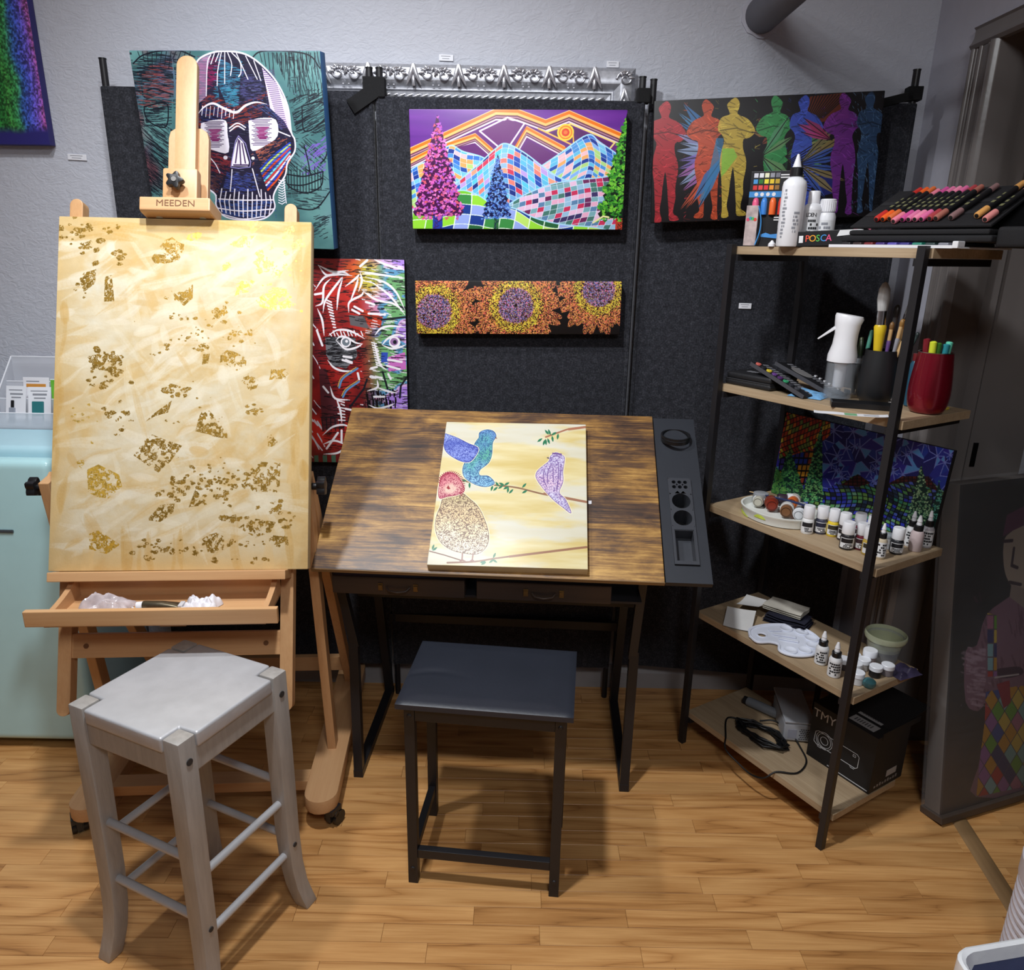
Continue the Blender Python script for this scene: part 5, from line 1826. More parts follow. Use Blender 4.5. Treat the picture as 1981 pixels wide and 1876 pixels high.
pA = panel('charcoal fabric panel behind the skull painting', -1.155, 2.3, -0.402, 2.3, 0.12, 1.905, ((0.012, 1.972), (0.741, 1.962)))
pB = panel('charcoal fabric panel holding the mountain and sunflower paintings', -0.398, 2.3, 0.348, 2.3, 0.12, 1.893, ((0.012, 1.962), (0.736, 1.952)))
pC = panel('charcoal fabric panel behind the row of standing figures', 0.362, 2.332, 1.072, 2.248, 0.12, 1.892, ((0.01, 1.952), (0.703, 1.972)))
mb = MB()
mb.box(-0.029, 0.028, -0.012, -0.009, 1.888, 1.94)
mb.v = [(x + 0.739 + 0.015, y + 0.008, z) for x, y, z in mb.v]
mb.box(0.727, 0.785, -0.006, 0.03, 1.89, 1.938)
mb.build('hook_and_loop_strap', M_strap, pA, bevel=0.003)
mb = MB()
mb.bar((0.757, -0.007, 1.905), (0.690, -0.007, 1.862), 0.04, 0.003, (0.5, 0, -0.86))
mb.build('strap_end', M_strap, pA, bevel=0.001)
mb = MB()
mb.box(0.722, 0.757, -0.004, 0.03, 1.888, 1.925)
mb.build('hook_and_loop_strap', M_strap, pB, bevel=0.003)
mb = MB()
mb.box(0.684, 0.722, -0.005, 0.03, 1.898, 1.932)
mb.bar((0.70, -0.003, 1.91), (0.58, -0.003, 1.882), 0.022, 0.004, (0.2, 0, -1))
mb.build('hook_and_loop_strap', M_strap, pC, bevel=0.003)

# ---------------------------------------------------------------- ornate silver frame behind the panels
M_silverleaf = mat('silver_leaf', (206, 206, 212), 0.3, 0.72, var=0.1, vscale=60, bump=0.15, bscale=120)
M_silverdark = mat('silver_ground', (176, 177, 184), 0.36, 0.55, var=0.22, vscale=90)
fr = thing('ornate_frame', 'ornate silver picture frame with carved scrolls leaning on the wall behind the panels', 'frame', (-0.1, 2.352, 0))
FX0, FX1, FZ0, FZ1 = -0.95, 0.424, 0.70, 1.985
prof = [(0.0, 0.0), (0.0, -0.012), (0.01, -0.024), (0.026, -0.03), (0.042, -0.028), (0.054, -0.018), (0.058, -0.014), (0.061, -0.019), (0.065, -0.019), (0.068, -0.012), (0.08, -0.010), (0.088, -0.006), (0.092, -0.010), (0.097, -0.008), (0.097, 0.0)]


def rail(name, a, c, nrm):
    """mitred moulding along a-c, profile going towards nrm and forward"""
    a, c, nrm = Vector(a), Vector(c), Vector(nrm)
    d = (c - a).normalized()
    q = MB()
    n_ = len(prof)
    for e, sgn in ((a, 1), (c, -1)):
        for u, f in prof:
            p = e + nrm * u + d * (sgn * u)
            q.v.append((p.x, f * 0.8 + 0.02, p.z))
    q.f += [(i, (i + 1) % n_, n_ + (i + 1) % n_, n_ + i) for i in range(n_)]
    q.f += [tuple(reversed(range(n_))), tuple(range(n_, 2 * n_))]
    return q.build(name, M_silverdark if name == 'frame_rail' else M_silverleaf, fr, smooth=25)


tr = rail('frame_rail', (FX0, 0, FZ1), (FX1, 0, FZ1), (0, 0, -1))
rr = rail('frame_rail', (FX1, 0, FZ1), (FX1, 0, FZ0), (-1, 0, 0))
rail('frame_rail', (FX0, 0, FZ0), (FX1, 0, FZ0), (0, 0, 1))
rail('frame_rail', (FX0, 0, FZ1), (FX0, 0, FZ0), (1, 0, 0))


def scroll(cx, cz, s, flip, q):
    """acanthus-like scroll: a spiral with leaf fingers"""
    pts = []
    for k in range(22):
        a = k * 0.42
        r_ = s * (0.95 - k * 0.038)
        pts.append((cx + flip * r_ * math.cos(a) * 1.15, -0.008 - 0.003 * math.sin(k * 0.5), cz + r_ * math.sin(a)))
    q.tube(pts, [s * 0.17 * (1 - k / 40) for k in range(22)], 6)
    for k in range(5):
        a = 0.6 + k * 0.55
        p0 = Vector((cx + flip * s * 0.5 * math.cos(a), -0.010, cz + s * 0.5 * math.sin(a)))
        p1 = Vector((cx + flip * s * 1.25 * math.cos(a + .3), -0.006, cz + s * 1.1 * math.sin(a + .3)))
        q.tube([p0, (p0 + p1) / 2 + Vector((0, -0.004, 0)), p1], [s * 0.09, s * 0.16, s * 0.04], 6)


def vee(cx, cz, s, q):
    for f in (-1, 1):
        q.tube([(cx, -0.009, cz + s), (cx + f * s * 0.3, -0.013, cz), (cx + f * s * 0.8, -0.008, cz - s * 1.05)], [s * 0.22, s * 0.3, s * 0.06], 6)
    q.tube([(cx, -0.006, cz - s * 1.1), (cx, -0.012, cz - s * 0.4), (cx, -0.006, cz + 0.2 * s)], [s * 0.2, s * 0.22, s * 0.05], 6)


zc = FZ1 - 0.029
x = FX0 + 0.06
i = 0
q = MB()
while x < FX1 - 0.06:
    if i % 2 == 0:
        scroll(x - 0.021, zc + 0.002, 0.022, 1, q)
        scroll(x + 0.021, zc - 0.001, 0.022, -1, q)
        for bx in (-0.008, 0.008):
            q.lathe([(0.0, -0.003), (0.004, -0.001), (0.004, 0.001), (0.0, 0.003)], 8, Matrix.Translation((x + bx, -0.004, zc - 0.026)))
        x += 0.064
    else:
        vee(x, zc, 0.025, q)
        x += 0.062
    i += 1
o = q.build('scroll_carving', M_silverleaf, tr, smooth=60)
o['kind'] = 'stuff'
q = MB()
x = FX0 + 0.08
while x < FX1 - 0.1:
    q.tube([(x, 0.008, FZ1 - 0.086), (x + 0.012, 0.002, FZ1 - 0.082), (x + 0.026, 0.004, FZ1 - 0.076)], [0.002, 0.0052, 0.002], 6)
    x += 0.0215
o = q.build('rope_carving', M_silverleaf, tr, smooth=60)
o['kind'] = 'stuff'
q = MB()
z = FZ1 - 0.03
i = 0
while z > FZ1 - 0.42:
    if i % 2 == 0:
        scroll(FX1 - 0.03, z, 0.022, 1 if i % 4 else -1, q)
    else:
        vee(FX1 - 0.03, z, 0.022, q)
    z -= 0.048
    i += 1
o = q.build('scroll_carving', M_silverleaf, rr, smooth=60)
o['kind'] = 'stuff'

# ---------------------------------------------------------------- retro fridge
M_fridge = mat('pale_blue_enamel', (184, 226, 231), 0.25, var=0.02, coat=0.3)
M_fridge_top = mat('pale_blue_lid', (178, 216, 228), 0.4, var=0.02)
fg = thing('retro_fridge', 'pale blue retro fridge behind the left side of the easel', 'fridge', (-1.512, 1.965, 0))
mb = MB()
mb.box(-0.249, 0.249, 0.06, 0.40, 0.035, 0.948)
mb.build('cabinet', M_fridge_top, fg, bevel=0.02, seg=4, smooth=50)
mb = MB()
mb.box(-0.252, 0.252, 0.0, 0.056, 0.03, 0.925)
mb.build('door', M_fridge, fg, bevel=0.026, seg=6, smooth=60)
mb = MB()
mb.box(-0.244, 0.244, 0.05, 0.064, 0.04, 0.915)
mb.build('door_gasket', mat('gasket', (90, 110, 114), 0.8), fg)
mb = MB()
mb.box(-0.13, 0.122, -0.004, 0.004, 0.715, 0.724)
mb.build('door_trim', mat('dark_trim', (66, 74, 80), 0.4), fg, bevel=0.002)
for sx in (-1, 1):
    for fy in (0.09, 0.36):
        mb = MB()
        mb.tube([(sx * 0.2, fy, 0), (sx * 0.2, fy, 0.04)], 0.016, 12)
        mb.build('foot', M_blackplastic, fg)

# white acrylic organizer with packets, on the fridge
M_acr = mat('white_acrylic', (226, 228, 236), 0.25, trans=0.0, alpha=0.5, var=0.02)
og = thing('acrylic_organizer', 'white acrylic organizer tray with stepped compartments on top of the fridge', 'organizer', (-1.408, 2.225, 0.948))
mb = MB()
mb.box(-0.17, 0.17, 0.0, 0.142, 0.0, 0.004)
mb.box(-0.17, 0.17, 0.0, 0.004, 0.004, 0.05)
mb.build('front_wall', M_acr, og, bevel=0.001)
for yy2, hh in ((0.045, 0.085), (0.092, 0.13)):
    mb = MB()
    mb.box(-0.166, 0.166, yy2, yy2 + 0.003, 0.004, hh)
    mb.build('divider', M_acr, og)
mb = MB()
mb.box(-0.17, 0.17, 0.138, 0.142, 0.004, 0.2)
mb.build('back_wall', M_acr, og)
for x in (-0.17, 0.166):
    mb = MB()
    mb.prism([(0.0, 0.004), (0.142, 0.004), (0.142, 0.2), (0.0, 0.05)], x, x + 0.004, YZ)
    mb.build('side_wall', M_acr, og)
M_rimw = mat('acrylic_rim', (240, 242, 248), 0.3, var=0)
mb = MB()
for x in (-0.168, 0.168):
    mb.tube([(x, 0.002, 0.05), (x, 0.14, 0.2)], 0.0022, 6)
    mb.tube([(x, 0.14, 0.004), (x, 0.14, 0.2)], 0.0018, 6)
mb.tube([(-0.168, 0.14, 0.2), (0.168, 0.14, 0.2)], 0.0022, 6)
mb.tube([(-0.168, 0.002, 0.05), (0.168, 0.002, 0.05)], 0.0018, 6)
mb.tube([(-0.164, 0.0465, 0.085), (0.164, 0.0465, 0.085)], 0.0018, 6)
mb.tube([(-0.164, 0.0935, 0.13), (0.164, 0.0935, 0.13)], 0.0018, 6)
mb.build('polished_rim', M_rimw, og, smooth=60)
for x in (-0.06, 0.055):
    mb = MB()
    mb.box(x - 0.0015, x + 0.0015, 0.095, 0.138, 0.004, 0.12)
    mb.build('cross_divider', M_acr, og)
M_card = mat('white_card', (232, 232, 238), 0.6, var=0.02)
M_greytext = mat('grey_print', (140, 142, 150), 0.7)


def packet(name, label, loc, rot, w, h, bits):
    t = thing(name, label, 'packet', loc, rot=rot)
    q = MB()
    q.box(-w / 2, w / 2, 0, 0.002, 0, h)
    q.build('card', M_card, t, bevel=0.0006)
    for nm, m_, x0, x1, z0, z1, dpt in bits:
        q = MB()
        q.box(x0, x1, -dpt, 0.0, z0, z1)
        q.build(nm, m_, t, bevel=min(0.002, dpt * 0.4))
    return t


GT = M_greytext
packet('blister_packet', 'white hanging card with a small black-capped bottle, left in the organizer', (-1.516, 2.238, 0.955), (-0.28, 0, -0.04), 0.062, 0.122,
       [('print_line', GT, -0.022, 0.02, 0.108, 0.111, .0004), ('print_line', GT, -0.018, 0.022, 0.095, 0.1, .0004), ('print_line', GT, -0.014, 0.016, 0.085, 0.089, .0004),
        ('bottle_cap', M_blackplastic, -0.013, -0.004, 0.056, 0.078, .005), ('bottle_body', mat('smoky_bottle', (150, 156, 168), 0.15), -0.017, 0.0, 0.012, 0.056, .007)])
packet('blister_packet', 'white hanging card with a teal tube, middle of the organizer', (-1.442, 2.238, 0.955), (-0.28, 0, 0.05), 0.068, 0.12,
       [('print_line', GT, -0.026, 0.024, 0.106, 0.109, .0004), ('print_line', GT, -0.02, 0.022, 0.094, 0.1, .0004), ('print_line', GT, -0.016, 0.018, 0.084, 0.088, .0004),
        ('tube_body', mat('teal_tube', (50, 118, 122), 0.25), -0.02, 0.014, 0.02, 0.076, .006), ('tube_wrap', mat('clear_wrap', (196, 200, 216), 0.2), -0.018, 0.012, 0.008, 0.03, .007)])
packet('blister_packet', 'white card with an orange stripe at the back of the organizer', (-1.47, 2.275, 0.955), (-0.2, 0, 0), 0.08, 0.142,
       [('print_line', GT, -0.03, 0.01, 0.128, 0.131, .0004), ('orange_stripe', mat('orange_print', (206, 140, 60), 0.5), -0.03, 0.03, 0.112, 0.122, .0008)])
packet('seed_packet', 'bright green packet at the back of the organizer beside the easel', (-1.385, 2.292, 0.955), (-0.12, 0, 0), 0.09, 0.135,
       [('green_front', mat('green_print', (110, 188, 60), 0.4), -0.044, 0.044, 0.004, 0.132, .001), ('brown_motif', mat('brown_motif', (120, 90, 80), 0.5), -0.012, 0.03, 0.03, 0.11, .002)])

# ---------------------------------------------------------------- small labels on the wall and panel
M_label = mat('label_card', (226, 226, 232), 0.6, var=0.01)
for lab, x, z, y_, w, rz, gap in (('small white caption card on the wall beside the tall dabbed painting', -1.291, 1.730, 2.386, 0.055, 0.03, 0), ('small white caption card on the wall above the silver frame, left of two', -0.2085, 2.0075, 2.386, 0.04, 0.02, 0),
                                  ('small white caption card on the wall at the right end of the silver frame', 0.2615, 1.999, 2.386, 0.035, 0.0, 0), ('small white caption tag on the panel below the shelf top', 0.679, 1.349, 2.2905, 0.036, 0.0, 1)):
    t = thing('caption_card', lab, 'label', (x, y_, z), rot=(0, rz, math.atan2(-0.084, 0.71) if gap else 0), group='caption cards')
    mb = MB()
    mb.box(-w / 2, w / 2, 0, 0.003, -0.008, 0.008)
    mb.build('card', M_label, t, bevel=0.0006)
    for k, (a, c) in enumerate(((-.36, .3), (-.28, .22))):
        mb = MB()
        mb.box(w * a, w * c, -0.0004, 0.0002, 0.003 - k * 0.006, 0.0045 - k * 0.006)
        mb.build('print_line', GT, t)
# chip of paper left on the table
q = TB @ Vector((0.256, -0.0005, 0.232))
t = thing('paper_scrap', 'tiny white paper scrap on the wood top beside the birds canvas', 'paper', (0, 0, 0))
t.matrix_world = Matrix.Translation((-0.06, 1.7, 0)) @ Matrix.Rotation(-0.0512, 4, 'Z') @ TB @ Matrix.Translation((0.256, 0, 0.232))
mb = MB()
mb.grid(lambda u, v: ((u - .5) * 0.008, -0.0006 - 0.002 * abs(u - .4) - 0.001 * v, (v - .5) * 0.01), 4, 3)
mb.build('scrap', M_label, t)

# ================================================================ corner shelf unit
M_shelf = wood('pale_oak_board', (126, 106, 82), (162, 139, 110), (190, 168, 138), 'X', 1.2, 0.5, fig=0.12, bump=0.06, contrast=0.9, tint=0.03)
SYAW = -1.0159
S_M = Matrix.Translation((0.5697, 2.0754, 0)) @ Matrix.Rotation(SYAW, 4, 'Z')
SWD, SDP = 0.537, 0.27


def S(a, b, z):
    return S_M @ Vector((a, b, z))


sh = thing('shelf_unit', 'five-tier shelf with pale oak boards on a black metal frame beside the doorway', 'shelf', (0.5697, 2.0754, 0), SYAW)
TIERS = (1.495, 1.134, 0.782, 0.439, 0.089)
for z in TIERS:
    mb = MB()
    mb.box(0.0, SWD, 0.0, SDP, z, z + 0.02)
    mb.build('shelf_board', M_shelf, sh, bevel=0.0012)
for a in (0.004, SWD - 0.014):
    mb = MB()
    mb.box(a - 0.009, a + 0.009, -0.022, -0.004, 0.0, 1.52)
    mb.build('leg', M_blackmetal, sh, bevel=0.001)
for a in (0.004, SWD - 0.187):
    mb = MB()
    mb.box(a - 0.009, a + 0.009, SDP + 0.001, SDP + 0.017, 0.0, 1.512)
    mb.build('leg', M_blackmetal, sh, bevel=0.001)
for z in TIERS:
    for a in (0.012, SWD - 0.03):
        mb = MB()
        mb.box(a - 0.008, a + 0.008, -0.004, SDP + 0.002, z - 0.016, z - 0.0005)
        mb.build('shelf_support', M_blackmetal, sh)

# ---------------------------------------------------------------- containers, made by turning
M_white = mat('white_plastic', (232, 232, 236), 0.35, var=0.02)
M_whitelabel = mat('white_label', (222, 222, 224), 0.5, var=0.02)
M_clear = mat('clear_plastic', (214, 218, 224), 0.08, alpha=0.28, var=0.0, spec=0.8)
M_ink = mat('black_print', (30, 30, 34), 0.6)
CM = {}


def cmat(rgb, rough=0.35):
    k = (rgb, rough)
    if k not in CM:
        CM[k] = mat('paint_%d_%d_%d' % rgb, rgb, rough, var=0.04)
    return CM[k]


def turned(name, prof, m, parent, n=22, closed=False, M=None):
    q = MB()
    q.lathe(prof, n, M, closed=closed)
    return q.build(name, m, parent, smooth=38)


def label_lines(parent, r, z0, z1, rows, yaw, span=0.9, seed=0, m=None):
    """rows of print that follow the round label"""
    rg = random.Random(seed)
    q = MB()
    for i in range(rows):
        z = z0 + (z1 - z0) * (i + 0.5) / rows
        hh = (z1 - z0) / rows * 0.32
        a0 = yaw - span * rg.uniform(0.5, 1)
        a1 = yaw + span * rg.uniform(0.3, 1)
        for k in range(5):
            if rg.random() < 0.2:
                continue
            b0, b1 = a0 + (a1 - a0) * k / 5, a0 + (a1 - a0) * (k + 0.85) / 5
            vs = [((r + 0.0002) * math.cos(a), (r + 0.0002) * math.sin(a), zz) for zz in (z - hh, z + hh) for a in (b0, (b0 + b1) / 2, b1)]
            q.add(vs, [(0, 1, 4, 3), (1, 2, 5, 4)])
    o = q.build('print_lines', m or M_ink, parent)
    o['kind'] = 'stuff'
    return o


TOCAM = -2.0      # azimuth, about from the shelf to the camera


def arc(name, r, z0, z1, a0, a1, m, parent, n=10):
    q = MB()
    vs = [(r * math.cos(a0 + (a1 - a0) * i / n), r * math.sin(a0 + (a1 - a0) * i / n), z) for z in (z0, z1) for i in range(n + 1)]
    q.add(vs, [(i, i + 1, n + 2 + i, n + 1 + i) for i in range(n)])
    return q.build(name, m, parent, smooth=60)


def jar_bottle(loc, label, body, band, r=0.0155, h=0.075, seed=0):
    """small paint bottle with a tall white screw cap, coloured body and printed band"""
    t = thing('paint_bottle', label, 'bottle', loc, group='white-capped paint bottles on the third shelf')
    zb = h * 0.56
    turned('bottle_body', [(r * 0.92, 0), (r, 0.002), (r, zb - 0.008), (r * 0.86, zb - 0.001), (r * 0.8, zb)], cmat(body), t)
    turned('screw_cap', [(r * 0.9, zb + 0.0005), (r * 0.93, zb + 0.002), (r * 0.9, h - 0.002), (r * 0.82, h), (0.0001, h)], M_white, t)
    if band:
        arc('label', r + 0.0003, zb * 0.14, zb * 0.80, TOCAM - 1.0, TOCAM + 1.3, M_whitelabel, t)
        arc('label_band', r + 0.0005, zb * 0.48, zb * 0.76, TOCAM - 0.9, TOCAM + 0.9, cmat(band), t)
        label_lines(t, r + 0.0006, zb * 0.16, zb * 0.44, 3, TOCAM + 0.2, 0.8, seed)
    return t


def dropper(loc, label, body, r=0.015, h=0.09, seed=0, group='dropper bottles', lab=True):
    t = thing('dropper_bottle', label, 'bottle', loc, group=group)
    zb = h * 0.56
    turned('bottle_body', [(r * 0.9, 0), (r, 0.002), (r, zb - 0.006), (r * 0.8, zb), (r * 0.62, zb + 0.001)], cmat(body), t)
    if lab:
        arc('label', r + 0.0003, zb * 0.1, zb * 0.86, TOCAM - 1.4, TOCAM + 1.4, M_whitelabel, t, 14)
        label_lines(t, r + 0.0006, zb * 0.14, zb * 0.8, 5, TOCAM, 1.0, seed)
    turned('black_collar', [(r * 0.62, zb + 0.001), (r * 0.72, zb + 0.002), (r * 0.72, zb + h * 0.15), (r * 0.6, zb + h * 0.17), (0.0001, zb + h * 0.17)], M_blackplastic, t)
    turned('dropper_tip', [(r * 0.42, zb + h * 0.17), (r * 0.44, zb + h * 0.19), (r * 0.34, zb + h * 0.25), (r * 0.42, zb + h * 0.27), (r * 0.18, h * 0.99), (0.0001, h)], M_white, t)
    return t


# ---------------------------------------------------------------- top shelf
Z1 = 1.5155
FACE = -0.45
t = thing('marker_pack', 'upright pack of paint markers with a colour chart, left end of the top shelf', 'pack', S(0.055, 0.058, Z1), -0.5, group='marker packs on the top shelf')
t.location.x += -0.005
mb = MB()
mb.box(-0.052, 0.052, 0, 0.016, 0, 0.182)
mb.build('pack_body', mat('black_card', (22, 22, 25), 0.45), t, bevel=0.0008)


def plate(name, x0, x1, z0, z1, m, d=0.0006, parent=None):
    q = MB()
    q.box(x0, x1, -d, 0.0001, z0, z1)
    return q.build(name, m, parent)


plate('blue_band', -0.052, 0.052, 0.120, 0.134, cmat((70, 140, 205)), 0.0004, t)
sw = [(210, 210, 220), (230, 230, 235), (235, 235, 200), (150, 150, 160), (120, 120, 130), (80, 150, 210), (60, 120, 60), (235, 220, 70), (230, 200, 60), (190, 160, 60), (210, 60, 60), (230, 80, 80), (225, 60, 70), (235, 150, 60), (150, 110, 60)]
for i, c in enumerate(sw):
    x, z = -0.044 + (i % 5) * 0.0135, 0.167 - (i // 5) * 0.0145
    plate('colour_swatch', x, x + 0.0105, z, z + 0.0105, cmat(c), 0.0007, t)
plate('print_line', 0.022, 0.044, 0.171, 0.174, M_whitelabel, 0.0005, t)
plate('print_line', 0.022, 0.046, 0.165, 0.168, M_whitelabel, 0.0005, t)
plate('print_box', 0.032, 0.044, 0.143, 0.156, M_whitelabel, 0.0005, t)
for i in range(4):
    q = MB()
    q.tube([(-0.034 + i * 0.0145, -0.0003, 0.127), (-0.034 + i * 0.0145, -0.0008, 0.127)], 0.0048, 12)
    q.build('badge', M_whitelabel, t)
for i, c in enumerate(((225, 90, 130), (60, 130, 210), (240, 110, 50), (215, 60, 50))):
    q = MB()
    x = -0.033 + i * 0.0215
    q.tube([(x, -0.001, 0.078), (x, -0.001, 0.108), (x, -0.001, 0.1165), (x, -0.001, 0.119)], [0.0085, 0.0085, 0.006, 0.002], 12)
    q.build('marker_cap', cmat(c), t, smooth=50)
plate('photo_panel', -0.052, -0.022, 0.002, 0.1, mat('photo_print', (176, 160, 158), 0.5, var=0.35, vscale=55), 0.0112, t)
A_ = [(-0.022 + 0.010 * math.sin(math.pi * k / 10), 0.004 + 0.094 * k / 10) for k in range(11)]
q = MB()
q.tube([(x, -0.0114, z) for x, z in A_], 0.0018, 6)
q.build('blue_swoosh', cmat((70, 150, 220)), t, smooth=60)
q = MB()
q.prism([(-0.012, 0.03), (0.0, 0.034), (0.012, 0.030), (0.05, 0.034), (0.05, 0.018), (0.01, 0.022), (-0.012, 0.024)], -0.0012, 0.0001, XZ)
q.build('blue_splash', cmat((80, 150, 220)), t)
plate('print_line', 0.016, 0.046, 0.070, 0.073, M_whitelabel, 0.0005, t)
plate('print_line', 0.016, 0.042, 0.064, 0.067, M_whitelabel, 0.0005, t)
plate('print_box', 0.028, 0.044, 0.046, 0.058, M_whitelabel, 0.0005, t)
for i, (x, z, c) in enumerate(((-.046, .066, (210, 80, 110)), (-.040, .069, (70, 160, 180)), (-.034, .068, (90, 180, 100)), (-.028, .066, (220, 80, 70)))):
    q = MB()
    q.tube([(x, -0.0112, z), (x, -0.0118, z)], 0.0042, 12)
    q.build('colour_letter', cmat(c), t)

bx = (0.6579, 1.9255, 1.5213)
t = thing('squeeze_bottle', 'tall white squeeze bottle with a cone nozzle, front of the top shelf', 'bottle', (bx[0], bx[1], Z1))
turned('bottle_body', [(0.026, 0), (0.028, 0.003), (0.028, 0.135), (0.026, 0.146), (0.016, 0.155), (0.013, 0.157)], M_white, t, 28)
turned('black_collar', [(0.0135, 0.1572), (0.015, 0.159), (0.0145, 0.176), (0.012, 0.178), (0.0001, 0.178)], M_blackplastic, t)
turned('nozzle', [(0.0105, 0.178), (0.0095, 0.181), (0.003, 0.205), (0.002, 0.207), (0.0001, 0.2075)], M_white, t)
label_lines(t, 0.0282, 0.018, 0.13, 14, TOCAM - 0.55, 0.22, 3, M_greytext)
label_lines(t, 0.0282, 0.03, 0.08, 6, TOCAM + 0.5, 0.3, 4, M_greytext)
bx = (0.6341, 1.9715, 1.5187)
t = thing('loose_cap', 'little white bottle cap lying at the front edge of the top shelf', 'cap', (bx[0], bx[1], Z1))
turned('cap', [(0.009, 0), (0.009, 0.006), (0.005, 0.010), (0.0025, 0.014), (0.0001, 0.0145)], M_white, t, 14)
bx = (0.7128, 1.9395, 1.5248)
t = thing('medium_bottle', 'white acrylic medium bottle with a narrow cap behind the squeeze bottle', 'bottle', (bx[0], bx[1], Z1))
turned('bottle_body', [(0.0195, 0), (0.021, 0.002), (0.021, 0.088), (0.018, 0.096), (0.013, 0.1)], M_white, t)
turned('screw_cap', [(0.0135, 0.1), (0.0135, 0.126), (0.012, 0.128), (0.0001, 0.128)], M_white, t)
arc('label', 0.0213, 0.02, 0.085, TOCAM - 1.2, TOCAM + 1.3, M_whitelabel, t, 14)
label_lines(t, 0.0216, 0.022, 0.064, 5, TOCAM + .2, 0.8, 5)
q = MB()
for i, ch in enumerate('GOLDEN'):
    pass
for i, a in enumerate((-0.45, -0.18, 0.09, 0.36)):
    lo = text_obj('LDEN'[i], 0.0125, M_ink, t, Matrix.Rotation(TOCAM + a + math.pi / 2, 4, 'Z') @ Matrix.Translation((0, -0.0217, 0.073)) @ Matrix.Rotation(math.pi / 2, 4, 'X'), 0.0001)
bx = (0.7458, 1.9337, 1.5254)
t = thing('small_white_jar', 'short white paint bottle with a ribbed cap, right of the squeeze bottle', 'bottle', (bx[0], bx[1], Z1))
turned('bottle_body', [(0.02, 0), (0.0215, 0.002), (0.0215, 0.07), (0.019, 0.078), (0.015, 0.08)], M_white, t)
q = MB()
q.lathe([(0.0165, 0.0802), (0.0185, 0.081), (0.0185, 0.108), (0.0165, 0.11), (0.0001, 0.11)], 24)
for k in range(24):
    a = 2 * math.pi * k / 24
    q.bar((0.0185 * math.cos(a), 0.0185 * math.sin(a), 0.083), (0.0185 * math.cos(a), 0.0185 * math.sin(a), 0.105), 0.0012, 0.0012, (math.cos(a), math.sin(a), 0))
q.build('ribbed_cap', M_white, t)
arc('label', 0.0218, 0.012, 0.062, TOCAM - 1.1, TOCAM + 1.2, M_whitelabel, t)
label_lines(t, 0.0221, 0.014, 0.058, 5, TOCAM, 0.7, 6, M_greytext)

bx = (0.7178, 1.8593, 1.5198)
t = thing('marker_pack', 'long black paint marker box lying in front of the small white bottles', 'pack', (bx[0], bx[1], Z1 + 0.003), rot=(0, -0.045, -0.72), group='marker packs on the top shelf')
mb = MB()
mb.box(-0.092, 0.09, -0.0, 0.03, 0, 0.034)
mb.build('pack_body', bpy.data.materials['black_card'], t, bevel=0.001)
for i, (ch, c) in enumerate(zip('POSCA', ((240, 90, 70), (240, 170, 60), (90, 190, 90), (70, 150, 220), (230, 90, 140)))):
    text_obj(ch, 0.021, cmat(c), t, Matrix.Translation((-0.038 + i * 0.0125, -0.0002, 0.0165)) @ Matrix.Rotation(math.pi / 2, 4, 'X'), 0.0003)
plate('print_box', -0.058, -0.048, 0.008, 0.024, M_whitelabel, 0.0004, t)
plate('print_box', -0.07, -0.064, 0.008, 0.024, cmat((90, 120, 210)), 0.0004, t)
plate('print_line', -0.086, -0.076, 0.012, 0.014, M_whitelabel, 0.0004, t)
q = MB()
q.prism([(0.03, 0.02), (0.088, 0.024), (0.088, 0.033), (0.036, 0.033)], -0.0005, 0.0001, XZ)
q.build('white_shine', M_whitelabel, t)
q = MB()
q.prism([(0.05, 0.006), (0.086, 0.010), (0.086, 0.013), (0.06, 0.011)], -0.0005, 0.0001, XZ)
q.build('white_shine', M_whitelabel, t)
t = thing('pen_wallet', 'dark clear wallet with a pink tab behind the long marker box', 'wallet', S(0.23, 0.13, Z1), SYAW + 0.3)
mb = MB()
mb.box(0, 0.11, 0, 0.06, 0, 0.042)
mb.build('wallet_body', mat('smoky_film', (60, 56, 62), 0.2, var=0.3, vscale=40), t, bevel=0.004)
mb = MB()
mb.box(0.02, 0.06, -0.001, 0.03, 0.0421, 0.044)
mb.build('pink_tab', cmat((225, 110, 140)), t)

# shallow tray of colours, on which the big marker case stands
t = thing('colour_tray', 'flat white-edged tray of paint colours under the marker case', 'tray', S(0.285, 0.004, Z1), SYAW)
mb = MB()
mb.box(0, 0.30, 0, 0.2, 0, 0.003)
mb.box(0, 0.30, -0.002, 0.0, 0, 0.006)
mb.box(0, 0.30, 0.2, 0.202, 0, 0.006)
mb.build('tray_base', M_white, t)
mb = MB()
mb.box(0.288, 0.30, -0.006, 0.02, 0.0, 0.014)
mb.build('tray_clip', M_white, t, bevel=0.002)
for i, c in enumerate(((40, 36, 40), (60, 44, 44), (120, 40, 44), (70, 50, 120), (90, 80, 170), (60, 54, 130), (40, 130, 110), (40, 60, 60), (130, 130, 140))):
    mb = MB()
    mb.box(0.03 + i * 0.028, 0.052 + i * 0.028, 0.002, 0.18, 0.003, 0.011)
    mb.build('colour_pan', cmat(c), t, bevel=0.003)
t = thing('marker_case', 'open black marker case propped up like an easel on the top shelf', 'case', S(0.30, 0.034, Z1 + 0.0118), SYAW)
M_casefab = mat('black_case_fabric', (22, 21, 24), 0.8, var=0.1, vscale=60, bump=0.3, bscale=500)
mb = MB()
mb.box(0.0, 0.335, -0.012, 0.225, 0.0, 0.014)
mb.build('case_base', M_casefab, t, bevel=0.005, seg=3, smooth=50)
mb = MB()
mb.box(0.01, 0.325, -0.006, 0.21, 0.0145, 0.026)
mb.build('case_flap', M_casefab, t, bevel=0.004, seg=3, smooth=50)
PT = Matrix.Translation((0.012, 0.0, 0.028)) @ Matrix.Rotation(0.47, 4, 'X')
mb = MB()
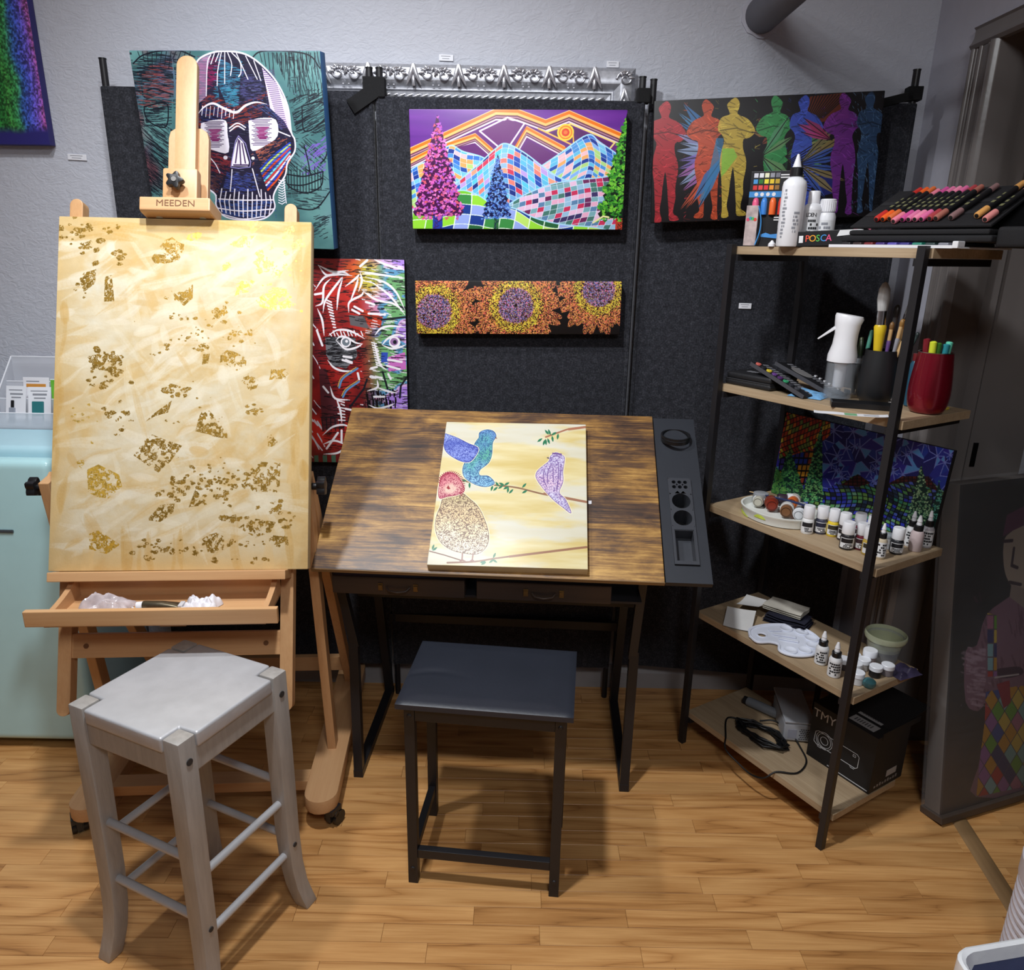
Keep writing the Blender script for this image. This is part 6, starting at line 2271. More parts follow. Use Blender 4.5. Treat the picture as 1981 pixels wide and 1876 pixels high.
mb.box(0.0, 0.312, 0.0, 0.185, 0.0, 0.006)
mb.v = [tuple(PT @ Vector(p)) for p in mb.v]
mb.build('pen_panel', M_casefab, t, bevel=0.002)
mb = MB()
mb.box(0.0, 0.312, 0.183, 0.189, 0.0, 0.09, Matrix.Rotation(0, 4, 'X'))
mb.v = [(x + 0.012, y - 0.022, z + 0.026) for x, y, z in mb.v]
mb.build('panel_prop', M_casefab, t)
for yy2 in (0.05, 0.105):
    mb = MB()
    mb.box(0.004, 0.308, yy2, yy2 + 0.016, 0.006, 0.0075)
    mb.v = [tuple(PT @ Vector(p)) for p in mb.v]
    mb.build('elastic_band', mat('elastic', (34, 33, 36), 0.9, bump=0.3), t)
mb = MB()
mb.box(0.335, 0.40, 0.0, 0.2, -0.012, 0.002)
mb.box(0.345, 0.43, 0.03, 0.23, 0.004, 0.05)
q2 = mb
mb = MB()
mb.box(0.3355, 0.395, 0.0, 0.2, -0.01, 0.03)
mb.build('loose_cover', M_casefab, t, bevel=0.008, seg=3, smooth=50)
PENS = (('red', (196, 50, 44), 0.005, 0), ('orange', (236, 100, 40), 0.0235, 0), ('burnt orange', (214, 110, 60), 0.041, 0.002), ('pale pink', (232, 130, 150), 0.063, -.012), ('magenta', (206, 84, 150), 0.081, -.004), ('rose pink', (220, 120, 160), 0.098, -.004),
        ('light pink', (236, 140, 170), 0.115, -.004), ('pink', (224, 110, 160), 0.132, -.004), ('dark red', (170, 64, 70), 0.152, -.002), ('brown', (170, 104, 90), 0.168, -.002), ('taupe', (136, 104, 104), 0.204, 0.0), ('ochre', (220, 160, 90), 0.262, 0.006), ('salmon', (222, 140, 136), 0.293, -.012))
PW_M = S_M @ Matrix.Translation((0.30, 0.034, Z1 + 0.0118)) @ PT
ORD = ('first', 'second', 'third', 'fourth', 'fifth', 'sixth', 'seventh', 'eighth', 'ninth', 'tenth', 'eleventh', 'twelfth', 'thirteenth')
for i, (nm, c, x, dy) in enumerate(PENS):
    x = 0.043 + x * 0.84
    t = thing('paint_marker', '%s-ended paint marker in the open case, %s from its left end' % (nm, ORD[i]), 'marker', group='paint markers in the open case')
    t.matrix_world = PW_M @ Matrix.Translation((x + 0.008, 0.022 + dy, 0.0135)) @ Matrix.Rotation(-0.06, 4, 'Z')
    mb = MB()
    mb.tube([(0, 0.03, 0), (0, 0.122, 0)], 0.0062, 12)
    mb.build('barrel', mat('marker_barrel', (28, 28, 30), 0.35) if i == 0 else bpy.data.materials['marker_barrel'], t, smooth=40)
    mb = MB()
    mb.tube([(0, -0.004, 0), (0, -0.002, 0), (0, 0.0295, 0)], [0.0055, 0.0068, 0.0068], 12)
    mb.build('end_cap', cmat(c), t, smooth=40)
    mb = MB()
    mb.tube([(0, -0.0046, 0), (0, -0.0039, 0)], 0.0042, 12)
    mb.build('end_dimple', M_blackplastic, t)
    mb = MB()
    mb.tube([(0, 0.1225, 0), (0, 0.147, 0), (0, 0.149, 0)], [0.0064, 0.006, 0.004], 12)
    mb.build('top_cap', cmat(c), t, smooth=40)
    mb = MB()
    for k in range(3):
        mb.box(-0.003 + 0.0005 * k, 0.004 - k * 0.0012, 0.045 + k * 0.018, 0.054 + k * 0.018, 0.0059, 0.0064)
    o = mb.build('print_lines', cmat((120, 120, 84)), t)
    o['kind'] = 'stuff'

# ---------------------------------------------------------------- second shelf
Z2 = 1.1545
t = thing('zip_case', 'black zipped pencil case at the left end of the second shelf', 'case', S(0.004, 0.012, Z2), SYAW + 0.05)
M_zip = mat('zip_nylon', (26, 26, 29), 0.55, bump=0.3)
for k, (z0, z1, ins) in enumerate(((0.0, 0.016, 0.0), (0.0165, 0.034, 0.002))):
    mb = MB()
    mb.box(0.0 + ins, 0.15 - ins, 0.0 + ins, 0.12 - ins, z0, z1)
    mb.build('case_shell', M_zip, t, bevel=0.007, seg=3, smooth=50)
mb = MB()
pts = [(0.002, 0.002, 0.0163), (0.148, 0.002, 0.0163), (0.148, 0.118, 0.0163), (0.002, 0.118, 0.0163), (0.002, 0.002, 0.0163)]
mb.tube(pts, 0.0022, 6)
mb.build('zipper', M_ink, t)
mb = MB()
for k in range(5):
    mb.box(0.035 + k * 0.013, 0.045 + k * 0.013, 0.045, 0.06, 0.0341, 0.0345)
o = mb.build('print_lines', cmat((150, 150, 156)), t)
o['kind'] = 'stuff'
t = thing('paint_set', 'black card pack of small paint tubes, front of two leaning on the zip case', 'pack', S(0.072, 0.03, Z2 + 0.062), rot=(-0.12, 0.29, SYAW - 0.08), group='paint packs on the second shelf')


def paintset(t, cols, tray):
    q = MB()
    q.box(0, 0.2, 0, 0.062, -0.004, 0.004)
    q.build('pack_card', bpy.data.materials['black_card'], t, bevel=0.001)
    q = MB()
    q.box(0.0, 0.2, -0.0015, 0.0, -0.005, 0.005)
    q.build('pack_rim', cmat((70, 70, 75)), t)
    for i, c in enumerate(cols):
        q = MB()
        q.tube([(0.014 + i * 0.021, 0.014, 0.004), (0.014 + i * 0.021, 0.014, 0.0075)], 0.0075, 10)
        q.build('colour_dot', cmat(c), t)
    q = MB()
    for i in range(14):
        q.box(0.012 + i * 0.0132, 0.019 + i * 0.0132, 0.032, 0.052, 0.0041, 0.0046)
    o = q.build('print_lines', cmat((120, 120, 126)), t)
    o['kind'] = 'stuff'


paintset(t, ((220, 110, 100), (40, 40, 44), (226, 200, 60), (110, 70, 140), (90, 50, 110), (60, 160, 110), (50, 50, 56), (70, 70, 76)), 0)
t = thing('paint_set', 'black card pack with a pale oval window, rear of two on the second shelf', 'pack', S(0.095, 0.10, Z2 + 0.062), rot=(-0.10, 0.28, SYAW - 0.05), group='paint packs on the second shelf')
paintset(t, (), 0)
q = MB()
q.lathe([(0.0001, 0.0), (0.034, 0.0), (0.034, 0.001), (0.0001, 0.001)], 24, Matrix.Translation((0.07, 0.028, 0.0046)) @ Matrix.Diagonal((1, 0.6, 1, 1)))
q.build('oval_window', cmat((120, 118, 118)), t)
for i in range(6):
    q = MB()
    q.box(0.09 + i * 0.016, 0.096 + i * 0.016, 0.055, 0.061, 0.0042, 0.008)
    q.build('clear_stud', cmat((200, 200, 205), 0.2), t)
t = thing('blue_wipes_packet', 'crumpled blue and white foil packet beside the spray bottle', 'packet', S(0.245, 0.055, Z2), SYAW + 0.3)
rg = random.Random(4)
mb = MB()
bumps = [(rg.uniform(0, 1), rg.uniform(0, 1), rg.uniform(.1, .3), rg.uniform(-1, 1)) for _ in range(26)]
mb.grid(lambda u, v: ((u - .5) * 0.085, (v - .5) * 0.06, 0.001 + 0.016 * min(1, min(u, 1 - u, v, 1 - v) * 6) * (0.7 + 0.5 * sum(h * math.exp(-((u - a) ** 2 + (v - b) ** 2) / (r * r)) for a, b, r, h in bumps))), 22, 16)
mb.v = [(x, y, max(z, 0.0008)) for x, y, z in mb.v]
mb.build('foil', mat('blue_foil', (110, 160, 205), 0.25, var=0.35, vscale=70), t, smooth=25)

bx = (0.8051, 1.8676, 1.1545)
t = thing('spray_bottle', 'clear mist spray bottle with a tall white trigger head on the second shelf', 'bottle', (bx[0], bx[1], Z2), -0.25)
M_bottleclear = mat('clear_pet', (216, 222, 230), 0.06, alpha=0.11, var=0.0, spec=0.9)
turned('bottle_body', [(0.031, 0.0), (0.033, 0.004), (0.033, 0.088), (0.031, 0.094), (0.0285, 0.094), (0.0305, 0.087), (0.0305, 0.006), (0.0, 0.005)], M_bottleclear, t, 28)
turned('liquid', [(0.0001, 0.006), (0.0302, 0.0065), (0.0302, 0.024), (0.0001, 0.024)], mat('water', (120, 160, 190), 0.05, alpha=0.1, var=0), t, 24)
turned('pump_tube', [(0.011, 0.03), (0.014, 0.034), (0.014, 0.085), (0.02, 0.094), (0.0001, 0.0942)], mat('frosted_white', (210, 214, 222), 0.3), t, 18)
vs = []
q = MB()
rings = [(0.0945, 0.0345, 0.0345, 0), (0.11, 0.034, 0.034, 0), (0.135, 0.028, 0.03, 0.001), (0.16, 0.027, 0.029, 0.002), (0.185, 0.03, 0.029, 0.002), (0.2, 0.033, 0.028, 0.004), (0.206, 0.031, 0.025, 0.004)]
n = 24
for z, rx, ry, ox in rings:
    for k in range(n):
        a = 2 * math.pi * k / n
        q.v.append((ox + rx * math.cos(a), ry * math.sin(a), z + (0.0 if z < 0.18 else -0.14 * (rx * math.cos(a)) * (1 if z > .19 else .4))))
for i in range(len(rings) - 1):
    for k in range(n):
        q.f.append((i * n + k, i * n + (k + 1) % n, (i + 1) * n + (k + 1) % n, (i + 1) * n + k))
q.f += [tuple(reversed(range(n))), tuple((len(rings) - 1) * n + k for k in range(n))]
q.build('spray_head', M_white, t, smooth=45)
q = MB()
q.bar((-0.024, 0, 0.176), (-0.062, 0, 0.146), 0.013, 0.007, (0, 1, 0))
q.v = q.v[:4] + [tuple(Vector((-0.062, 0, 0.146)) + (Vector(p) - Vector((-0.062, 0, 0.146))) * 0.45) for p in q.v[4:]]
q.build('trigger', M_white, t, bevel=0.002, seg=2, smooth=50)

M_brushwood = mat('pale_brush_wood', (206, 170, 120), 0.4)
M_bristle = mat('grey_bristle', (176, 176, 176), 0.8, var=0.25, vscale=120, stretch=(1, 1, 0.05), bump=0.5, bscale=300)
M_bristle_o = mat('golden_bristle', (214, 140, 50), 0.7, var=0.15, vscale=120)
M_ferrule = mat('ferrule_metal', (190, 190, 192), 0.22, 1.0, var=0.05)
M_mattblack = mat('matt_black_enamel', (30, 30, 32), 0.42, var=0.04)
TUM = [(0.0285, 0.0)] + spline([(0.034, 0.002), (0.041, 0.014), (0.0445, 0.034), (0.0445, 0.055), (0.0425, 0.08), (0.0395, 0.105), (0.0368, 0.126)], 3) + [(0.0366, 0.128), (0.035, 0.128), (0.038, 0.1), (0.0415, 0.07), (0.0425, 0.042), (0.038, 0.018), (0.0001, 0.01)]
bx = (0.8863, 1.8358, 1.1545)
cup = Vector((bx[0], bx[1], Z2))
t = thing('black_tumbler', 'round-bellied black tumbler holding paint brushes on the second shelf', 'cup', cup)
turned('tumbler', TUM, M_mattblack, t, 32)


def brush(label, px, py, lean, az, L_, handle, hr, fer, bris, bl, br_, cat='brush', grp='brushes in the black tumbler', flat=1.0):
    """standing brush, bristles up"""
    t = thing('paint_brush', label, cat, cup + Vector((px, py, 0.0115)), rot=(0, 0, 0), group=grp)
    t.rotation_euler = (Matrix.Rotation(az, 3, 'Z') @ Matrix.Rotation(lean, 3, 'Y')).to_euler()
    turned('handle', [(hr * 0.5, 0.0), (hr * 0.75, L_ * 0.2), (hr * 0.8, L_ * 0.5), (hr, L_ * 0.66), (hr * 1.15, L_ * 0.74), (hr * 0.95, L_ * 0.76)], handle, t, 14)
    fr_ = max(hr * 0.9, br_ * 0.9)
    turned('ferrule', [(hr * 0.95, L_ * 0.755), (fr_, L_ * 0.79), (fr_, L_ * 0.9)], fer, t, 14)
    turned('bristles', [(fr_ * 0.96, L_ * 0.9), (br_ * 1.12, L_ * 0.9 + bl * 0.4), (br_ * 1.0, L_ * 0.9 + bl * 0.75), (br_ * 0.5, L_ * 0.9 + bl * 0.95), (0.0003, L_ * 0.9 + bl)], bris, t, 14, M=Matrix.Diagonal((1, flat, 1, 1)))
    return t


TR = 0.88       # towards the right of the picture, in world x
brush('big round brush with grey bristles and a yellow handle', -0.013, -0.014, 0.045, 2.4, 0.232, cmat((222, 190, 40)), 0.0125, M_ferrule, M_bristle, 0.066, 0.0125)
brush('short wide brush with orange bristles, right in the black tumbler', 0.017, -0.010, 0.13, -0.35, 0.188, M_brushwood, 0.006, M_brushwood, M_bristle_o, 0.024, 0.012)
brush('dark slim brush with a narrow tip, middle of the black tumbler', 0.006, -0.002, 0.06, 0.2, 0.215, M_ink, 0.006, cmat((70, 66, 66)), cmat((50, 46, 44)), 0.03, 0.0065)
brush('fine brush with a needle tip rising at the back of the black tumbler', 0.016, 0.008, 0.13, -0.2, 0.225, M_ink, 0.004, M_ferrule, cmat((150, 150, 150)), 0.03, 0.002)
brush('plain wooden brush leaning right in the black tumbler', 0.0, -0.02, 0.22, -0.3, 0.19, M_brushwood, 0.0042, M_ferrule, cmat((120, 90, 60)), 0.015, 0.0035)
brush('purple-handled brush beside the yellow one in the black tumbler', -0.002, -0.018, 0.05, 0.5, 0.185, cmat((110, 80, 140)), 0.0045, M_brushwood, cmat((130, 96, 60)), 0.018, 0.005)
brush('grey-handled brush with a brown tip in the black tumbler', 0.008, -0.016, 0.1, -0.8, 0.195, cmat((150, 150, 158)), 0.0045, M_brushwood, cmat((150, 110, 60)), 0.018, 0.005)
brush('dark green brush at the right rim of the black tumbler', 0.022, 0.0, 0.3, -0.5, 0.175, cmat((50, 70, 66)), 0.005, cmat((60, 74, 74)), cmat((50, 60, 60)), 0.012, 0.004)
brush('slim brown brush at the back of the black tumbler', -0.006, 0.014, 0.02, 0.3, 0.205, cmat((84, 64, 50)), 0.005, cmat((70, 60, 54)), cmat((80, 70, 60)), 0.02, 0.005)

bx = (0.8836, 1.9457, 1.1545)
cup2 = Vector((bx[0], bx[1], Z2))
t = thing('clear_cup', 'clear plastic cup of green pens half hidden behind the black tumbler', 'cup', cup2)
turned('cup_wall', [(0.024, 0.0), (0.026, 0.002), (0.032, 0.092), (0.033, 0.094), (0.031, 0.094), (0.0245, 0.004), (0.0001, 0.003)], M_bottleclear, t, 24)
turned('frosted_rim', [(0.0325, 0.082), (0.0345, 0.083), (0.0345, 0.096), (0.0325, 0.096)], mat('frosted_rim', (190, 196, 204), 0.4), t, 24, closed=True)
for i, (dx, dy, ln, az, c, nm) in enumerate(((-0.006, -0.006, 0.155, 2.6, (60, 120, 90), 'green'), (0.008, 0.0, 0.16, 0.3, (90, 160, 140), 'mint green'), (0.0, 0.009, 0.14, 1.0, (60, 66, 40), 'dark olive'), (0.004, -0.010, 0.135, 1.9, (44, 56, 36), 'deep green'))):
    p = thing('felt_pen', '%s felt pen standing in the clear cup behind the tumbler' % nm, 'pen', cup2 + Vector((dx, dy, 0.0045)), group='pens in the clear cup')
    p.rotation_euler = (Matrix.Rotation(az, 3, 'Z') @ Matrix.Rotation(0.10, 3, 'Y')).to_euler()
    turned('barrel', [(0.004, 0), (0.0048, 0.002), (0.0048, ln * 0.7)], cmat((60, 62, 60)), p, 12)
    turned('pen_cap', [(0.0054, ln * 0.7), (0.0056, ln * 0.72), (0.005, ln * 0.98), (0.003, ln), (0.0001, ln)], cmat(c), p, 12)

t = thing('shallow_tray', 'flat black tray in front of the black tumbler, second shelf', 'tray', (0.8263, 1.7655, 1.1548), -0.32)
mb = MB()
mb.box(-0.068, 0.068, -0.02, 0.024, 0.0, 0.002)
for a in ((-0.068, 0.068, -0.022, -0.0195), (-0.068, 0.068, 0.0235, 0.026), (-0.07, -0.0675, -0.022, 0.026), (0.0675, 0.07, -0.022, 0.026)):
    mb.box(a[0], a[1], a[2], a[3], 0.0, 0.012)
mb.build('tray_shell', M_blackplastic, t)
t = thing('paper_strip', 'white printed paper strip with a green square hanging over the shelf edge', 'paper', (0.7590, 1.6729, 1.1547), -0.34)
mb = MB()


def strip_pt(u, v, dz=0):
    x = (u - .5) * 0.155
    y = (v - .5) * 0.03
    z = 0.0009 + 0.009 * max(0, abs(u - 0.45) - .3) ** 2 * 8 + 0.001 * math.sin(u * 6) ** 2 + dz
    return (x, y + 0.004 * math.sin(u * 3), z)


mb.grid(strip_pt, 18, 4)
mb.build('strip', M_white, t, smooth=60)
mb = MB()
mb.grid(lambda u, v: strip_pt(0.42 + u * 0.17, 0.1 + v * 0.8, 0.0003), 6, 3)
mb.build('green_square', cmat((120, 176, 128)), t)
mb = MB()
for i in range(3):
    mb.grid(lambda u, v: strip_pt(0.68 + u * 0.2, 0.25 + i * 0.22 + v * 0.06, 0.0003), 4, 1)
o = mb.build('print_lines', M_greytext, t)
o['kind'] = 'stuff'
dropper((0.9128, 1.8111, 1.1548), 'slim white-labelled dropper bottle beside the front leg, second shelf', (226, 226, 226), 0.010, 0.088, 11, 'dropper bottles')
M_redcup = mat('metallic_red_enamel', (132, 22, 40), 0.28, 0.55, var=0.1, vscale=300, coat=0.4)
bx = (0.9553, 1.7257, 1.1545)
cup3 = Vector((bx[0], bx[1], Z2))
t = thing('red_tumbler', 'metallic dark red tumbler of highlighters at the right end of the second shelf', 'cup', cup3)
turned('tumbler', [(r * 1.0, z * 1.08) for r, z in TUM], M_redcup, t, 36)
turned('steel_rim', [(0.0370, 0.1376), (0.0373, 0.1392), (0.0349, 0.1392), (0.0347, 0.1376)], M_steel, t, 36, closed=True)
for i, (dx, dy, c, nm, up) in enumerate(((-0.016, -0.012, (214, 224, 60), 'yellow', 0.162), (-0.004, -0.010, (60, 110, 40), 'dark green', 0.158), (0.012, -0.012, (50, 140, 150), 'teal', 0.156), (0.021, -0.004, (110, 210, 180), 'mint', 0.161), (-0.02, 0.006, (120, 30, 40), 'dark red', 0.166), (-0.006, 0.012, (30, 30, 32), 'black', 0.160))):
    p = thing('highlighter', '%s highlighter standing in the red tumbler' % nm, 'pen', cup3 + Vector((dx * 0.5, dy * 0.5, 0.0115)), group='highlighters in the red tumbler')
    d = Vector((dx * 0.62, dy * 0.62, 0.15)).normalized()
    p.rotation_euler = Vector((0, 0, 1)).rotation_difference(d).to_euler()
    turned('barrel', [(0.0055, 0), (0.0068, 0.002), (0.0068, up * 0.6)], cmat((90, 92, 90)), p, 12)
    turned('pen_cap', [(0.0074, up * 0.6), (0.0074, up * 0.93), (0.005, up * 0.94), (0.0045, up - 0.0125), (0.0001, up - 0.012)], cmat(c, 0.3), p, 12)
t = thing('blue_tube', 'tall slim blue paint tube behind the front leg of the second shelf', 'tube', (0.9504, 1.7959, 1.1548))
turned('tube_body', [(0.009, 0), (0.011, 0.002), (0.0115, 0.1), (0.008, 0.108)], cmat((46, 88, 110)), t)
turned('tube_cap', [(0.008, 0.1085), (0.0085, 0.125), (0.0001, 0.126)], cmat((120, 40, 44)), t)
t = thing('yellow_scrap', 'tiny yellow eraser bit behind the red tumbler', 'eraser', (1.0205, 1.7598, 1.1548), 0.5)
mb = MB()
mb.box(-0.008, 0.008, -0.005, 0.005, 0, 0.006)
mb.build('eraser', cmat((206, 180, 70)), t, bevel=0.002, smooth=50)

# ---------------------------------------------------------------- third shelf
Z3 = 0.8025
bx = (0.7399, 1.9719, 0.8025)
pc = Vector((bx[0], bx[1], Z3))
M_palwhite = mat('stained_white_plastic', (226, 228, 222), 0.4, var=0.05, vscale=30)
t = thing('round_palette', 'big round white palette with yellow-green paint stains on the third shelf', 'palette', pc, SYAW)
RX, RY = 0.108, 0.088


def ov(q, prof, n=44, wob=0.0):
    b0 = len(q.v)
    for k_, z in prof:
        for i in range(n):
            a = 2 * math.pi * i / n
            w = 1 + wob * math.sin(5 * a + 1)
            q.v.append((RX * k_ * w * math.cos(a), RY * k_ * w * math.sin(a), z))
    for j in range(len(prof) - 1):
        for i in range(n):
            q.f.append((b0 + j * n + i, b0 + j * n + (i + 1) % n, b0 + (j + 1) * n + (i + 1) % n, b0 + (j + 1) * n + i))
    q.f.append(tuple(b0 + (len(prof) - 1) * n + i for i in range(n)))
    q.f.append(tuple(reversed([b0 + i for i in range(n)])))


mb = MB()
ov(mb, [(0.86, 0.0), (0.97, 0.002), (1.0, 0.022), (1.03, 0.026), (1.03, 0.0285), (0.98, 0.0285), (0.94, 0.012), (0.9, 0.010)], 44, 0.01)
mb.build('palette_dish', M_palwhite, t, smooth=40)
M_stain = mat('yellow_green_paint', (208, 224, 90), 0.4, var=0.15, vscale=60)
rg = random.Random(12)
for k, (a0, a1, lo, hi) in enumerate(((3.5, 4.35, 0.001, 0.014), (2.8, 3.4, 0.010, 0.026), (4.6, 4.95, 0.014, 0.027))):
    n = 14
    vs = []
    for i in range(n + 1):
        a = a0 + (a1 - a0) * i / n
        f = math.sin(math.pi * i / n)
        for z in (lo, lo + (hi - lo) * (0.25 + 0.75 * f) * rg.uniform(0.7, 1)):
            kk = (0.972 + 0.028 * min(1, z / 0.022)) * 1.012
            w = 1 + 0.01 * math.sin(5 * a + 1)
            vs.append((RX * kk * w * math.cos(a), RY * kk * w * math.sin(a), z))
    q = MB()
    q.add(vs, [(2 * i, 2 * i + 2, 2 * i + 3, 2 * i + 1) for i in range(n)])
    q.build('paint_stain', M_stain, t, smooth=60)


def lying_jar(label, u, v, az, r, h, capc, bodyc, dz=0.0125, up=False):
    x, y = u, v
    w = S_M.to_3x3() @ Vector((x, y, 0))
    t = thing('paint_jar', label, 'jar', pc + w + Vector((0, 0, dz + (0 if up else r))), group='paint jars lying in the round palette')
    if not up:
        t.rotation_euler = (Matrix.Rotation(az, 3, 'Z') @ Matrix.Rotation(math.pi / 2, 3, 'Y')).to_euler()
    turned('jar_body', [(r * 0.55, 0.0), (r * 0.8, 0.0005), (r * 0.86, 0.003), (r * 0.86, h * 0.55), (r * 0.8, h * 0.6)], cmat(bodyc), t, 20)
    turned('jar_cap', [(r * 0.9, h * 0.6), (r, h * 0.62), (r, h * 0.97), (r * 0.9, h), (0.0001, h)], cmat(capc), t, 20)
    if not up:
        turned('base_ring', [(r * 0.62, -0.0006), (r * 0.7, -0.0006), (r * 0.7, 0.0004), (r * 0.62, 0.0004)], cmat(tuple(int(c * 0.55) for c in bodyc)), t, 20, closed=True)
    return t


CA = 1.05       # azimuth away from the camera
lying_jar('clear jar with a black label standing at the left of the round palette', -0.078, 0.012, 0, 0.021, 0.036, (150, 152, 156), (28, 34, 36), 0.011, True)
lying_jar('white-capped jar of dark purple paint lying at the back of the palette', -0.05, 0.05, CA - 1.2, 0.018, 0.042, (222, 222, 224), (56, 44, 54))
lying_jar('orange-ringed paint jar lying at the back of the palette', -0.003, 0.052, CA, 0.018, 0.045, (190, 186, 180), (196, 96, 40))
lying_jar('rust red paint jar lying at the front of the palette', -0.014, -0.016, CA + 0.25, 0.0185, 0.042, (120, 50, 30), (130, 44, 26))
lying_jar('brown paint jar lying at the front right of the palette', 0.040, -0.024, CA + 0.1, 0.0185, 0.042, (206, 204, 200), (122, 82, 52))
lying_jar('clear jar with a white label lying at the front left of the palette', -0.058, -0.022, CA + 0.1, 0.0165, 0.036, (210, 212, 212), (190, 186, 170))
lying_jar('dark jar lying at the right of the round palette', 0.066, 0.03, CA + .5, 0.0165, 0.038, (170, 170, 172), (36, 32, 32))
lying_jar('white jar cap turned to the front at the right of the palette', 0.072, -0.012, CA + 0.05, 0.017, 0.02, (226, 228, 232), (214, 216, 220))
w = S_M.to_3x3() @ Vector((0.0, 0.014, 0))
t = thing('palette_brush', 'slim navy paint brush lying across the round palette', 'brush', pc + w + Vector((0, 0, 0.0500)), SYAW + 0.1)
mb = MB()
mb.tube([(-0.075, 0, -0.006), (0.02, 0, 0), (0.075, 0, 0.0)], [0.0018, 0.0035, 0.003], 10)
mb.build('handle', cmat((40, 52, 90)), t, smooth=50)
mb = MB()
mb.tube([(-0.112, 0, -0.008), (-0.076, 0, -0.006)], [0.0012, 0.003], 10)
mb.build('ferrule', cmat((190, 160, 120)), t, smooth=50)
t = thing('price_card', 'little white printed card propped behind the white-capped bottles', 'card', (0.8655, 1.9782, 0.8028), -0.3)
mb = MB()
mb.box(-0.014, 0.014, 0, 0.0015, 0, 0.034)
mb.build('card', M_label, t)
mb = MB()
for k in range(4):
    mb.box(-0.010 + k * 0.006, -0.006 + k * 0.006, -0.0003, 0.0001, 0.018, 0.026)
mb.box(-0.01, 0.008, -0.0003, 0.0001, 0.028, 0.030)
o = mb.build('print_lines', M_ink, t)
o['kind'] = 'stuff'

jar_bottle((0.7742, 1.8543, 0.8025), 'all-white paint bottle with a black band, leftmost of the row of white caps', (230, 230, 230), (36, 36, 40), 0.0155, 0.075, 1)
jar_bottle((0.8102, 1.8562, 0.8025), 'navy-bodied white-capped paint bottle, second of the row', (58, 60, 78), (40, 42, 60), 0.0155, 0.073, 2)
jar_bottle((0.8344, 1.8388, 0.8025), 'yellow-bodied white-capped paint bottle, third of the row', (226, 196, 50), (60, 54, 40), 0.0145, 0.072, 3)
jar_bottle((0.8510, 1.8105, 0.8025), 'black-bodied paint bottle partly hidden behind the fourth white cap', (60, 52, 56), (40, 38, 42), 0.0155, 0.072, 4)
jar_bottle((0.8338, 1.7501, 0.8025), 'black-bodied paint bottle with a white label standing foremost in the row', (30, 28, 32), (30, 28, 32), 0.0165, 0.07, 5)
jar_bottle((0.8919, 1.8162, 0.8025), 'wine-bodied paint bottle at the back of the row of white caps', (120, 60, 76), (60, 44, 50), 0.0155, 0.07, 6)
jar_bottle((0.8679, 1.7485, 0.8025), 'dark red paint bottle beside the foremost black one', (110, 36, 50), (60, 40, 46), 0.0145, 0.068, 7)
jar_bottle((0.8725, 1.7154, 0.8025), 'amber-bodied white-capped bottle half behind the front leg', (190, 160, 70), (60, 54, 40), 0.0155, 0.07, 8)
jar_bottle((0.9178, 1.7996, 0.8025), 'pale-bodied white-capped bottle hidden behind the front leg', (200, 200, 204), (60, 58, 60), 0.0155, 0.07, 9)
jar_bottle((0.9457, 1.7256, 0.8025), 'single black-bodied white-capped bottle right of the front leg', (34, 34, 38), (34, 34, 38), 0.0155, 0.066, 10)
dropper((0.8916, 1.6937, 0.8025), 'cream-bodied dropper bottle just right of the front leg, third shelf', (200, 186, 160), 0.0125, 0.088, 12)
dropper((1.0050, 1.7760, 0.8025), 'white dropper bottle behind the pinkish one, third shelf', (226, 226, 228), 0.014, 0.092, 13)
dropper((1.0026, 1.7451, 0.8025), 'pinkish clear dropper bottle, foremost of three by the mosaic canvas', (196, 178, 178), 0.0155, 0.092, 14, lab=False)
dropper((1.0429, 1.7710, 0.8025), 'dropper bottle at the right end of the third shelf, rearmost of three', (180, 176, 182), 0.0135, 0.096, 15)
t = thing('clear_pot', 'small clear lidded pot behind the single black-bodied bottle', 'pot', (0.9393, 1.7555, 0.8025))
turned('pot_wall', [(0.012, 0), (0.014, 0.001), (0.0145, 0.03), (0.013, 0.03), (0.0125, 0.003), (0.0001, 0.002)], M_clear, t)
turned('pot_lid', [(0.015, 0.0302), (0.0155, 0.031), (0.0155, 0.037), (0.0001, 0.038)], cmat((150, 156, 162)), t)

# ---------------------------------------------------------------- fourth shelf
Z4 = 0.4595


def sheet(name, label, cat, pts, z, m, lift, th=0.0012, group=None):
    """paper lying at four floor-plan points with curled corners"""
    P4 = [Vector(p) for p in pts]
    c = sum(P4, Vector()) / 4
    t = thing(name, label, cat, (c.x, c.y, z), group=group)

    def f(u, v, dz):
        p = (P4[0] * (1 - u) + P4[1] * u) * (1 - v) + (P4[3] * (1 - u) + P4[2] * u) * v - c
        return (p.x, p.y, dz + lift(u, v))
    q = MB()
    q.grid(lambda u, v: f(u, v, th), 10, 10)
    n = len(q.v)
    q.grid(lambda u, v: f(u, v, 0.0003), 10, 10)
    o = q.build('sheet', m, t, smooth=60)
    return t


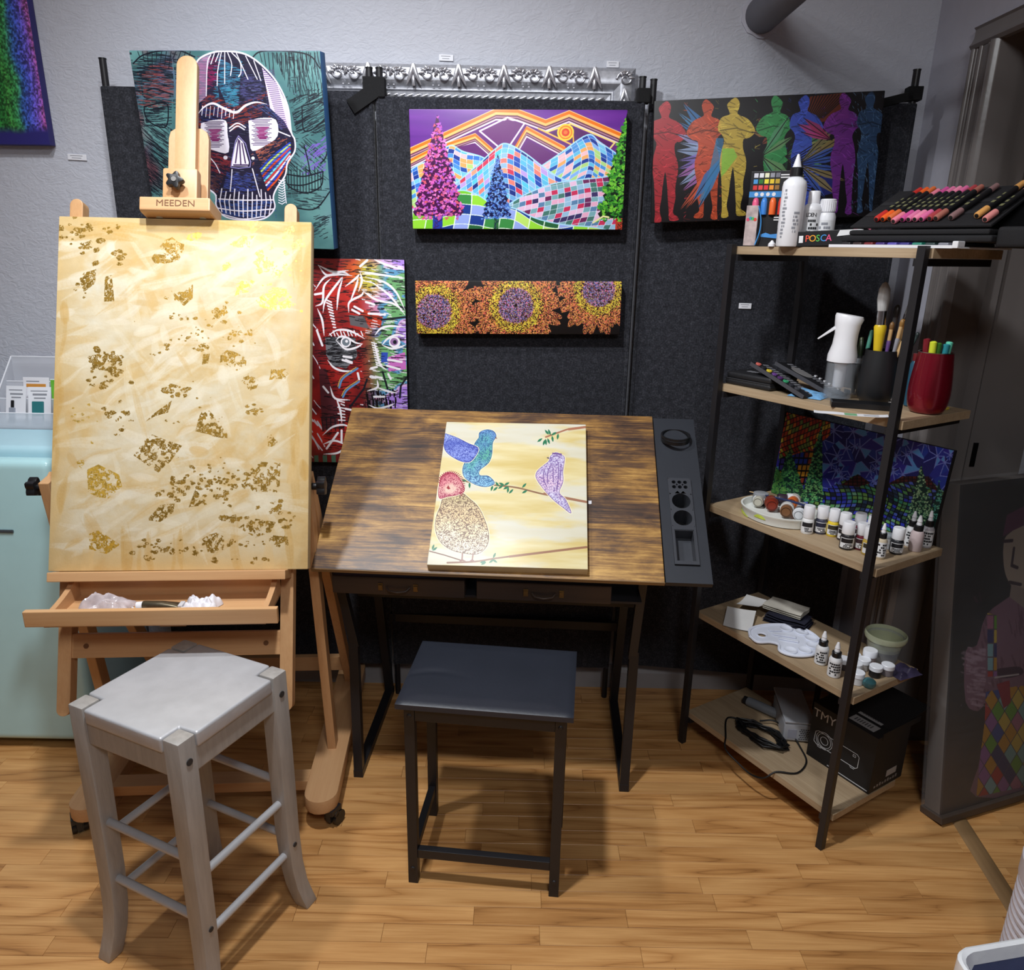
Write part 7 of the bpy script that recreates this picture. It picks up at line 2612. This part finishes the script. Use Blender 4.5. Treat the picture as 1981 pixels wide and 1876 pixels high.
M_paper = mat('grey_white_paper', (214, 212, 210), 0.8, var=0.03, vscale=40)
M_cloth = mat('linen_cloth', (196, 190, 178), 0.95, var=0.06, vscale=60, bump=0.3, bscale=700)
M_navycloth = mat('navy_cloth', (30, 31, 48), 0.95, var=0.1, bump=0.3, bscale=600)
t = thing('folded_cloth', 'folded navy cloth under the linen one, left on the fourth shelf', 'cloth', S(0.188, 0.182, Z4), SYAW + 0.35, group='folded cloths')
for k in range(3):
    mb = MB()
    mb.grid(lambda u, v: ((u - .5) * (0.125 - k * .006), (v - .5) * (0.08 - k * .005), 0.0075 * (k + 1) + 0.0025 * math.sin(u * 7 + k) * math.sin(v * 5 + k)), 16, 12)
    n = len(mb.v)
    mb.grid(lambda u, v: ((u - .5) * (0.125 - k * .006), (v - .5) * (0.08 - k * .005), 0.0012 + 0.0073 * k + 0.002 * math.sin(u * 7 + k) * math.sin(v * 5 + k) * (k > 0)), 16, 12)
    mb.build('fold', M_navycloth, t, smooth=60)
t = thing('folded_cloth', 'folded linen cloth on top of the navy one, fourth shelf', 'cloth', S(0.163, 0.198, Z4 + 0.025), SYAW + 0.3, group='folded cloths')
for k in range(2):
    mb = MB()
    mb.grid(lambda u, v: ((u - .5) * 0.115, (v - .5) * 0.075, 0.0065 * (k + 1) + 0.003 * math.sin(u * 6 + 1 + k) * math.sin(v * 6) + 0.004 * max(0, u - .7) * k), 16, 12)
    mb.grid(lambda u, v: ((u - .5) * 0.115, (v - .5) * 0.075, 0.002 + 0.006 * k + 0.002 * math.sin(u * 6 + 1 + k) * math.sin(v * 6)), 16, 12)
    mb.build('fold', M_cloth, t, smooth=60)
sheet('paper_sheet', 'square of grey paper, rear of two overlapping at the left of the fourth shelf', 'paper', [S(0.06, 0.100, 0), S(0.132, 0.112, 0), S(0.112, 0.172, 0), S(0.029, 0.18, 0)], Z4 + 0.012, M_paper, lambda u, v: 0.012 + 0.018 * u - 0.006 * math.sin(v * 3), group='paper squares on the fourth shelf')
sheet('paper_sheet', 'square of grey paper, front of two overlapping at the left of the fourth shelf', 'paper', [S(0.112, -0.008, 0), S(0.180, 0.034, 0), S(0.118, 0.122, 0), S(0.053, 0.07, 0)], Z4 + 0.0012, M_paper, lambda u, v: 0.016 * v + 0.008 * (u - .5) ** 2 + 0.001, group='paper squares on the fourth shelf')

# kidney palette
t = thing('kidney_palette', 'white kidney-shaped palette with thumb hole and wells on the fourth shelf', 'palette', S(0.2637, 0.082, Z4), SYAW + 0.975)
out = spline([(-0.098, 0.012), (-0.085, 0.056), (-0.035, 0.084), (0.03, 0.088), (0.075, 0.062), (0.094, 0.01), (0.082, -0.045), (0.045, -0.08), (-0.005, -0.088), (-0.036, -0.066), (-0.03, -0.03), (-0.05, -0.018), (-0.085, -0.02), (-0.098, 0.012)], 5)[:-1]
HOLE = (-0.062, 0.022, 0.0135)
wells = [(-0.008, -0.062, .017), (0.032, -0.058, .017), (0.062, -0.030, .017), (0.072, 0.010, .017), (0.056, 0.046, .017), (0.018, 0.064, .017)]
mb = MB()
# body: flat floor with a thumb hole, a raised rim along the outline
n = len(out)
cx0, cy0 = sum(p[0] for p in out) / n, sum(p[1] for p in out) / n
bm = bmesh.new()
hole = [(HOLE[0] + HOLE[2] * math.cos(2 * math.pi * i / 20), HOLE[1] + HOLE[2] * math.sin(2 * math.pi * i / 20)) for i in range(20)]
for z in (0.0015, 0.006):
    es = []
    for loop in (out, hole):
        vs = [bm.verts.new((p[0], p[1], z)) for p in loop]
        es += [bm.edges.new((vs[i], vs[(i + 1) % len(vs)])) for i in range(len(vs))]
    bmesh.ops.triangle_fill(bm, use_beauty=True, use_dissolve=False, edges=es)
bm.verts.index_update()
mb.add([v.co.copy() for v in bm.verts], [tuple(v.index for v in f.verts) for f in bm.faces])
bm.free()
mb.tube([(p[0], p[1], 0.0062) for p in out] + [(out[0][0], out[0][1], 0.0062)], 0.0042, 8, caps=False)
mb.tube([(p[0], p[1], 0.005) for p in hole] + [(hole[0][0], hole[0][1], 0.005)], 0.003, 8, caps=False)
M_palnew = mat('white_palette_plastic', (222, 226, 240), 0.25, var=0.02)
mb.build('palette_body', M_palnew, t, smooth=35)
for x, y, r in wells:
    turned('paint_well', [(0.0001, 0.0068), (r * 0.7, 0.0074), (r * 0.93, 0.0098), (r, 0.0102), (r * 1.08, 0.0095), (r * 1.12, 0.0066)], M_palnew, t, 22, M=Matrix.Translation((x, y, 0)))
for x0, y0, x1, y1 in ((-0.03, 0.03, 0.03, 0.012), (-0.02, 0.005, 0.03, -0.012), (-0.035, 0.05, 0.0, 0.052)):
    q = MB()
    q.bar((x0, y0, 0.0085), (x1, y1, 0.0085), 0.012, 0.003, (0, 1, 0))
    q.build('mixing_rib', M_palnew, t, bevel=0.001)
dropper((0.8316, 1.7828, 0.4595), 'white-labelled dropper bottle beside the kidney palette, left of two', (222, 222, 224), 0.0165, 0.094, 21)
dropper((0.8417, 1.7219, 0.4595), 'white-labelled dropper bottle nearer the shelf edge, right of two', (222, 222, 224), 0.0165, 0.096, 22)


def pot(label, loc, capc=(228, 230, 236), bodyc=(150, 146, 150), r=0.0165, h=0.03):
    t = thing('paint_pot', label, 'jar', loc, group='little white-lidded pots on the fourth shelf')
    turned('pot_body', [(r * 0.8, 0), (r * 0.92, 0.001), (r * 0.92, h * 0.6)], cmat(bodyc), t, 22)
    turned('pot_lid', [(r * 0.95, h * 0.6), (r, h * 0.62), (r, h * 0.96), (r * 0.93, h), (0.0001, h)], cmat(capc, 0.3), t, 22)
    return t


pot('white-lidded pot with a dark body left of the front leg, fourth shelf', (0.8809, 1.7586, 0.4595), bodyc=(60, 52, 54))
pot('white-lidded pot hidden behind the front leg, rear one', (0.9187, 1.7834, 0.4595))
pot('white-lidded pot behind the front leg, middle one', (0.9028, 1.7365, 0.4595))
pot('whitish pot right of the front leg, nearest the shelf corner', (0.8869, 1.6869, 0.4595), bodyc=(196, 196, 196), h=0.033)
pot('white-lidded pot between the leg and the stacked pair', (0.9338, 1.7579, 0.4595), bodyc=(170, 164, 160))
pot('black-bodied white-lidded pot, lower of the stacked pair', (0.9494, 1.7232, 0.4595), bodyc=(26, 26, 28))
p_ = (0.9573, 1.7435, 0.4595)
pot('clear pot with a white lid standing behind the black-bodied one', (p_[0], p_[1] + 0.035, Z4), bodyc=(150, 136, 134), h=0.045, r=0.018)
pot('white-lidded pot right of the stacked pair by the clear tub', (0.9843, 1.7319, 0.4595), bodyc=(120, 112, 116))
t = thing('teal_pot', 'round glossy teal pot lying at the front right corner of the fourth shelf', 'jar', (0.9102, 1.6711, 0.4595), 0.3)
turned('pot_body', [(0.0001, 0.0), (0.012, 0.001), (0.0165, 0.008), (0.016, 0.016), (0.01, 0.022), (0.0001, 0.024)], mat('teal_glass', (64, 110, 116), 0.12, var=0.1), t, 20)
t = thing('purple_bag', 'crumpled dark purple bag at the back right corner of the fourth shelf', 'bag', (1.0304, 1.7436, 0.4595), 0.4)
rg = random.Random(9)
bumps = [(rg.uniform(0, 1), rg.uniform(0, 1), rg.uniform(.08, .2), rg.uniform(-1, 1)) for _ in range(30)]
mb = MB()
mb.grid(lambda u, v: ((u - .5) * 0.08, (v - .5) * 0.06, max(0.0008, 0.018 * min(1, min(u, 1 - u, v, 1 - v) * 5) * (0.7 + 0.6 * sum(h * math.exp(-((u - a) ** 2 + (v - b) ** 2) / (r * r)) for a, b, r, h in bumps)))), 22, 18)
mb.build('bag', mat('purple_film', (70, 64, 92), 0.25, var=0.2), t, smooth=25)
t = thing('clear_tub', 'clear round deli tub with a pale green rim at the back of the fourth shelf', 'tub', (1.0111, 1.8161, 0.4595))
turned('tub_wall', [(0.036, 0.0), (0.038, 0.002), (0.047, 0.066), (0.0455, 0.066), (0.0365, 0.004), (0.0001, 0.003)], M_clear, t, 32)
turned('tub_rim', [(0.0475, 0.058), (0.051, 0.060), (0.0535, 0.068), (0.0525, 0.074), (0.0495, 0.076), (0.048, 0.07), (0.0465, 0.06)], mat('pale_green_plastic', (196, 202, 170), 0.35), t, 36, closed=True)
turned('tub_lining', [(0.0001, 0.030), (0.040, 0.031), (0.0462, 0.064), (0.0455, 0.064), (0.039, 0.033), (0.0001, 0.032)], mat('pale_green_lining', (186, 192, 160), 0.5), t, 32)

# ---------------------------------------------------------------- bottom shelf
Z5 = 0.1095
M_projgrey = mat('light_grey_plastic', (168, 170, 176), 0.4, var=0.03)
t = thing('projector', 'light grey box-shaped projector lying on the bottom shelf', 'projector', S(0.287, 0.168, Z5), SYAW + 0.89)
# local x across the vented front, local y towards the back end
mb = MB()
mb.box(-0.042, 0.042, 0.0, 0.16, 0.004, 0.062)
mb.build('housing', M_projgrey, t, bevel=0.006, seg=3, smooth=50)
mb = MB()
mb.box(-0.043, 0.043, -0.003, 0.175, 0.0655, 0.0715)
mb.v = [(x, y, z + 0.12 * max(0, y) * 0.25) for x, y, z in mb.v]
mb.build('raised_lid', M_projgrey, t, bevel=0.002)
mb = MB()
mb.box(-0.038, 0.038, 0.003, 0.15, 0.0622, 0.0653)
mb.build('lid_gap', cmat((90, 92, 98)), t)
mb = MB()
for r_ in range(6):
    for c_ in range(6):
        if c_ > 0:
            x = -0.002 + c_ * 0.0066 + (0.0033 if r_ % 2 else 0)
            mb.box(x - 0.0024, x + 0.0024, -0.0004, 0.0002, 0.012 + r_ * 0.0064, 0.0146 + r_ * 0.0064)
mb.build('vent_slots', M_ink, t)['kind'] = 'stuff'
for sx in (-1, 1):
    for y in (0.015, 0.145):
        mb = MB()
        mb.tube([(sx * 0.034, y, 0), (sx * 0.034, y, 0.0045)], 0.005, 10)
        mb.build('foot', M_blackplastic, t)
mb = MB()
mb.box(-0.03, -0.005, -0.0008, 0.0002, 0.014, 0.044)
mb.build('lens_cover', cmat((150, 152, 165)), t, bevel=0.0003)
t = thing('grey_roll', 'pale grey roll lying at the back of the bottom shelf beside the projector', 'roll', S(0.075, 0.19, Z5 + 0.0155), SYAW + 0.25)
mb = MB()
mb.tube([(0, 0, 0), (0.004, 0, 0), (0.1, 0, 0), (0.104, 0, 0)], [0.013, 0.015, 0.015, 0.013], 20)
mb.build('roll_body', mat('roll_grey', (120, 124, 130), 0.5), t, smooth=40)
mb = MB()
mb.tube([(-0.012, 0, 0), (-0.0005, 0, 0)], 0.012, 16)
mb.build('roll_cap', M_blackplastic, t, smooth=40)
# coiled black cord with a loose end drooping over the edge
t = thing('power_cord', 'bundled black power cord on the bottom shelf with a loose loop over its edge', 'cord', S(0.0, 0.0, 0.0))
t.matrix_world = S_M.copy()
M_cord = mat('black_cord', (20, 20, 22), 0.45)
rg = random.Random(21)
bund = (0.2181, 0.0901, 0.1150)
pts = []
for k in range(260):
    a = k * 0.33
    wob = 1 + 0.16 * math.sin(k * 0.9) + 0.1 * math.sin(k * 2.3)
    fl = 0.55 + 0.45 * abs(math.sin(k * 0.173))
    lx, ly = 0.072 * math.cos(a) * wob, 0.040 * math.sin(a) * wob * fl
    th = 0.12
    pts.append((bund[0] + lx * math.cos(th) - ly * math.sin(th), bund[1] + lx * math.sin(th) + ly * math.cos(th), Z5 + 0.0045 + 0.013 * (0.5 + 0.5 * math.sin(k * 0.41)) + 0.008 * k / 260))
mb = MB()
mb.tube(pts, 0.0029, 6)
mb.build('cord_bundle', M_cord, t, smooth=60)
A1 = (0.1500, 0.1174, 0.1130)
A2 = (0.0970, 0.0791, 0.1130)
A3 = (0.1630, 0.0002, 0.1130)
A4 = (0.1881, -0.0280, 0.0942)
A5 = (0.2398, -0.0320, 0.0812)
A6 = (0.2888, -0.0360, 0.0753)
A7 = (0.3315, -0.0300, 0.0919)
A8 = (0.3485, -0.0003, 0.1125)
A9 = (0.3808, 0.0510, 0.1125)
A10 = (0.3615, 0.1154, 0.1125)
A11 = (0.3090, 0.1545, 0.1130)
A12 = (0.2687, 0.1678, 0.1240)
A13 = (0.1969, 0.1774, 0.1260)
A14 = (0.1653, 0.1452, 0.1200)
path = [A1, A2, A3, (A4[0], -0.024, max(0.09, A4[2])), (A5[0], -0.026, A5[2]), (A6[0], -0.026, A6[2]), (A7[0], -0.024, A7[2]), (A8[0], max(A8[1], 0.004), 0.1128), A9, A10, A11, A12, A13, A14]
mb = MB()
mb.tube(spline(path, 6), 0.0026, 8)
mb.build('loose_loop', M_cord, t, smooth=60)
# black carton
M_carton = mat('black_carton', (24, 22, 23), 0.6, var=0.05)
t = thing('projector_carton', 'black cardboard carton with a line drawing of a projector on the bottom shelf', 'box', S(0.335, 0.148, Z5), SYAW)
mb = MB()
mb.box(0, 0.2, 0, 0.15, 0, 0.176)
mb.build('carton_body', M_carton, t, bevel=0.0015)
mb = MB()
mb.box(0.001, 0.199, 0.06, 0.235, 0.1765, 0.179)
mb.v = [(x, y, z + max(0, y - 0.1) * 0.12) for x, y, z in mb.v]
mb.build('carton_flap', M_carton, t)
mb = MB()
mb.box(0.1985, 0.2012, 0.02, 0.19, 0.166, 0.184)
mb.build('carton_side_flap', M_carton, t)
for (x0, x1, y0, y1) in ((0.10, 0.17, 0.055, 0.085), (0.10, 0.175, 0.015, 0.047)):
    mb = MB()
    mb.box(x0, x1, max(y0, 0.002), y1, 0.1762 if y0 < 0.05 else 0.1792, 0.1766 if y0 < 0.05 else 0.1796)
    s_ = mb.build('sticker', cmat((150, 148, 148)), t)
    mb = MB()
    for k in range(7):
        xx = x0 + 0.01 + k * (x1 - x0 - 0.02) / 7
        mb.box(xx, xx + 0.004, y0 + 0.008, y1 - 0.008, 0.1766 if y0 < 0.05 else 0.1796, 0.1767 if y0 < 0.05 else 0.1798)
    mb.build('print_lines', cmat((70, 68, 70)), t)['kind'] = 'stuff'
M_wline = cmat((190, 190, 192), 0.5)
text_obj('TMY', 0.036, M_wline, t, Matrix.Translation((0.004, -0.0004, 0.146)) @ Matrix.Rotation(math.pi / 2, 4, 'X'), 0.0003, 'LEFT')


def face_line(name, pts, w=0.0014):
    q = MB()
    for a, b in zip(pts[:-1], pts[1:]):
        q.bar((a[0], -0.0006, a[1]), (b[0], -0.0006, b[1]), w, 0.0008, (b[1] - a[1], 0, -(b[0] - a[0])))
    return q.build(name, M_wline, t)


rr_ = [(0.028, 0.052), (0.152, 0.052), (0.158, 0.058), (0.158, 0.09), (0.152, 0.096), (0.028, 0.096), (0.020, 0.09), (0.018, 0.058), (0.028, 0.052)]
face_line('projector_outline', rr_)
for rad in (0.026, 0.021, 0.012):
    face_line('lens_outline', [(0.05 + rad * math.cos(2 * math.pi * k / 24), 0.075 + rad * math.sin(2 * math.pi * k / 24)) for k in range(25)], 0.0012)
face_line('button_outline', [(0.140, 0.084), (0.148, 0.084), (0.148, 0.09), (0.140, 0.09), (0.140, 0.084)], 0.001)
face_line('foot_outline', [(0.135, 0.052), (0.138, 0.047), (0.148, 0.047), (0.151, 0.052)], 0.001)
face_line('foot_outline', [(0.030, 0.052), (0.033, 0.047), (0.043, 0.047), (0.046, 0.052)], 0.001)
face_line('base_line', [(0.07, 0.008), (0.195, 0.008)], 0.0022)
mb = MB()
mb.box(0.2001, 0.2006, 0.07, 0.115, 0.030, 0.050)
mb.build('sticker', cmat((170, 168, 168)), t)
mb = MB()
for k in range(9):
    mb.box(0.2001, 0.2005, 0.02 + k * 0.012, 0.027 + k * 0.012, 0.012, 0.018 + (k % 3) * 0.002)
mb.build('print_lines', cmat((130, 128, 128)), t)['kind'] = 'stuff'

# ---------------------------------------------------------------- things in the easel's tray
TW = Matrix.Translation((-0.832, 1.96, 0)) @ Matrix.Rotation(0.0746, 4, 'Z')


def tray_loc(x, y, z):
    return TW @ Vector((x, y, z))


M_wrap = mat('crinkled_wrap', (206, 196, 200), 0.18, alpha=0.75, var=0.25, vscale=60, spec=0.8)
rg = random.Random(31)
for (lab, x, y, w_, d_, h_, mm, sd) in (('crinkled clear wrapper bag at the left of the easel tray', -0.10, -0.43, 0.10, 0.07, 0.042, M_wrap, 1), ('white crumpled paper at the right of the easel tray', 0.105, -0.43, 0.075, 0.06, 0.036, mat('white_tissue', (226, 224, 230), 0.6, var=0.04), 2)):
    t = thing('crumpled_wrapper', lab, 'wrapper', tray_loc(x, y, 0.7105), 0.0746)
    rg = random.Random(sd)
    fold = [(rg.uniform(-14, 14), rg.uniform(-10, 10), rg.uniform(0, 6)) for _ in range(6)]
    mb = MB()

    def crumple(u, v):
        r_ = sum(abs(math.sin(a * u + b * v + c)) for a, b, c in fold) / 6
        e = min(1, min(u, 1 - u, v, 1 - v) * 4) ** 0.6
        return ((u - .5) * w_ * (1 + .1 * math.sin(v * 9)), (v - .5) * d_ * (1 + .12 * math.sin(u * 11)), max(0.0008, h_ * e * (0.15 + 1.15 * r_ * (0.75 + 0.25 * math.sin(u * 5 + sd)))))
    mb.grid(crumple, 44, 30)
    mb.build('wrapper', mm, t, smooth=20)
t = thing('paint_tube', 'dark metal paint tube with a white cap lying in the easel tray', 'tube', tray_loc(0.012, -0.435, 0.7105 + 0.0118), 0.0746)
mb = MB()
n = 14
for i, (x, ry, rz) in enumerate(((-0.032, 0.010, 0.010), (-0.028, 0.011, 0.011), (0.01, 0.0115, 0.0095), (0.036, 0.0125, 0.005), (0.046, 0.013, 0.0015))):
    for k in range(n):
        a = 2 * math.pi * k / n
        mb.v.append((x, ry * math.cos(a), rz * math.sin(a)))
    if i:
        for k in range(n):
            mb.f.append(((i - 1) * n + k, (i - 1) * n + (k + 1) % n, i * n + (k + 1) % n, i * n + k))
mb.f += [tuple(reversed(range(n))), tuple(4 * n + k for k in range(n))]
mb.build('tube_body', mat('tube_metal', (96, 88, 72), 0.3, 0.7, var=0.2, vscale=80), t, smooth=40)
mb = MB()
mb.tube([(-0.046, 0, 0), (-0.0325, 0, 0)], [0.0085, 0.0095], 14)
mb.build('tube_cap', M_white, t, smooth=40)
mb = MB()
mb.box(0.0465, 0.056, -0.012, 0.012, -0.006, 0.004)
mb.build('tube_fold', cmat((200, 200, 204), 0.3), t, bevel=0.001)
t = thing('tissue_bit', 'small twisted white tissue beside the paint tube cap in the tray', 'tissue', tray_loc(-0.032, -0.455, 0.7105), 0.3)
rg = random.Random(6)
mb = MB()
mb.grid(lambda u, v: ((u - .5) * 0.028, (v - .5) * 0.024, 0.0008 + 0.012 * min(1, min(u, 1 - u, v, 1 - v) * 5) * (0.8 + 0.5 * math.sin(u * 11 + v * 5))), 12, 10)
mb.build('tissue', M_white, t, smooth=25)

# ---------------------------------------------------------------- waste bin and ribbed basket at the lower right corner
M_bin = mat('blue_grey_bin', (96, 104, 140), 0.5)
M_liner = mat('white_bin_bag', (242, 246, 252), 0.3, var=0.05, vscale=15, bump=0.5, bscale=35)
t = thing('waste_bin', 'blue-grey waste bin with a white bag folded over its rim, lower right corner', 'bin', (0.985, 0.945, 0), 0.19)


def rrect(hx, hy, r, n=6):
    out = []
    for cx, cy, a0 in ((hx - r, hy - r, 0), (-hx + r, hy - r, math.pi / 2), (-hx + r, -hy + r, math.pi), (hx - r, -hy + r, 1.5 * math.pi)):
        out += [(cx + r * math.cos(a0 + math.pi / 2 * k / n), cy + r * math.sin(a0 + math.pi / 2 * k / n)) for k in range(n + 1)]
    return out


def loft(name, rings, m, parent, smooth=40, cap0=True, cap1=False):
    q = MB()
    n = len(rings[0][0])
    for pl, z in rings:
        q.v += [(p[0], p[1], z if not callable(z) else z(i)) for i, p in enumerate(pl)]
    for j in range(len(rings) - 1):
        q.f += [(j * n + i, j * n + (i + 1) % n, (j + 1) * n + (i + 1) % n, (j + 1) * n + i) for i in range(n)]
    if cap0:
        q.f.append(tuple(reversed(range(n))))
    if cap1:
        q.f.append(tuple((len(rings) - 1) * n + i for i in range(n)))
    return q.build(name, m, parent, smooth=smooth)


loft('bin_shell', [(rrect(0.15, 0.075, 0.03), 0.0), (rrect(0.19, 0.105, 0.035), 0.345), (rrect(0.186, 0.101, 0.034), 0.345), (rrect(0.147, 0.072, 0.028), 0.006)], M_bin, t, cap1=True)
rg = random.Random(14)
wv = [rg.uniform(-1, 1) for _ in range(28)]


def wob(pl, k):
    return [(x * (1 + k * wv[i % 28] * 0.4), y * (1 + k * wv[(i * 3) % 28])) for i, (x, y) in enumerate(pl)]


loft('bin_bag', [(wob(rrect(0.192, 0.107, 0.036), 0.01), lambda i: 0.25 + 0.03 * wv[i % 28]), (wob(rrect(0.1935, 0.1085, 0.036), 0.012), 0.30), (wob(rrect(0.1935, 0.1085, 0.036), 0.012), 0.347), (rrect(0.189, 0.104, 0.034), 0.3505), (wob(rrect(0.1835, 0.0985, 0.033), 0.01), 0.346),
                 (wob(rrect(0.178, 0.093, 0.03), 0.015), lambda i: 0.318 + 0.014 * wv[(i * 5) % 28])], M_liner, t, cap0=False, smooth=30)
t = thing('ribbed_basket', 'ribbed pale grey plastic basket behind the waste bin, lower right corner', 'basket', (1.182, 1.225, 0), 0.3)
n = 48
prof = []
for k in range(13):
    z0 = 0.012 + k * 0.0195
    prof += [(0.106, z0), (0.111, z0 + 0.004), (0.111, z0 + 0.011), (0.106, z0 + 0.0155)]
turned('basket_shell', [(0.1, 0.0), (0.104, 0.002)] + prof + [(0.106, 0.262), (0.1035, 0.262), (0.1, 0.006), (0.0001, 0.005)], mat('pale_grey_plastic', (200, 194, 200), 0.45), t, n)
mb = MB()
mb.lathe([(0.103, 0.2625), (0.113, 0.264), (0.1135, 0.31), (0.110, 0.312), (0.1085, 0.268), (0.101, 0.268)], 60, closed=True)
mb.build('basket_rim', mat('pale_grey_rim', (196, 190, 196), 0.4), t, smooth=40)
